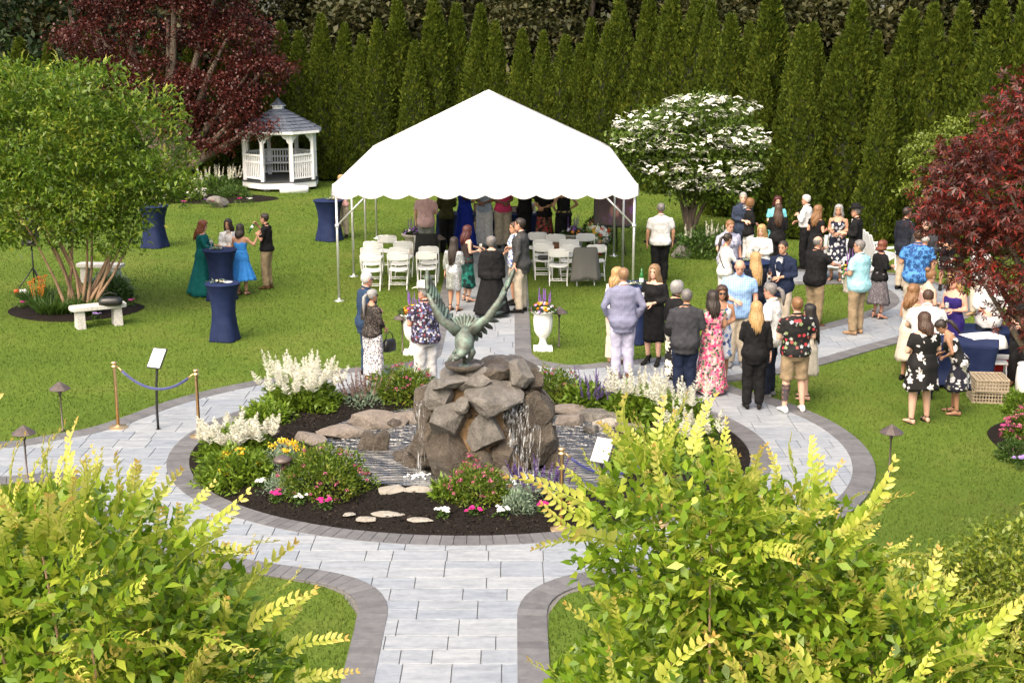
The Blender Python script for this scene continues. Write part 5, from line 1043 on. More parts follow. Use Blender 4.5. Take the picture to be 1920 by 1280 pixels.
for i in range(60):
    u_ = Vector(shell(1)[0]); u_.y = -abs(u_.y); mb = MB(); blob_flower(mb, (0, 0, 0), random.uniform(.05, .08), 0, 7); q = u_.to_track_quat('Z', 'Y').to_matrix(); p = Vector((u_.x * .32, u_.y * .2 - .02, u_.z * .34 + .55)); mb.xf(lambda v_: q @ v_ + p); mb.build('bloom', PETAL[random.choice(['white', 'white', 'white', 'yellow', 'coral', 'yellow', 'lilac'])], wr_)
MB().loft([[(x - .02, -.2, z) for x in (-.05, 0, .05, 0)] if False else [(-.05 - .02 * k, -.2 - .03 * k, .3 - .16 * k), (.03 + .02 * k, -.21 - .03 * k, .3 - .16 * k), (.03 + .02 * k, -.205 - .03 * k, .3 - .16 * k), (-.05 - .02 * k, -.195 - .03 * k, .3 - .16 * k)] for k in range(3)]).build('ribbon', mat('dark_red_ribbon', (.22, .008, .012), .4, .1, 9), wr_)
mt_ = thing('memorial_table', 'long navy covered table of keepsakes behind the guests under the tent', 'table', gz(915, 452))
MB().loft([[(x * k, y * k, z) for x, y in ((-1.35, -.36), (1.35, -.36), (1.35, .36), (-1.35, .36))] for z, k in ((.0, 1.02), (.72, 1.0), (.75, 1.0), (.752, .99))]).build('cloth', M_navy, mt_, smooth=False)
for i, x in enumerate((-1.1, -.7, -.25, .3, .75, 1.15)):
    f_ = thing('photo_frame', ['wide dark wooden frame on the keepsake table', 'small silver frame on the keepsake table', 'square brown frame on the keepsake table', 'tall brown frame on the keepsake table', 'low black frame on the keepsake table', 'white frame on the keepsake table'][i], 'frame', mt_.location + Vector((x, 0, .752)))
    w_, h_ = ((.34, .24), (.16, .2), (.26, .26), (.2, .3), (.28, .18), (.22, .28))[i]; Mx = Matrix.Rotation(R(-14), 3, 'X')
    MB().box((0, 0, h_ / 2), (w_, .02, h_)).xf(lambda v_: Mx @ v_).build('frame', [mat('walnut', (.09, .035, .015), .4, .2, 9), M_metal, mat('walnut', (0, 0, 0)), mat('walnut', (0, 0, 0)), M_black, M_white][i], f_, smooth=False)
    MB().box((0, -.0125, h_ / 2), (w_ * .78, .004, h_ * .78)).xf(lambda v_: Mx @ v_).build('photo', mat('old_photo', (.3, .24, .19), .3, .4, 12), f_, smooth=False)
# ================================================================= BAR TABLES, CRATES, COOLER
def long_table(c_, rz, L_, D_, label):
    t_ = thing('banquet_table', label, 'table', c_, rz); rings = []
    for z, kx, ky in ((0, 1.0, 1.0), (.05, .98, .96), (.35, .93, .82), (.62, .97, .93), (.735, 1.0, 1.0), (.75, 1.0, 1.0)):
        ring = []
        for j in range(48):
            q = 2 * math.pi * (j + .5) / 48; s_ = max(abs(math.cos(q)), abs(math.sin(q))); x, y = math.cos(q) / s_, math.sin(q) / s_; cr = min(abs(x), abs(y)); f = 1 - (1 - z / .75) * .16 * (1 - cr ** 2) if z < .7 else 1
            ring.append((x * L_ / 2 * kx * (f if abs(x) > abs(y) else 1), y * D_ / 2 * ky * (f if abs(y) > abs(x) else 1), z + (.10 * (1 - z / .05) * (1 - cr ** 2) if z < .05 else 0)))
        rings.append(ring)
    MB().loft(rings).build('stretch_cover', M_navy, t_); MB().box((0, 0, .757), (L_ * .995, D_ * .99, .012)).build('table_top', M_navy, t_, smooth=False); return t_
BT = gz(1800, 640, .75); BT.z = 0; long_table(BT, R(-20), 1.2, .62, 'navy covered bar table beside the woman in floral skirt')
B2 = gz(1850, 626, .75); B2.z = 0; long_table(B2 + Vector((.25, .35, 0)), R(-12), 1.7, .7, 'navy covered bar table with white linen in front of the bearded man')
M_linen = mat('white_linen', (.76, .76, .74), .8, .05, 9)
def sheet(name, label, c_, w_, d_, rz, drop=0.0, cat_='napkin'):
    vs = []; n = 8
    for i in range(n + 1):
        for j in range(n + 1): x, y = (i / n - .5) * w_, (j / n - .5) * d_; vs.append((x, y, .004 + .004 * math.sin(9 * x + 7 * y) - (max(0, (abs(y) / d_ - .3)) * drop * (y < 0))))
    o = MB().add(vs, [(i * (n + 1) + j, (i + 1) * (n + 1) + j, (i + 1) * (n + 1) + j + 1, i * (n + 1) + j + 1) for i in range(n) for j in range(n)]).build(name, M_linen, loc=c_, rz=rz); s_ = o.modifiers.new('t', 'SOLIDIFY'); s_.thickness = .004; tag(o, label, cat_)
p = gz(1845, 630, .77); sheet('linen_cloth', 'white linen cloth spread over the corner of the bar table', p, .62, .5, R(20), .9, 'cloth'); p = gz(1768, 624, .77); sheet('napkin', 'white paper stack on the bar table by the white shirted man', p, .3, .22, R(8))
M_crate = mat('beige_plastic_rack', (.33, .27, .19), .6, .12, 12)
def crate(loc, label, rz):
    c_ = thing('dish_rack', label, 'crate', loc, rz); S = .25; H = .19
    for q in range(4):
        a = q * math.pi / 2; Mx = Matrix.Rotation(a, 3, 'Z'); mb = MB()
        mb.box((0, -S, .012), (2 * S, .018, .024)).box((0, -S, H - .012), (2 * S, .018, .024)).box((0, -S, H * .36), (2 * S, .014, .014)).box((0, -S, H * .66), (2 * S, .014, .014))
        for i in range(11): mb.box((-S + .02 + i * (2 * S - .04) / 10, -S, H / 2), (.014, .013, H - .03))
        mb.xf(lambda v_: Mx @ v_).build('lattice_side', M_crate, c_, smooth=False)
    gb_ = MB()
    for i in range(8): x = -S + .03 + i * (2 * S - .06) / 7; gb_.box((x, 0, H - .02), (.014, 2 * S - .02, .014)).box((0, x, H - .036), (2 * S - .02, .014, .014))
    gb_.build('grid', M_crate, c_, smooth=False); MB().box((0, 0, .01), (2 * S - .03, 2 * S - .03, .012)).build('base', M_crate, c_, smooth=False)
cr_ = gz(1848, 748); crate(cr_, 'lower beige glass rack of the stack under the bar table', R(-8)); crate(cr_ + Vector((.02, -.02, .192)), 'upper beige glass rack of the stack under the bar table', R(-5))
co = thing('cooler', 'red cooler with white lid beside the stacked racks', 'cooler', gz(1880, 702), R(-8)); M_red = mat('red_plastic', (.42, .012, .012), .35, .1, 9)
MB().loft([[(x * k, y * k, z) for x, y in ((-.3, -.19), (.3, -.19), (.3, .19), (-.3, .19))] for z, k in ((0, .93), (.02, .96), (.30, 1), (.31, .99))]).build('tub', M_red, co, smooth=False); MB().loft([[(x * k, y * k, z) for x, y in ((-.31, -.2), (.31, -.2), (.31, .2), (-.31, .2))] for z, k in ((.312, 1), (.37, 1.0), (.39, .95))]).build('lid', M_plastic, co, smooth=False)
for s_ in (-1, 1): MB().tube([(s_ * .3, -.1, .27), (s_ * .34, -.1, .22), (s_ * .34, .1, .22), (s_ * .3, .1, .27)], .012, 6).build('handle', M_plastic, co)
st2 = thing('step_stool', 'small white plastic stool between racks and cooler', 'stool', gz(1868, 712), R(-8)); MB().box((0, 0, .30), (.30, .22, .03)).build('top', M_plastic, st2, smooth=False)
for x in (-.12, .12):
    for y in (-.08, .08): MB().bar((x, y, .29), (x * 1.15, y * 1.15, 0), .03, .02).build('leg', M_plastic, st2, smooth=False)
bk = thing('barrel', 'white ribbed barrel beside the red cooler', 'barrel', gz(1926, 735)); MB().lathe([(.001, 0), (.17, 0), (.19, .05), (.20, .2), (.19, .38), (.17, .44), (.001, .45)], n=24, fn=lambda q, z: 1 + .02 * math.sin(z * 60)).build('drum', M_plastic, bk); MB().lathe([(.18, .445), (.18, .47), (.001, .475)], n=24).build('lid', M_plastic, bk)
# ================================================================= WHITE LAWN CHAIRS
def adirondack(loc, rz, label):
    c_ = thing('adirondack_chair', label, 'chair', loc, rz)
    for i in range(7):
        x = (i - 3) * .085; h_ = .80 - .03 * (abs(i - 3)) ** 1.4; MB().bar((x, -.18, .30), (x * 1.12, -.18 - h_ * .42, .30 + h_ * .9), .075, .02, up=(0, 1, 0)).build('back_slat', M_white, c_, smooth=False)
    for i in range(6): y = .38 - i * .105; MB().box((0, y, .38 - i * .03), (.54, .09, .02)).build('seat_slat', M_white, c_, smooth=False)
    for s_ in (-1, 1):
        MB().bar((s_ * .29, .36, .37), (s_ * .29, -.50, .06), .03, .11).build('side_rail', M_white, c_, smooth=False); MB().box((s_ * .33, .36, .27), (.03, .11, .54)).build('front_leg', M_white, c_, smooth=False)
        MB().box((s_ * .36, .05, .56), (.13, .74, .025)).build('armrest', M_white, c_, smooth=False); MB().box((s_ * .33, -.26, .28), (.03, .08, .54)).build('rear_leg', M_white, c_, smooth=False)
adirondack(gz(1640, 505), R(-62), 'white slatted lawn chair with tall back behind the man in pale blue'); adirondack(gz(1556, 525), R(160), 'white slatted lawn chair behind the woman in navy floral dress')
# ================================================================= HOUSE BEYOND THE HEDGE
hs = thing('house', 'grey roofed house with white gable seen above the hedge', 'house', (31.0, 88, 3.2), R(12)); M_sid = mat('white_siding', (.6, .6, .6), .6, .05, 4, stretch=(1, 1, 20)); M_roof = mat('grey_roof_shingle', (.16, .16, .175), .85, .25, 5)
MB().box((0, 0, 1.4), (12, 8, 3.6)).build('wall', M_sid, hs, smooth=False); MB().add([(-6.6, -4.6, 3.1), (6.6, -4.6, 3.1), (6.6, 0, 6.4), (-6.6, 0, 6.4), (-6.6, 4.6, 3.1), (6.6, 4.6, 3.1)], [(0, 1, 2, 3), (3, 2, 5, 4), (0, 3, 4), (1, 5, 2)]).build('roof', M_roof, hs, smooth=False)
MB().add([(1.5, -6, 0), (5.5, -6, 0), (5.5, -6, 2.6), (3.5, -6, 4.1), (1.5, -6, 2.6), (1.5, -3, 0), (5.5, -3, 0), (5.5, -3, 2.6), (3.5, -3, 4.1), (1.5, -3, 2.6)], [(0, 1, 2, 3, 4), (0, 4, 9, 5), (1, 6, 7, 2)]).build('gable_wall', M_sid, hs, smooth=False)
for a, b_ in (((1.2, -6.2, 2.45), (3.5, -6.2, 4.25)), ((3.5, -6.2, 4.25), (5.8, -6.2, 2.45))): MB().bar(a, b_, .25, .3).build('bargeboard', M_white, hs, smooth=False)
for x in (2.6, 3.5, 4.4): wn = MB().box((x, -6.03, 1.5), (.75, .06, 1.5)).build('window', M_white, hs, smooth=False); MB().box((x, -6.07, 1.5), (.6, .03, 1.3)).build('pane', mat('dark_pane', (.03, .04, .05), .1, .1, 3), wn, smooth=False)
for o in bpy.data.objects:
    if '_r' in o: del o['_r']
# ================================================================= PEOPLE
SKIN = {'fair': (.56, .34, .25), 'rosy': (.52, .27, .19), 'tan': (.40, .215, .135), 'olive': (.32, .17, .10), 'brown': (.17, .08, .048)}
M_eye = mat('eye_dark', (.02, .015, .012), .2, .1, 5); M_lip = mat('lip', (.36, .10, .09), .5, .1, 9)
def skinmat(k): return mat('skin_' + k, SKIN[k], .5, .06, 9, spec=.35)
def hairmat(k):
    c_ = dict(black=(.008, .006, .005), brown=(.045, .022, .012), auburn=(.11, .03, .012), red=(.16, .045, .015), wine=(.05, .008, .008), blonde=(.33, .205, .085), sand=(.20, .12, .06), grey=(.24, .235, .23), white=(.42, .415, .40), dark=(.02, .013, .009), salt=(.13, .12, .115), caramel=(.17, .085, .035))[k]
    return mat('hair_' + k, c_, .5, .55, 30, stretch=(6, 6, .6), spec=.4)
def cloth(k, c_, **kw): return mat('cloth_' + k, c_,   .85, .14, 14, spec=.1, bmp=.25, **kw)
FUSED = []
HT = [0, .08, .2, .35, .5, .65, .8, .92, 1.0]
HW = [.018, .040, .056, .066, .072, .0745, .066, .043, .003]
HF = [.082, .094, .097, .094, .092, .092, .080, .050, .003]
HB = [-.01, .012, .045, .078, .096, .102, .092, .062, .003]
def head_pt(th, t_, off=0.0):
    """th = 0 looks forward (+y); t_ from chin to crown"""
    w_, f_, b_ = (np.interp(t_, HT, q) for q in (HW, HF, HB)); c0, s0 = math.cos(th), math.sin(th)
    yc = (f_ - b_) / 2; d_ = (f_ + b_) / 2
    x, y = s0 * (w_ + off), c0 * (d_ + off) + yc
    return Vector((x, y + .012, 1.515 + .235 * t_ + off * (t_ - .5) * 1.2))
def build_head(face=True):
    mb = MB(); n = 22; rings = []
    for i in range(17):
        t_ = i / 16; ring = []
        for j in range(n):
            th = 2 * math.pi * j / n; p = head_pt(th, t_); th2 = th if th < math.pi else th - 2 * math.pi
            g = math.exp(-(th2 / .16) ** 2); nose = .024 * g * max(0, 1 - abs((t_ - .40) / .13)); sock = -.009 * math.exp(-((abs(th2) - .42) / .22) ** 2) * math.exp(-((t_ - .52) / .06) ** 2)
            p.y += nose + sock; ring.append(p)
        rings.append(ring[::-1])
    mb.loft(rings)
    for s_ in (-1, 1):
        mb.ell((s_ * .076, .012, 1.632), (.011, .021, .032), 8, 5); mb.ell((s_ * .032, .0985, 1.637), (.0125, .006, .0065), 8, 4, mi=1)
        mb.tube([(s_ * .016, .105, 1.652), (s_ * .034, .104, 1.656), (s_ * .052, .092, 1.651)], .0035, 5, mi=1)
    mb.ell((0, .104, 1.567), (.024, .008, .0075), 10, 4, mi=2)
    return mb
def hand(mb, wr, d, palm_n, s_, curl=.5):
    """palm, four unequal bent fingers and a thumb from the side of the palm"""
    wr, d, pn = Vector(wr), Vector(d).normalized(), Vector(palm_n); pn = (pn - d * pn.dot(d)).normalized(); sd_ = d.cross(pn) * s_
    rings = []
    for u, w_, th in ((-.02, .024, .020), (.02, .030, .018), (.05, .040, .016), (.085, .040, .014), (.095, .034, .010)):
        c0 = wr + d * u; rings.append([c0 + sd_ * math.cos(q) * w_ + pn * math.sin(q) * th for q in [2 * math.pi * j / 10 for j in range(10)]])
    mb.loft(rings)
    for i, (o_, L_) in enumerate(((-.029, .072), (-.010, .082), (.010, .078), (.029, .060))):
        p = wr + d * .085 + sd_ * o_; q = [p]
        dd = d.copy()
        for k, f in enumerate((.42, .33, .25)):
            a = curl * (.55 + .45 * k); dd = (dd * math.cos(a) + pn * math.sin(a)).normalized(); q.append(q[-1] + dd * L_ * f)
        mb.tube(q, [.0095, .009, .008, .0062], 7)
    b_ = wr + d * .025 - sd_ * .03; t1 = b_ + (d * .6 - sd_ * .75 + pn * .25).normalized() * .035; t2 = t1 + (d * .85 - sd_ * .25 + pn * .5 * curl).normalized() * .032; t3 = t2 + (d * .9 + pn * .5 * curl).normalized() * .022
    mb.tube([b_, t1, t2, t3], [.014, .0115, .010, .007], 7)
ARM = dict(down=((.245, -.02, 1.14), (.26, .05, .90)), hold=((.24, -.03, 1.15), (.13, .22, 1.17)), fold=((.245, .0, 1.15), (.05, .21, 1.11)), hip=((.36, -.08, 1.17), (.20, .05, 1.04)), drink=((.27, .15, 1.24), (.10, .24, 1.46)), mouth=((.26, .14, 1.2), (.07, .19, 1.45)),
           wave=((.35, .04, 1.22), (.40, .16, 1.45)), table=((.25, .08, 1.17), (.17, .33, 1.12)), reach=((.25, .16, 1.24), (.16, .40, 1.18)), pocket=((.29, -.07, 1.16), (.215, .05, .94)), bag=((.25, -.03, 1.15), (.21, .15, 1.0)), back=((.27, -.1, 1.15), (.10, -.15, .98)), chest=((.25, .03, 1.16), (.06, .17, 1.27)))
def limb_pts(a, b_, c_, n=4): return [a.lerp(b_, i / n) for i in range(n)] + [b_.lerp(c_, i / n) for i in range(n + 1)]
class Body:
    def __init__(s, sp):
        s.h = sp.get('h', 1.75); s.k = s.h / 1.75; s.fem = sp.get('fem', False); s.wd = sp.get('w', 1.0); s.belly = sp.get('belly', 0.0)
        s.lean = sp.get('lean', 0); s.look = R(sp.get('look', 0)); s.nod = R(sp.get('nod', 6)); sh = .168 if s.fem else .188; s.sh = sh * (.7 + .3 * s.wd); s.heel = sp.get('heel', 0.0)
        F_ = s.fem; wd = s.wd; bl = s.belly
        s.tor = [(.80, .115, .10, -.005), (.87, .165 if F_ else .155, .125, -.012), (.94, .178 if F_ else .165, .128, -.014), (1.02, .158 if F_ else .158, .113 + bl * .5, bl * .4), (1.10, .134 if F_ else .152, .102 + bl, bl * .8), (1.18, .140 if F_ else .160, .106 + bl * .7, bl * .5), (1.27, .155 if F_ else .178, .122 if F_ else .118, .012), (1.35, .155 if F_ else .186, .108, .004), (1.42, .135 if F_ else .165, .088, -.006), (1.455, .098 if F_ else .125, .072, -.010), (1.482, .062 if F_ else .076, .060, -.006), (1.50, .05 if F_ else .06, .054, 0)]
        s.tor = [(z, rx * wd, ry * (1 + (wd - 1) * .9), yo) for z, rx, ry, yo in s.tor]
        st = sp.get('legs', 'stand'); f = dict(stand=((.10, .0), (-.10, .0)), wide=((.15, .02), (-.14, -.02)), step=((.10, .16), (-.09, -.14)), close=((.07, .02), (-.07, 0)), shift=((.12, .07), (-.09, -.02)), cross=((.03, .06), (-.09, -.03)))[st]; s.foot = [Vector((x, y, .075 + s.heel)) for x, y in f]
        s.knee = [Vector((.5 * (fx.x + sg * .092), .5 * fx.y + .025, .49)) for fx, sg in zip(s.foot, (1, -1))]; s.hipj = [Vector((sg * .088 * wd, 0, .90)) for sg in (1, -1)]
        s.arm = []
        for sg, nm in ((1, sp.get('R', 'down')), (-1, sp.get('L', 'down'))):
            e, w_ = ARM[nm] if isinstance(nm, str) else nm; S0 = Vector((sg * s.sh, -.008, 1.405)); dx = (s.sh - .188) + .05 * (wd - 1) * 2
            s.arm.append((S0, Vector((sg * (e[0] + dx), e[1] + bl * .3, e[2])), Vector((sg * (w_[0] + dx * .5), w_[1] + bl * .6, w_[2])), nm))
    def bend(s, v):
        z = v.z
        if s.lean:
            a = R(s.lean) * min(1, max(0, (z - .86) / .22)); v = Vector((v.x, v.y, v.z)); c0 = Vector((0, 0, .92)); q = v - c0; v = c0 + Vector((q.x, q.y * math.cos(a) + q.z * math.sin(a), -q.y * math.sin(a) + q.z * math.cos(a)))
        return v * s.k
    def headx(s, v):
        c0 = Vector((0, .0, 1.53)); q = v - c0; a = s.nod; q = Vector((q.x, q.y * math.cos(a) + q.z * math.sin(a), -q.y * math.sin(a) + q.z * math.cos(a))); b_ = s.look
        return c0 + Vector((q.x * math.cos(b_) - q.y * math.sin(b_), q.x * math.sin(b_) + q.y * math.cos(b_), q.z))
    def torso(s, mb, z0, z1, off, n=20, scale=None):
        zs = sorted(set([z0, z1] + [q[0] for q in s.tor if z0 < q[0] < z1])); rings = []
        for z in zs:
            rx, ry, yo = (np.interp(z, [q[0] for q in s.tor], [q[i] for q in s.tor]) for i in (1, 2, 3)); o_ = off(z) if callable(off) else off
            rings.append([Vector(((rx + o_) * math.copysign(abs(math.cos(q)) ** .88, math.cos(q)), (ry + o_) * math.copysign(abs(math.sin(q)) ** .88, math.sin(q)) + yo, z)) for q in [2 * math.pi * j / n for j in range(n)]])
        mb.loft(rings)
    def arms(s, mb, u1, off, taper=0.0, u0=0):
        for S0, e, w_, _ in s.arm:
            P = limb_pts(S0, e, w_); r_ = np.interp(np.linspace(0, 1, 9), [0, .2, .45, .55, .7, 1], [.052, .049, .041, .041, .038, .026]) * (.86 if s.fem else 1.0) * (.6 + .4 * s.wd); m = max(2, round(u1 * 8)); P = P[:m + 1]; r_ = [q + off + taper * i / m for i, q in enumerate(r_[:m + 1])]
            mb.tube([P[0] + (P[0] - P[1]) * .35] + P, [r_[0] * .8] + list(r_), 12)
    def legs(s, mb, z_end, off, flare=0.0):
        for hj, kn, ft in zip(s.hipj, s.knee, s.foot):
            P = limb_pts(hj, kn, ft); r_ = np.interp(np.linspace(0, 1, 9), [0, .25, .5, .62, .8, 1], [.086, .076, .056, .056, .046, .034]) * (.55 + .45 * s.wd) * (1.04 if s.fem else 1); Q, RR = [], []
            for i, p in enumerate(P):
                if p.z < z_end:
                    a = P[i - 1]; u = (a.z - z_end) / max(1e-6, a.z - p.z); Q.append(a.lerp(p, u)); RR.append(r_[i] + off + flare); break
                Q.append(p); RR.append(r_[i] + off + flare * i / 8)
            mb.tube([Q[0] + Vector((0, 0, .05))] + Q, [RR[0] * .8] + RR, 12)
def fuse(o, vox, wr=0.0):
    m = o.modifiers.new('remesh', 'REMESH'); m.mode = 'VOXEL'; m.voxel_size = vox; m.use_smooth_shade = True
    m = o.modifiers.new('smooth', 'SMOOTH'); m.factor = .5; m.iterations = 3
    if wr:
        m = o.modifiers.new('folds', 'DISPLACE'); m.texture = FOLD; m.strength = wr; m.mid_level = .5; m.texture_coords = 'LOCAL'
    FUSED.append(o)
FOLD = bpy.data.textures.new('folds', 'CLOUDS'); FOLD.noise_scale = .085; FOLD.noise_depth = 2
def make_hair(P, B, kind, M_, root):
    mb = MB(); n = 28; off0 = dict(short=.010, bald=.004, long=.020, curly=.034, pony=.013, bun=.013, bob=.026, wavy=.026)[kind]
    line = lambda a: np.interp(a, [0, .75, 1.15, 1.6, 2.2, math.pi], [.80, .74, .50, .40, .24, .20] if kind not in ('long', 'bob', 'wavy', 'curly') else [.80, .70, .30, .20, .12, .10])
    if kind == 'bald': line = lambda a: np.interp(a, [0, 1.2, 1.5, 2.0, math.pi], [1.5, 1.5, .45, .30, .24])
    rings = []
    for i in range(15):
        t_ = i / 14 * 1.0; ring = []
        for j in range(n):
            th = 2 * math.pi * j / n; a = th if th < math.pi else 2 * math.pi - th; k = min(1, max(0, (t_ - line(a)) / .07 + .5))
            if kind == 'bald' and t_ > .72: k = 0
            rip = .004 * math.sin(9 * th + 8 * t_) if kind != 'curly' else .012 * math.sin(7 * th + 17 * t_) * math.sin(23 * t_ + 5 * th)
            ring.append(head_pt(th, t_, -.016 + k * (off0 + .016 + rip)))
        rings.append(ring[::-1])
    mb.loft(rings)
    L_ = P.get('hl', .42)
    if kind in ('long', 'wavy', 'bob'):
        if kind == 'bob': L_ = P.get('hl', .17)
        fr = P.get('front', 1.15); lr = random.Random(P.get('h', 1.7) * 1000 + L_ * 77); NSt = 40
        for q_ in range(NSt * 2):
            inner = q_ >= NSt; s_ = ((q_ % NSt) + lr.uniform(-.4, .4)) / (NSt - 1); a = fr + (2 * math.pi - 2 * fr) * min(1, max(0, s_)); Ls = L_ * lr.uniform(.72, 1.06) * (1 - .22 * (abs(s_ - .5) * 2) ** 2); ph = lr.random() * 6; pts = []; rad = []; dr = -.018 if inner else 0; amp = (.016 if kind == 'wavy' else .006)
            for i in range(9):
                u = i / 8
                if u < .3: p = head_pt(a, .93 - u * 1.9, .012 + dr)
                else:
                    v_ = (u - .3) / .7; p0 = head_pt(a, .36, .014 + dr); sp_ = 1 + .38 * math.sin(min(1, v_ * 1.5) * 1.57) - .30 * v_ * v_; p = Vector((p0.x * sp_, p0.y * (1 + .10 * v_) - .045 * min(1, v_ * 2), p0.z - Ls * v_))
                pts.append(p + Vector((math.sin(ph + u * 9) * amp * u, math.cos(ph * 1.3 + u * 8) * amp * u, 0))); rad.append((.011 + .010 * math.sin(min(1, u * 1.4) * 1.57)) * (1 - .8 * max(0, (u - .55) / .45) ** 1.5))
            mb.tube(pts, rad, 6)
    if kind == 'pony':
        mb.ell((0, -.125, 1.64), (.03, .035, .03), 8, 5); mb.tube([(0, -.12, 1.645), (0, -.165, 1.60), (.005, -.165, 1.50), (.01, -.14, 1.50 - L_ * .6)], [.024, .034, .036, .010], 10)
    if kind == 'bun': mb.ell((0, -.10, 1.73), (.05, .05, .045), 10, 7)
    mb.xf(lambda v: B.bend(B.headx(v))); return mb.build('hair', M_, root)
def foot_mesh(B, i, kind):
    """foot or shoe along +y from the heel"""
    ft = B.foot[i]; yaw = R(-9 if i == 0 else 9); mb = MB(); hl = B.heel; wd = 1.0 if not B.fem else .88; inf = {'bare': 0, 'sandal': 0}.get(kind, .007); rings = []
    for y, w_, zt_ in ((-.075, .022, .055), (-.06, .032, .085), (-.02, .034, .10), (.03, .036, .082), (.08, .043, .058), (.13, .044, .042), (.165, .036, .034), (.185, .012, .026)):
        zb = hl * max(0, min(1, (.08 - y) / .13)); rings.append([Vector((math.cos(q) * (w_ * wd + inf), y + (.004 if y > 0 else -.004) * (inf > 0), zb + .004 + (zt_ + inf) * (.5 + .5 * math.sin(q)))) for q in [2 * math.pi * j / 12 for j in range(12)]])
    mb.loft(rings)
    if hl > .03: mb.tube([(0, -.055, hl + .01), (0, -.06, .0)], [.02, .009], 8)
    rot = Matrix.Rotation(yaw, 3, 'Z'); return mb.xf(lambda v: (rot @ v + Vector((ft.x, ft.y, 0))) * B.k)
NP = [0]
def person(label, px, py, face, foot=None, **sp):
    """px, py: top of the head in the survey picture; foot: ground row, else the height h gives the distance"""
    extra = sp.pop('hat', 0) and .0
    if foot:
        g0 = gz(px, foot); top = atY(px, py, g0.y).z; sp['h'] = max(1.5, min(1.95, top - sp.get('heel', 0)))
    else: g0 = gz(px, py, sp.get('h', 1.75)); g0.z = 0
    B = Body(sp); root = thing('person', label, 'person', (g0.x, g0.y, .022 if path_sd(np.array([g0.x]), np.array([g0.y]))[0] < 0 else .0), R(face)); k = B.k
    skin = skinmat(sp.get('skin', 'fair')); sex = B.fem
    # --- body: trunk and limbs fused into one surface, with head, hands and feet
    tr = MB(); B.torso(tr, .80, 1.49, 0); tr.tube([(0, -.012, 1.40), (0, -.006, 1.47), (0, .006, 1.545)], [.07, .054 if not sex else .045, .052 if not sex else .044], 14); B.arms(tr, 1, 0); B.legs(tr, .05, 0); tr.xf(B.bend)
    body = tr.build('body', [skin, M_eye, M_lip], root); fuse(body, .021)
    ex = build_head(); ex.xf(lambda v: B.bend(B.headx(v))); hn = MB(); wrists = []
    for sg, (S0, e, w_, nm) in zip((1, -1), B.arm):
        d = (w_ - e).normalized(); cur = .25 if nm in ('down', 'wave') else .75; pn = Vector((-sg, 0, 0)) if nm in ('down', 'pocket', 'bag', 'hip', 'back') else Vector((-sg * .7, .0, -.7)) if nm != 'wave' else Vector((0, 1, 0))
        hand(hn, w_, d, pn, sg, cur); wrists.append(B.bend(w_ + d * .075 + Vector((-sg * .02, .03, 0))))
    hn.xf(B.bend); ex.add(hn.v, hn.f)
    shoe = sp.get('shoe', 'shoe')
    for i in (0, 1):
        f_ = foot_mesh(B, i, shoe)
        if shoe in ('bare', 'sandal'): ex.add(f_.v, f_.f)
        else: f_.build('shoe', sp.get('shoem', cloth('black_shoe', (.012, .011, .010))), root)
        if shoe == 'sandal':
            ft = B.foot[i]; mb = MB(); c0 = Vector((ft.x, ft.y, 0)); hl = B.heel
            mb.tube([c0 + Vector((-.045, .09, .02)), c0 + Vector((0, .095, .068)), c0 + Vector((.045, .09, .02))], .010, 6).tube([c0 + Vector((-.038, -.02, .09 + hl)), c0 + Vector((0, .028, .10 + hl)), c0 + Vector((.038, -.02, .09 + hl)), c0 + Vector((0, -.07, .09 + hl)), c0 + Vector((-.038, -.02, .09 + hl))], .008, 6)
            mb.loft([[c0 + Vector((math.cos(q) * .046, .055 + math.sin(q) * .135, z)) for q in [2 * math.pi * j / 12 for j in range(12)]] for z in (.0, .012)]); mb.xf(lambda v: v * k).build('shoe', sp.get('shoem', cloth('black_shoe', (.012, .011, .010))), root)
    body['_x'] = len(FUSED) - 1; FUSED[-1] = (body, ex)
    make_hair(sp, B, sp.get('hair', 'short'), hairmat(sp.get('hc', 'brown')), root)
    # --- clothes
    top, tm = sp.get('top'), sp.get('tm')
    if top:
        mb = MB(); hem = dict(tee=.86, shirt=.80, polo=.88, jacket=.74, cardi=.80, blouse=.84, tank=.90, shawl=.84).get(top, .85); hem = sp.get('hem', hem); o0 = dict(jacket=.030, shirt=.026, shawl=.05, cardi=.022).get(top, .018)
        tz = 1.36 if top == 'tank' else 1.492 if top in ('shirt', 'polo', 'jacket') and not sex else 1.47
        B.torso(mb, hem, tz, lambda z: o0 * (1.0 - .55 * max(0, (z - 1.36) / .1)) + (.012 if z < .98 else 0) + (.020 * max(0, (1.25 - z)) if not sex else 0))
        slv = dict(tee=.38, polo=.36, shirt=.42, jacket=.93, cardi=.9, blouse=.86, tank=0, shawl=.7).get(top, .4); slv = sp.get('sleeve', slv)
        if slv: B.arms(mb, slv, .012 if top in ('jacket', 'cardi') else .016 if slv < .6 else .011, .006 if slv < .6 else .0)
        if top == 'shawl': mb.loft([[Vector((math.cos(q) * rx, math.sin(q) * ry - .01, z)) for q in [2 * math.pi * j / 20 for j in range(20)]] for z, rx, ry in ((.86, .30, .20), (1.0, .31, .19), (1.2, .28, .17), (1.36, .23, .13), (1.46, .10, .08))])
        mb.xf(B.bend); o = mb.build({'tee': 'shirt', 'polo': 'shirt', 'tank': 'top', 'cardi': 'cardigan'}.get(top, top), tm, root); fuse(o, .022, .034)
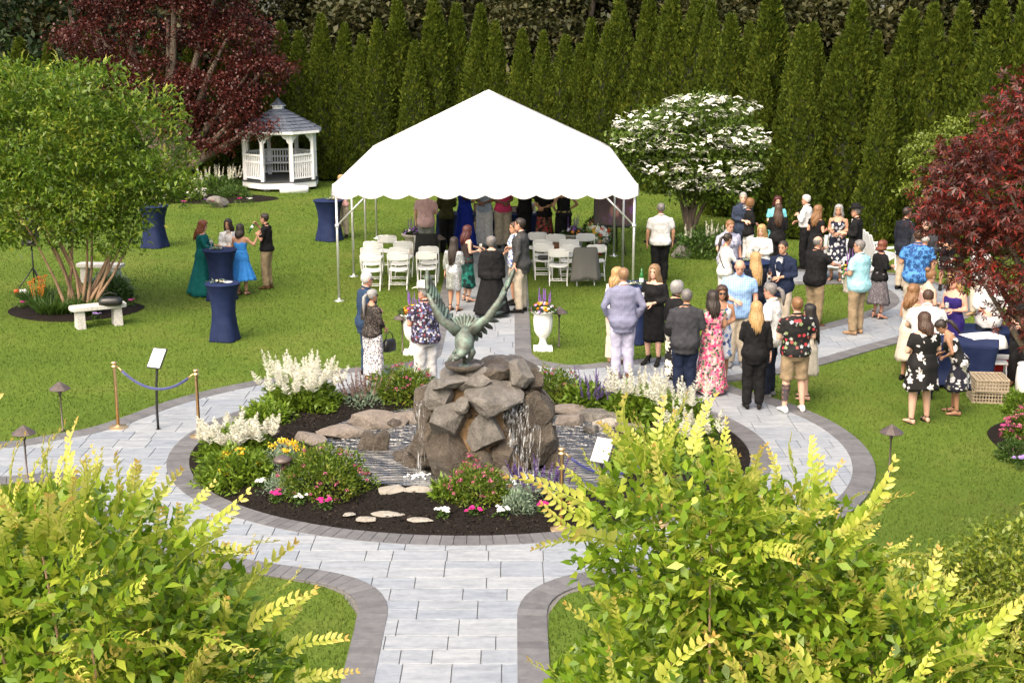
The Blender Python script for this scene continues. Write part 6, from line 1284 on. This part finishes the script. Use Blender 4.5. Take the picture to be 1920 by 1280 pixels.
        if top in ('shirt', 'polo', 'jacket', 'cardi'):
            mb = MB(); rr = .062 if not sex else .054
            mb.tube([(rr * 1.05 * math.sin(q), rr * math.cos(q) - .002 + .014 * (math.cos(q) > .3), 1.498 + .020 * math.cos(q + math.pi)) for q in [.45 + i * (2 * math.pi - .9) / 12 for i in range(13)]], .016, 6, cap=True); mb.xf(B.bend).build('collar', sp.get('collar', tm), root)
        if sp.get('inner'):        # shirt showing in the open front of a jacket
            vs = [(0, 1.06), (-.035, 1.15), (-.06, 1.28), (-.075, 1.40), (-.05, 1.455), (0, 1.462), (.05, 1.455), (.075, 1.40), (.06, 1.28), (.035, 1.15)]
            def fy(x, z): rx, ry, yo = (np.interp(z, [q[0] for q in B.tor], [q[i] for q in B.tor]) for i in (1, 2, 3)); return (ry + o0 + .012) * math.sqrt(max(0, 1 - (x / (rx + .05)) ** 2)) + yo
            mb = MB().add([(x, fy(x, z), z) for x, z in vs] + [(x * .9, fy(x, z) - .03, z) for x, z in vs], [tuple(range(10)), tuple(range(19, 9, -1))] + [(i, (i + 1) % 10, (i + 1) % 10 + 10, i + 10) for i in range(10)]); mb.xf(B.bend).build('shirt_front', sp['inner'], root)
            for s_ in (-1, 1):
                mb = MB().add([(s_ * x, fy(x, z) + .008, z) for x, z in ((.0, 1.04), (.055, 1.18), (.115, 1.30), (.085, 1.33), (.11, 1.37), (.085, 1.45), (.06, 1.455), (.065, 1.30), (.03, 1.14))] , [tuple(range(9)) if s_ < 0 else tuple(range(8, -1, -1))]); mb.xf(B.bend); l_ = mb.build('lapel', tm, root); sm = l_.modifiers.new('t', 'SOLIDIFY'); sm.thickness = .006
            if sp.get('tie'): MB().tube([(0, fy(0, z) + .006, z) for z in (1.445, 1.40, 1.3, 1.2, 1.1)], [.018, .014, .022, .027, .02], 6, flat=.3).xf(B.bend).build('tie', sp['tie'], root)
    bot, bmt = sp.get('bot'), sp.get('bm')
    if bot in ('pants', 'shorts', 'wide'):
        mb = MB(); B.torso(mb, .80, 1.03, .012); B.legs(mb, .50 if bot == 'shorts' else .035, .018 if bot != 'wide' else .03, .022 if bot == 'pants' else .05 if bot == 'wide' else .03); mb.xf(B.bend); o = mb.build('shorts' if bot == 'shorts' else 'trousers', bmt, root); fuse(o, .022, .03)
    if bot in ('skirt', 'dress'):
        z0 = sp.get('skirt', .45); fl = sp.get('flare', .06); nf = sp.get('folds', 9); zt_ = 1.06 if bot == 'skirt' else 1.12; rings = []; ph = random.random() * 6; cx0 = (B.foot[0] + B.foot[1]) / 2
        if bot == 'dress':
            b2 = MB(); sl_ = sp.get('sleeve', 0); B.torso(b2, .98, sp.get('neck', 1.36 if not sl_ else 1.455), .014)
            if sl_: B.arms(b2, sl_, .012)
            else:
                for s_ in (-1, 1): b2.tube([(s_ * .085, .10, 1.33), (s_ * .10, .055, 1.43), (s_ * .10, -.05, 1.43), (s_ * .085, -.10, 1.33)], .016, 6)
            b2.xf(B.bend); o = b2.build('bodice', sp.get('tm2', bmt), root); fuse(o, .022, .012)
        for i in range(13):
            u = i / 12; z = zt_ + (z0 - zt_) * u; rx, ry, yo = (np.interp(max(z, .86), [q[0] for q in B.tor], [q[i_] for q in B.tor]) for i_ in (1, 2, 3)); low = max(0, min(1, (.86 - z) / .8)); ex_ = .016 + fl * low * 1.6 + fl * .25 * u; ring = []
            for j in range(54):
                q = 2 * math.pi * j / 54; f = 1 + (.012 + .10 * fl / .1 * .5 * u) * math.sin(nf * q + ph + 1.2 * u) * (u > .12) + .02 * u * math.sin(2 * q + ph); ring.append(Vector(((rx + ex_) * math.cos(q) * f + cx0.x * low, (ry + ex_) * math.sin(q) * f + yo + cx0.y * low, z + (.02 * math.sin(3 * q + ph) if i == 12 else 0))))
            rings.append(ring)
        MB().loft(rings).xf(B.bend).build('skirt', bmt, root)
    if sp.get('belt'): mb = MB(); B.torso(mb, 1.0, 1.035, .02); mb.xf(B.bend).build('belt', sp['belt'], root)
    if sp.get('glasses'):
        mb = MB()
        for s_ in (-1, 1): mb.ell((s_ * .033, .108, 1.637), (.027, .007, .019), 10, 5); mb.tube([(s_ * .058, .10, 1.64), (s_ * .078, .02, 1.642)], .003, 5)
        mb.tube([(-.01, .112, 1.64), (.01, .112, 1.64)], .003, 5); mb.xf(lambda v: B.bend(B.headx(v))).build('sunglasses', M_black, root)
    if sp.get('cap'):
        M_ = sp['cap']; mb = MB(); rings = []
        for r_, z, e in ((.175, 0, 1), (.17, .012, 1), (.098, .012, 0), (.094, .06, 0), (.085, .10, 0), (.055, .112, 0), (.03, .10, 0)):
            rings.append([Vector((math.sin(q) * r_ * (.88 if not e else .93), math.cos(q) * r_ * 1.05 + .012, 1.70 + z + (.045 * abs(math.sin(q)) ** 3 - .012 if e else 0))) for q in [2 * math.pi * j / 28 for j in range(28)]])
        mb.loft(rings[::-1]); mb.xf(lambda v: B.bend(B.headx(v))).build('hat', M_, root)
        mb = MB().lathe([(.0945, 1.722), (.0945, 1.742)], (0, .012, 0), 24, cap=False); mb.xf(lambda v: B.bend(B.headx(Vector((v.x * .89, v.y * 1.06, v.z))))).build('hat_band', M_black, root)
    if sp.get('strap'):
        mb = MB(); mb.tube([(-.13, -.06, 1.42), (-.10, .10, 1.36), (0, .145, 1.2), (.13, .10, 1.02), (.16, -.02, .95), (.10, -.13, 1.05), (-.02, -.14, 1.25), (-.13, -.06, 1.42)], .010, 6); mb.xf(lambda v: B.bend(v)).build('strap', M_black, root)
    W_ = [root.matrix_basis @ q for q in wrists] if False else [Matrix.Translation(root.location) @ Matrix.Rotation(R(face), 4, 'Z') @ q for q in wrists]
    return root, W_, B
C_ = cloth
BLK = C_('black', (.008, .008, .009)); WHT = C_('white', (.52, .52, .53)); KHA = C_('khaki', (.24, .18, .11)); NAV = C_('navy', (.010, .016, .038)); DEN = C_('dark_denim', (.012, .016, .028)); CHA = C_('charcoal', (.035, .036, .042)); CRM = C_('cream', (.50, .45, .37)); LKH = C_('pale_khaki', (.38, .33, .26))
SH_BR = C_('brown_shoe', (.09, .045, .022)); SH_W = C_('white_shoe', (.72, .72, .7)); SH_B = C_('black_shoe', (.012, .011, .010)); SH_T = C_('tan_shoe', (.30, .19, .11)); SH_G = C_('grey_shoe', (.16, .16, .17))
def G(W_, i, label, fill=M_wine): p = W_[i]; wineglass((p.x, p.y, p.z - .06), label, fill)
# --- four guests at the left table
person('woman with long red hair in a long teal dress at the navy table', 384, 413, -80, 552, fem=True, w=1.22, hair='wavy', hc='red', hl=.34, bot='dress', bm=C_('teal', (.004, .085, .085)), skirt=.04, flare=.12, folds=8, sleeve=.9, neck=1.44, R='table', L='table', skin='rosy', nod=14)
person('woman with dark hair in a white blazer behind the navy table', 428, 410, 190, None, h=1.60, fem=True, hair='long', hc='dark', hl=.26, front=.8, top='jacket', tm=WHT, inner=C_('pale_blush', (.6, .5, .45)), bot='pants', bm=WHT, R='fold', L='fold', skin='tan', look=-25)
person('woman in a bright blue sundress with her back turned, one hand raised', 455, 420, -12, 552, fem=True, hair='long', hc='dark', hl=.20, bot='dress', bm=C_('sky_blue', (.035, .19, .52)), skirt=.38, flare=.15, folds=11, neck=1.30, R='wave', L='table', skin='tan', shoe='sandal')
_, W_, _ = person('man in black polo and khakis drinking from a green bottle', 503, 400, 78, 541, hair='short', hc='dark', top='polo', tm=BLK, bot='pants', bm=KHA, R='drink', L='chest', shoem=SH_BR, skin='rosy', legs='stand')
bottle(W_[0] + Vector((-.01, 0, -.03)), 'green bottle raised by the man in the black polo', M_green, .22, (R(15), R(-150), 0))
# --- beside the fountain
person('grey haired man in a navy suit and glasses beside the ponytailed woman', 690, 513, -60, 706, hair='short', hc='white', top='jacket', tm=C_('steel_navy', (.022, .042, .085)), inner=WHT, bot='pants', bm=C_('steel_navy', (.022, .042, .085)), glasses=1, skin='rosy', R='fold', L='down')
_, W_, _ = person('woman with grey ponytail in sheer black top and patterned trousers', 700, 545, -35, 714, fem=True, hair='pony', hc='grey', hl=.46, top='blouse', tm=printmat('sheer_black', (.02, .017, .016), [(.11, .09, .08), (.06, .05, .045)], 40, .013, 4, .9), bot='wide', bm=printmat('zebra_print', (.60, .58, .60), [(.03, .03, .045), (.08, .07, .1)], 34, .016, 3, 1.0), glasses=1, R='bag', L='fold', skin='tan', look=-20, shoe='sandal', w=1.05)
bag('handbag', 'black handbag on the arm of the ponytailed woman', W_[0] + Vector((.03, .0, -.36)), (.27, .12, .2), M_lea, True, R(50))
FLO = printmat('dark_floral', (.012, .012, .022), [(.30, .29, .40), (.16, .03, .04), (.10, .12, .28), (.45, .45, .5), (.08, .05, .09), (.02, .02, .05)], 27, .026, 5, .95)
person('man in white cowboy hat, dark floral shirt and white trousers', 797, 533, 28, None, h=1.80, hair='short', hc='grey', top='shirt', tm=FLO, bot='pants', bm=WHT, cap=C_('straw_white', (.72, .68, .6)), R='hold', L='fold', look=35, skin='rosy', w=1.18, belly=.03, hem=.86)
# --- in the aisle
m, t, b = nodes('silver_sequins'); vo = N(t, 'TexVoronoi', Scale=110.0); t.links.new(coord(t), vo.inputs['Vector']); b.inputs['Metallic'].default_value = .85; b.inputs['Roughness'].default_value = .28
t.links.new(ramp(t, vo.outputs['Color'], [(.2, (.28, .30, .31)), (.8, (.85, .87, .88))]), b.inputs['Base Color']); bump(t, b, vo.outputs['Color'], .9, .01); M_seq = m
person('woman in silver sequin dress with very long dark hair', 852, 442, -22, 584, fem=True, hair='long', hc='dark', hl=.52, bot='dress', bm=M_seq, skirt=.52, flare=.0, folds=3, sleeve=.92, neck=1.43, R='fold', L='down', heel=.05, shoe='sandal', skin='tan', w=1.06)
_, W_, _ = person('woman with wine red hair in dark top and green skirt holding a glass', 876, 420, -62, 566, fem=True, hair='long', hc='wine', hl=.3, top='tank', tm=C_('dark_brown_top', (.03, .022, .022)), bot='skirt', bm=printmat('green_satin', (.006, .05, .042), [(.01, .14, .11), (.004, .02, .02)], 12, .07, 3, .9), skirt=.34, flare=.05, R='hold', L='reach', heel=.05, shoe='sandal')
G(W_, 0, 'wine glass held by the woman with wine red hair')
person('person in black fringed shawl and long black skirt with short grey curls', 922, 446, 4, 594, fem=True, w=1.30, hair='curly', hc='salt', top='shawl', tm=BLK, bot='skirt', bm=BLK, skirt=.08, flare=.10, R='fold', L='fold', shoem=SH_B)
person('man in charcoal blazer and pale trousers facing the aisle', 977, 411, 72, 587, hair='short', hc='dark', top='jacket', tm=C_('charcoal_wool', (.045, .046, .048)), inner=WHT, bot='pants', bm=LKH, R='hold', L='down', skin='rosy', shoem=SH_B)
person('man in white shirt with blue leaves behind the charcoal blazer', 966, 418, 110, None, h=1.72, hair='short', hc='brown', top='shirt', tm=printmat('blue_leaf', (.66, .68, .70), [(.05, .10, .36), (.10, .2, .5), (.03, .06, .22)], 22, .028, 4, .95), bot='shorts', bm=LKH, R='fold', L='down', skin='tan', shoem=SH_B)
# --- under the tent, at the keepsake table
D0 = dict(fem=True)
person('man in pale pink shirt and grey shorts under the tent', 800, 352, -12, 486, hair='short', hc='brown', top='shirt', tm=C_('pale_pink', (.56, .36, .37)), bot='pants', bm=C_('sage_grey', (.17, .18, .17)), L='down', R='fold', w=1.12)
person('woman in olive top and black trousers under the tent', 838, 340, 25, 474, fem=True, hair='bob', hc='brown', top='blouse', tm=C_('olive', (.035, .036, .012)), bot='pants', bm=BLK, R='fold', L='fold', skin='olive')
person('woman in long royal blue dress under the tent', 872, 334, 15, 470, fem=True, hair='long', hc='brown', bot='dress', bm=C_('royal_blue', (.008, .022, .22)), skirt=.05, flare=.06, L='reach', R='fold', skin='tan')
_, W_, _ = person('woman in pale blue top and white trousers with a straw bag', 909, 330, 165, 465, fem=True, hair='bob', hc='grey', top='tee', tm=C_('pale_denim', (.30, .36, .46)), bot='wide', bm=WHT, R='fold', L='fold', skin='brown')
bag('straw_bag', 'round straw bag hanging beside the white trousered woman', gz(896, 463) + Vector((0, .05, .35)), (.26, .14, .3), M_straw, True, 0)
person('woman in bright pink top and khaki trousers under the tent', 943, 330, 195, 465, fem=True, hair='bob', hc='dark', top='tee', tm=C_('hot_pink', (.62, .06, .17)), bot='wide', bm=LKH, R='fold', L='fold', skin='brown', w=1.08)
person('man in black suit reaching out a hand under the tent', 984, 330, -70, 468, hair='short', hc='grey', top='jacket', tm=BLK, inner=WHT, bot='pants', bm=BLK, R='reach', L='reach', w=1.1)
person('woman in black top and red flowered skirt under the tent', 1020, 338, 160, 472, fem=True, hair='bob', hc='blonde', top='tee', tm=BLK, bot='skirt', bm=printmat('red_on_black', (.010, .008, .008), [(.3, .03, .03), (.22, .08, .05), (.08, .06, .03)], 14, .05, 5, .9), skirt=.1, flare=.06, R='fold', L='fold', skin='tan')
person('woman in black jumpsuit with hand on hip under the tent', 1056, 338, 30, 476, fem=True, hair='bob', hc='caramel', bot='wide', bm=BLK, top='tank', tm=BLK, R='hip', L='hip', skin='tan', belt=C_('gold_chain', (.4, .3, .12)))
person('woman in pale pink top behind the navy table at the tent corner', 640, 328, 170, None, h=1.68, fem=True, hair='bob', hc='blonde', top='tee', tm=C_('blush_pink', (.6, .36, .36)), bot='pants', bm=LKH, R='table', L='fold')
# --- on the lawn right of the tent
person('man in white shirt and black trousers walking away past the tent', 1236, 381, 4, 532, hair='short', hc='salt', top='shirt', tm=WHT, bot='pants', bm=BLK, R='down', L='down', w=1.2, skin='tan', hem=.86, legs='shift')
# --- on the ring walk
_, W_, _ = person('blonde woman in white jacket and cream trousers holding a clutch', 1153, 504, -48, 682, fem=True, hair='bob', hc='blonde', hl=.22, top='cardi', tm=WHT, bot='wide', bm=CRM, L='fold', R='fold', shoem=SH_T, skin='tan')
bag('clutch', 'cream clutch held by the blonde woman in white', W_[1] + Vector((-.06, -.04, -.06)), (.2, .06, .13), CRM, False, R(30))
person('man in blue grey checked blazer and lavender trousers with his back turned', 1170, 505, 2, None, h=1.84, hair='short', hc='sand', top='jacket', tm=gridmat('blue_grey_check', (.17, .18, .27), (.13, .13, .20), 22, .1), collar=WHT, bot='pants', bm=C_('lavender', (.36, .36, .48)), R='pocket', L='pocket', w=1.12, shoem=SH_BR)
_, W_, B_ = person('woman in buttoned black dress with long blonde hair holding a glass', 1224, 490, 150, 685, fem=True, hair='long', hc='sand', hl=.40, front=.75, bot='dress', bm=BLK, skirt=.42, flare=.0, folds=3, sleeve=.9, neck=1.42, R='hold', L='fold', heel=.07, shoem=SH_B, skin='fair', w=1.08)
G(W_, 0, 'stemmed glass held by the woman in buttoned black dress', None)
WFL = printmat('white_leaf_on_black', (.008, .008, .010), [(.55, .53, .45), (.62, .60, .52)], 8.5, .085, 6, .85)
person('woman with curly grey hair in black jacket and leaf print trousers', 1268, 530, -60, None, h=1.66, fem=True, hair='curly', hc='grey', top='cardi', tm=BLK, bot='wide', bm=WFL, R='fold', L='down', skin='rosy', w=1.08)
person('man in charcoal suit jacket and navy trousers with his back turned', 1288, 545, -6, None, h=1.74, hair='short', hc='salt', top='jacket', tm=CHA, bot='pants', bm=NAV, R='hold', L='fold', w=1.18, shoem=SH_T, skin='tan')
PNK = printmat('pink_floral', (.62, .22, .32), [(.62, .03, .16), (.05, .16, .08), (.75, .5, .5), (.03, .03, .04), (.68, .06, .2)], 24, .030, 5, .95, ground2=(.50, .34, .26))
person('dark haired woman in long pink floral dress seen from behind', 1331, 547, 8, 739, fem=True, hair='long', hc='dark', hl=.30, bot='dress', bm=PNK, skirt=.05, flare=.06, folds=10, R='fold', L='fold', skin='tan', shoem=SH_T, sleeve=.2, neck=1.43)
BWF = printmat('blue_on_white', (.66, .68, .74), [(.05, .08, .2), (.12, .22, .5)], 11, .05, 5, .8)
person('woman in sunglasses and blue flowered white dress facing the camera', 1354, 537, 178, None, h=1.66, fem=True, hair='bob', hc='brown', bot='dress', bm=BWF, skirt=.52, flare=.04, R='chest', L='fold', glasses=1, skin='olive', shoe='sandal')
person('bald man in blue checked shirt and khakis looking down', 1380, 487, 172, 688, hair='bald', hc='sand', top='shirt', tm=gridmat('blue_gingham', (.19, .34, .60), (.42, .54, .70), 26, .22), bot='pants', bm=LKH, R='fold', L='down', nod=22, skin='rosy', w=1.14, shoem=SH_G)
person('blonde woman in black trouser suit with her back turned', 1411, 568, -4, 768, fem=True, hair='long', hc='blonde', hl=.36, top='jacket', tm=BLK, bot='pants', bm=BLK, R='down', L='fold', shoem=SH_B, w=1.05)
person('man with grey ponytail in white patterned shirt and dark jeans', 1440, 530, 62, 744, hair='pony', hc='salt', hl=.2, top='shirt', tm=printmat('tiny_dots', (.70, .70, .68), [(.1, .14, .22), (.3, .2, .1)], 26, .011, 4, .8), bot='pants', bm=DEN, R='hold', L='hold', shoem=SH_G, skin='rosy', nod=14, cap=None)
FL2 = printmat('black_rose_print', (.008, .008, .008), [(.42, .04, .05), (.35, .36, .32), (.2, .26, .12), (.3, .08, .07), (.4, .42, .46)], 14, .034, 5, .72)
_, W_, B_ = person('man in black rose print shirt and khaki shorts with a tattooed calf', 1486, 560, 6, 774, hair='short', hc='caramel', top='shirt', tm=FL2, bot='shorts', bm=KHA, R='fold', L='fold', shoem=SH_W, w=1.16, skin='fair', legs='wide', hem=.88)
tt = MB(); a, k0 = B_.foot[1], B_.knee[1]; tt.tube([a.lerp(k0, u) for u in (.25, .45, .65, .85)], [.0475, .0535, .0605, .0635], 14, cap=False); tt.xf(lambda v: v * B_.k).build('tattoo', printmat('tattoo_ink', (.045, .04, .045), [(.16, .09, .07), (.06, .05, .06)], 26, .03, 5, .9), _)
person('woman with very long black hair in a cream dress and glasses', 1512, 570, 58, 748, fem=True, hair='long', hc='black', hl=.56, bot='dress', bm=CRM, skirt=.48, flare=.05, sleeve=.4, neck=1.42, R='fold', L='fold', glasses=1, shoe='sandal', legs='shift')
# --- around the table below the dogwood
person('bearded man in blue grey leaf shirt at the table below the dogwood', 1367, 411, 200, None, h=1.80, hair='short', hc='caramel', top='shirt', tm=printmat('grey_leaf', (.30, .31, .40), [(.46, .46, .54), (.2, .2, .3)], 16, .04, 4, .9), bot='pants', bm=LKH, R='table', L='down', nod=18, w=1.12, skin='rosy')
person('woman with dark ponytail in white top wearing a crossbody strap', 1362, 437, -62, None, h=1.64, fem=True, hair='pony', hc='dark', hl=.3, top='blouse', tm=WHT, bot='pants', bm=WHT, R='table', L='table', strap=1, nod=16, skin='tan')
person('blonde woman in white top with dark shoulder strap facing the table', 1430, 420, 150, None, h=1.66, fem=True, hair='long', hc='blonde', hl=.3, front=.8, top='blouse', tm=WHT, bot='pants', bm=WHT, R='table', L='fold', strap=1, nod=16, w=1.08)
person('woman with long blonde hair in navy black outfit with back turned', 1418, 475, 12, None, h=1.68, fem=True, hair='long', hc='blonde', hl=.48, top='cardi', tm=C_('ink_navy', (.008, .010, .018)), bot='pants', bm=C_('ink_navy', (.008, .010, .018)), R='table', L='fold')
_, W_, _ = person('dark haired man in navy blazer and white shirt holding a brown bottle', 1470, 453, 140, None, h=1.80, hair='short', hc='dark', top='jacket', tm=NAV, inner=WHT, bot='pants', bm=LKH, R='hold', L='fold', skin='tan', w=1.1)
bottle(W_[0] + Vector((0, 0, -.1)), 'brown bottle held by the man in navy blazer', M_brown, .2)
person('grey haired man in blue suit behind the woman in black cardigan', 1394, 360, 200, None, h=1.80, hair='short', hc='grey', top='jacket', tm=C_('slate_suit', (.025, .034, .06)), inner=WHT, bot='pants', bm=NAV, R='fold', L='down', look=-30)
person('woman in black cardigan and white trousers looking at a phone', 1404, 372, -60, None, h=1.66, fem=True, hair='curly', hc='caramel', top='cardi', tm=BLK, bot='pants', bm=WHT, R='fold', L='fold', nod=20, skin='rosy')
person('woman with dark red hair in aqua top facing the camera', 1458, 368, 182, None, h=1.68, fem=True, hair='bob', hc='wine', top='tee', tm=C_('aqua', (.14, .46, .52)), bot='skirt', bm=C_('aqua', (.14, .46, .52)), skirt=.4, glasses=None, R='fold', L='fold')
person('woman with long brown hair in black with her back turned, below the hedge', 1460, 384, -6, None, h=1.64, fem=True, hair='long', hc='brown', hl=.42, top='cardi', tm=BLK, bot='pants', bm=BLK, R='fold', L='fold')
person('white haired man in white shirt and black trousers with arms folded', 1507, 365, 62, 505, hair='short', hc='white', top='shirt', tm=WHT, sleeve=.93, bot='pants', bm=BLK, R='fold', L='chest', skin='rosy', belly=.02, hem=1.0, shoem=SH_B)
person('woman with wavy brown hair in a black dress holding a drink', 1533, 387, -50, None, h=1.68, fem=True, hair='wavy', hc='caramel', hl=.34, bot='dress', bm=BLK, skirt=.45, R='hold', L='hold', skin='rosy', sleeve=.3, neck=1.42)
_, W_, _ = person('grey haired woman in sleeveless navy dress with white flowers', 1566, 385, 158, 526, fem=True, hair='long', hc='grey', hl=.26, bot='dress', bm=printmat('white_on_navy', (.010, .012, .028), [(.5, .5, .52), (.38, .38, .45)], 12, .045, 5, .75), skirt=.38, flare=.07, R='hold', L='fold', skin='tan', shoe='sandal')
G(W_, 0, 'stemmed glass held by the woman in navy flowered dress')
person('man in black cowboy hat and black suit beside the white lawn chair', 1608, 386, 68, None, h=1.80, hair='short', hc='salt', top='jacket', tm=BLK, inner=WHT, bot='pants', bm=BLK, cap=BLK, R='fold', L='hold', skin='rosy')
# --- right branch of the walk
person('bald man in black shirt and khakis raising a hand to his mouth', 1524, 443, -58, 612, hair='bald', hc='salt', top='shirt', tm=BLK, bot='pants', bm=KHA, L='mouth', R='reach', w=1.2, belly=.03, skin='rosy', shoem=SH_BR)
_, W_, _ = person('man in pale aqua shirt and khakis holding a green bottle', 1604, 452, 42, 628, hair='short', hc='salt', top='shirt', tm=C_('pale_aqua', (.27, .49, .55)), bot='pants', bm=KHA, L='fold', R='down', w=1.2, belly=.03, skin='tan', shoem=SH_T, look=30)
bottle(W_[1] + Vector((-.02, 0, -.12)), 'green bottle held by the man in pale aqua shirt', M_green, .2)
person('woman with short auburn hair, black cardigan and long grey skirt', 1645, 448, -62, 598, fem=True, hair='bob', hc='auburn', hl=.08, top='cardi', tm=BLK, bot='skirt', bm=printmat('grey_fleck', (.10, .09, .10), [(.22, .2, .22), (.05, .045, .05)], 40, .012, 3, .9), skirt=.34, flare=.08, R='hold', L='fold', heel=.05, shoe='sandal', skin='rosy')
person('man in dark blazer and pale blue shirt with white trousers', 1690, 390, -62, 545, hair='short', hc='dark', top='jacket', tm=C_('ink_blazer', (.012, .014, .022)), inner=C_('ice_blue', (.5, .6, .7)), bot='pants', bm=LKH, R='fold', L='down', skin='tan')
person('man in blue palm print shirt and white shorts with back turned', 1711, 432, -14, 613, hair='short', hc='brown', top='shirt', tm=printmat('blue_palm', (.06, .20, .46), [(.012, .05, .16), (.02, .07, .22)], 11, .06, 6, .95), bot='shorts', bm=LKH, L='hold', R='down', w=1.24, skin='tan', shoem=SH_B)
person('grey haired man in dark suit partly behind the maple leaves', 1737, 412, 160, None, h=1.80, hair='short', hc='grey', top='jacket', tm=CHA, inner=WHT, bot='pants', bm=CHA, R='fold', L='fold')
person('balding man in grey shirt behind the blue palm print shirt', 1735, 440, -30, None, h=1.68, hair='bald', hc='white', top='shirt', tm=CHA, bot='pants', bm=CHA, R='fold', L='down', skin='rosy', glasses=1)
person('woman in black top and black and white skirt under the maple', 1770, 408, 172, 545, fem=True, hair='long', hc='dark', top='tee', tm=BLK, bot='skirt', bm=printmat('bold_white_lines', (.010, .010, .010), [(.55, .55, .55)], 9, .05, 2, .9), skirt=.52, flare=.02, R='hold', L='fold', skin='tan', heel=.05)
person('person in white with a cap behind the red maple leaves', 1830, 448, 120, 592, hair='short', hc='brown', top='shirt', tm=WHT, bot='pants', bm=CRM, R='fold', L='fold', cap=WHT, shoem=SH_T)
# --- around the bar table
person('woman with hair in a bun and bare shoulders by the bar', 1743, 505, -70, None, h=1.66, fem=True, hair='bun', hc='caramel', bot='dress', bm=C_('dusty_rose', (.45, .28, .25)), skirt=.4, R='fold', L='fold', nod=16)
person('woman with curly auburn hair in pale dress beside the white shirted man', 1712, 533, -58, None, h=1.62, fem=True, hair='wavy', hc='caramel', hl=.3, bot='dress', bm=CRM, skirt=.4, R='table', L='fold', skin='tan')
person('man in white shirt with his back turned at the bar table', 1741, 543, -18, None, h=1.76, hair='short', hc='brown', top='shirt', tm=WHT, bot='pants', bm=NAV, R='table', L='table', w=1.2, nod=20, lean=10)
_, W_, _ = person('blonde woman in deep violet dress holding a stemmed glass', 1793, 514, 128, None, h=1.70, fem=True, hair='wavy', hc='blonde', hl=.2, bot='dress', bm=C_('deep_violet', (.020, .012, .10)), skirt=.42, flare=.02, R='hold', L='hold', skin='rosy', w=1.06)
G(W_, 1, 'stemmed glass held by the blonde woman in violet')
IFL = printmat('big_white_flowers', (.008, .008, .008), [(.62, .58, .56), (.66, .62, .60)], 6.2, .078, 5, .9)
person('woman in black dress with big white flowers seen from behind', 1722, 585, 14, 792, fem=True, w=1.34, hair='long', hc='brown', hl=.22, bot='dress', bm=IFL, skirt=.56, flare=.07, folds=7, sleeve=.34, neck=1.43, R='fold', L='fold', shoe='sandal', legs='wide', nod=14, skin='fair')
person('woman with dark curls bending over in white flowered two piece', 1792, 592, 66, 776, fem=True, hair='pony', hc='dark', hl=.3, top='tank', tm=IFL, bot='skirt', bm=printmat('flowers_on_ink', (.012, .012, .022), [(.5, .5, .48), (.2, .2, .16), (.4, .4, .42)], 10, .055, 5, .9), skirt=.46, flare=.09, R='hold', L='fold', lean=26, nod=20, shoe='sandal', skin='olive', legs='shift')
person('man in untucked white shirt and dark jeans behind the bar table', 1862, 505, 178, None, h=1.78, hair='bald', hc='brown', top='shirt', tm=WHT, sleeve=.7, bot='pants', bm=DEN, R='table', L='table', nod=20, w=1.14, skin='rosy')
person('person in black standing beside the red cooler under the maple', 1908, 535, 150, 722, hair='short', hc='dark', top='shirt', tm=BLK, bot='pants', bm=BLK, R='fold', L='fold', shoem=SH_BR)
# --- evaluate the fused surfaces once
dgp = bpy.context.evaluated_depsgraph_get()
new = []
for it in FUSED:
    o, ex = it if isinstance(it, tuple) else (it, None); me = bpy.data.meshes.new_from_object(o.evaluated_get(dgp)); new.append((o, ex, me))
for o, ex, me in new:
    if ex:
        bm = bmesh.new(); bm.from_mesh(me); em = ex.mesh('extra', [None, None, None][:0] or list(o.data.materials)); bm.from_mesh(em); bm.to_mesh(me); bm.free()
        me.polygons.foreach_set('use_smooth', [True] * len(me.polygons))
    o.modifiers.clear(); old = o.data; mats_ = list(old.materials); o.data = me
    if not me.materials:
        for q in mats_: me.materials.append(q)
    if '_x' in o: del o['_x']
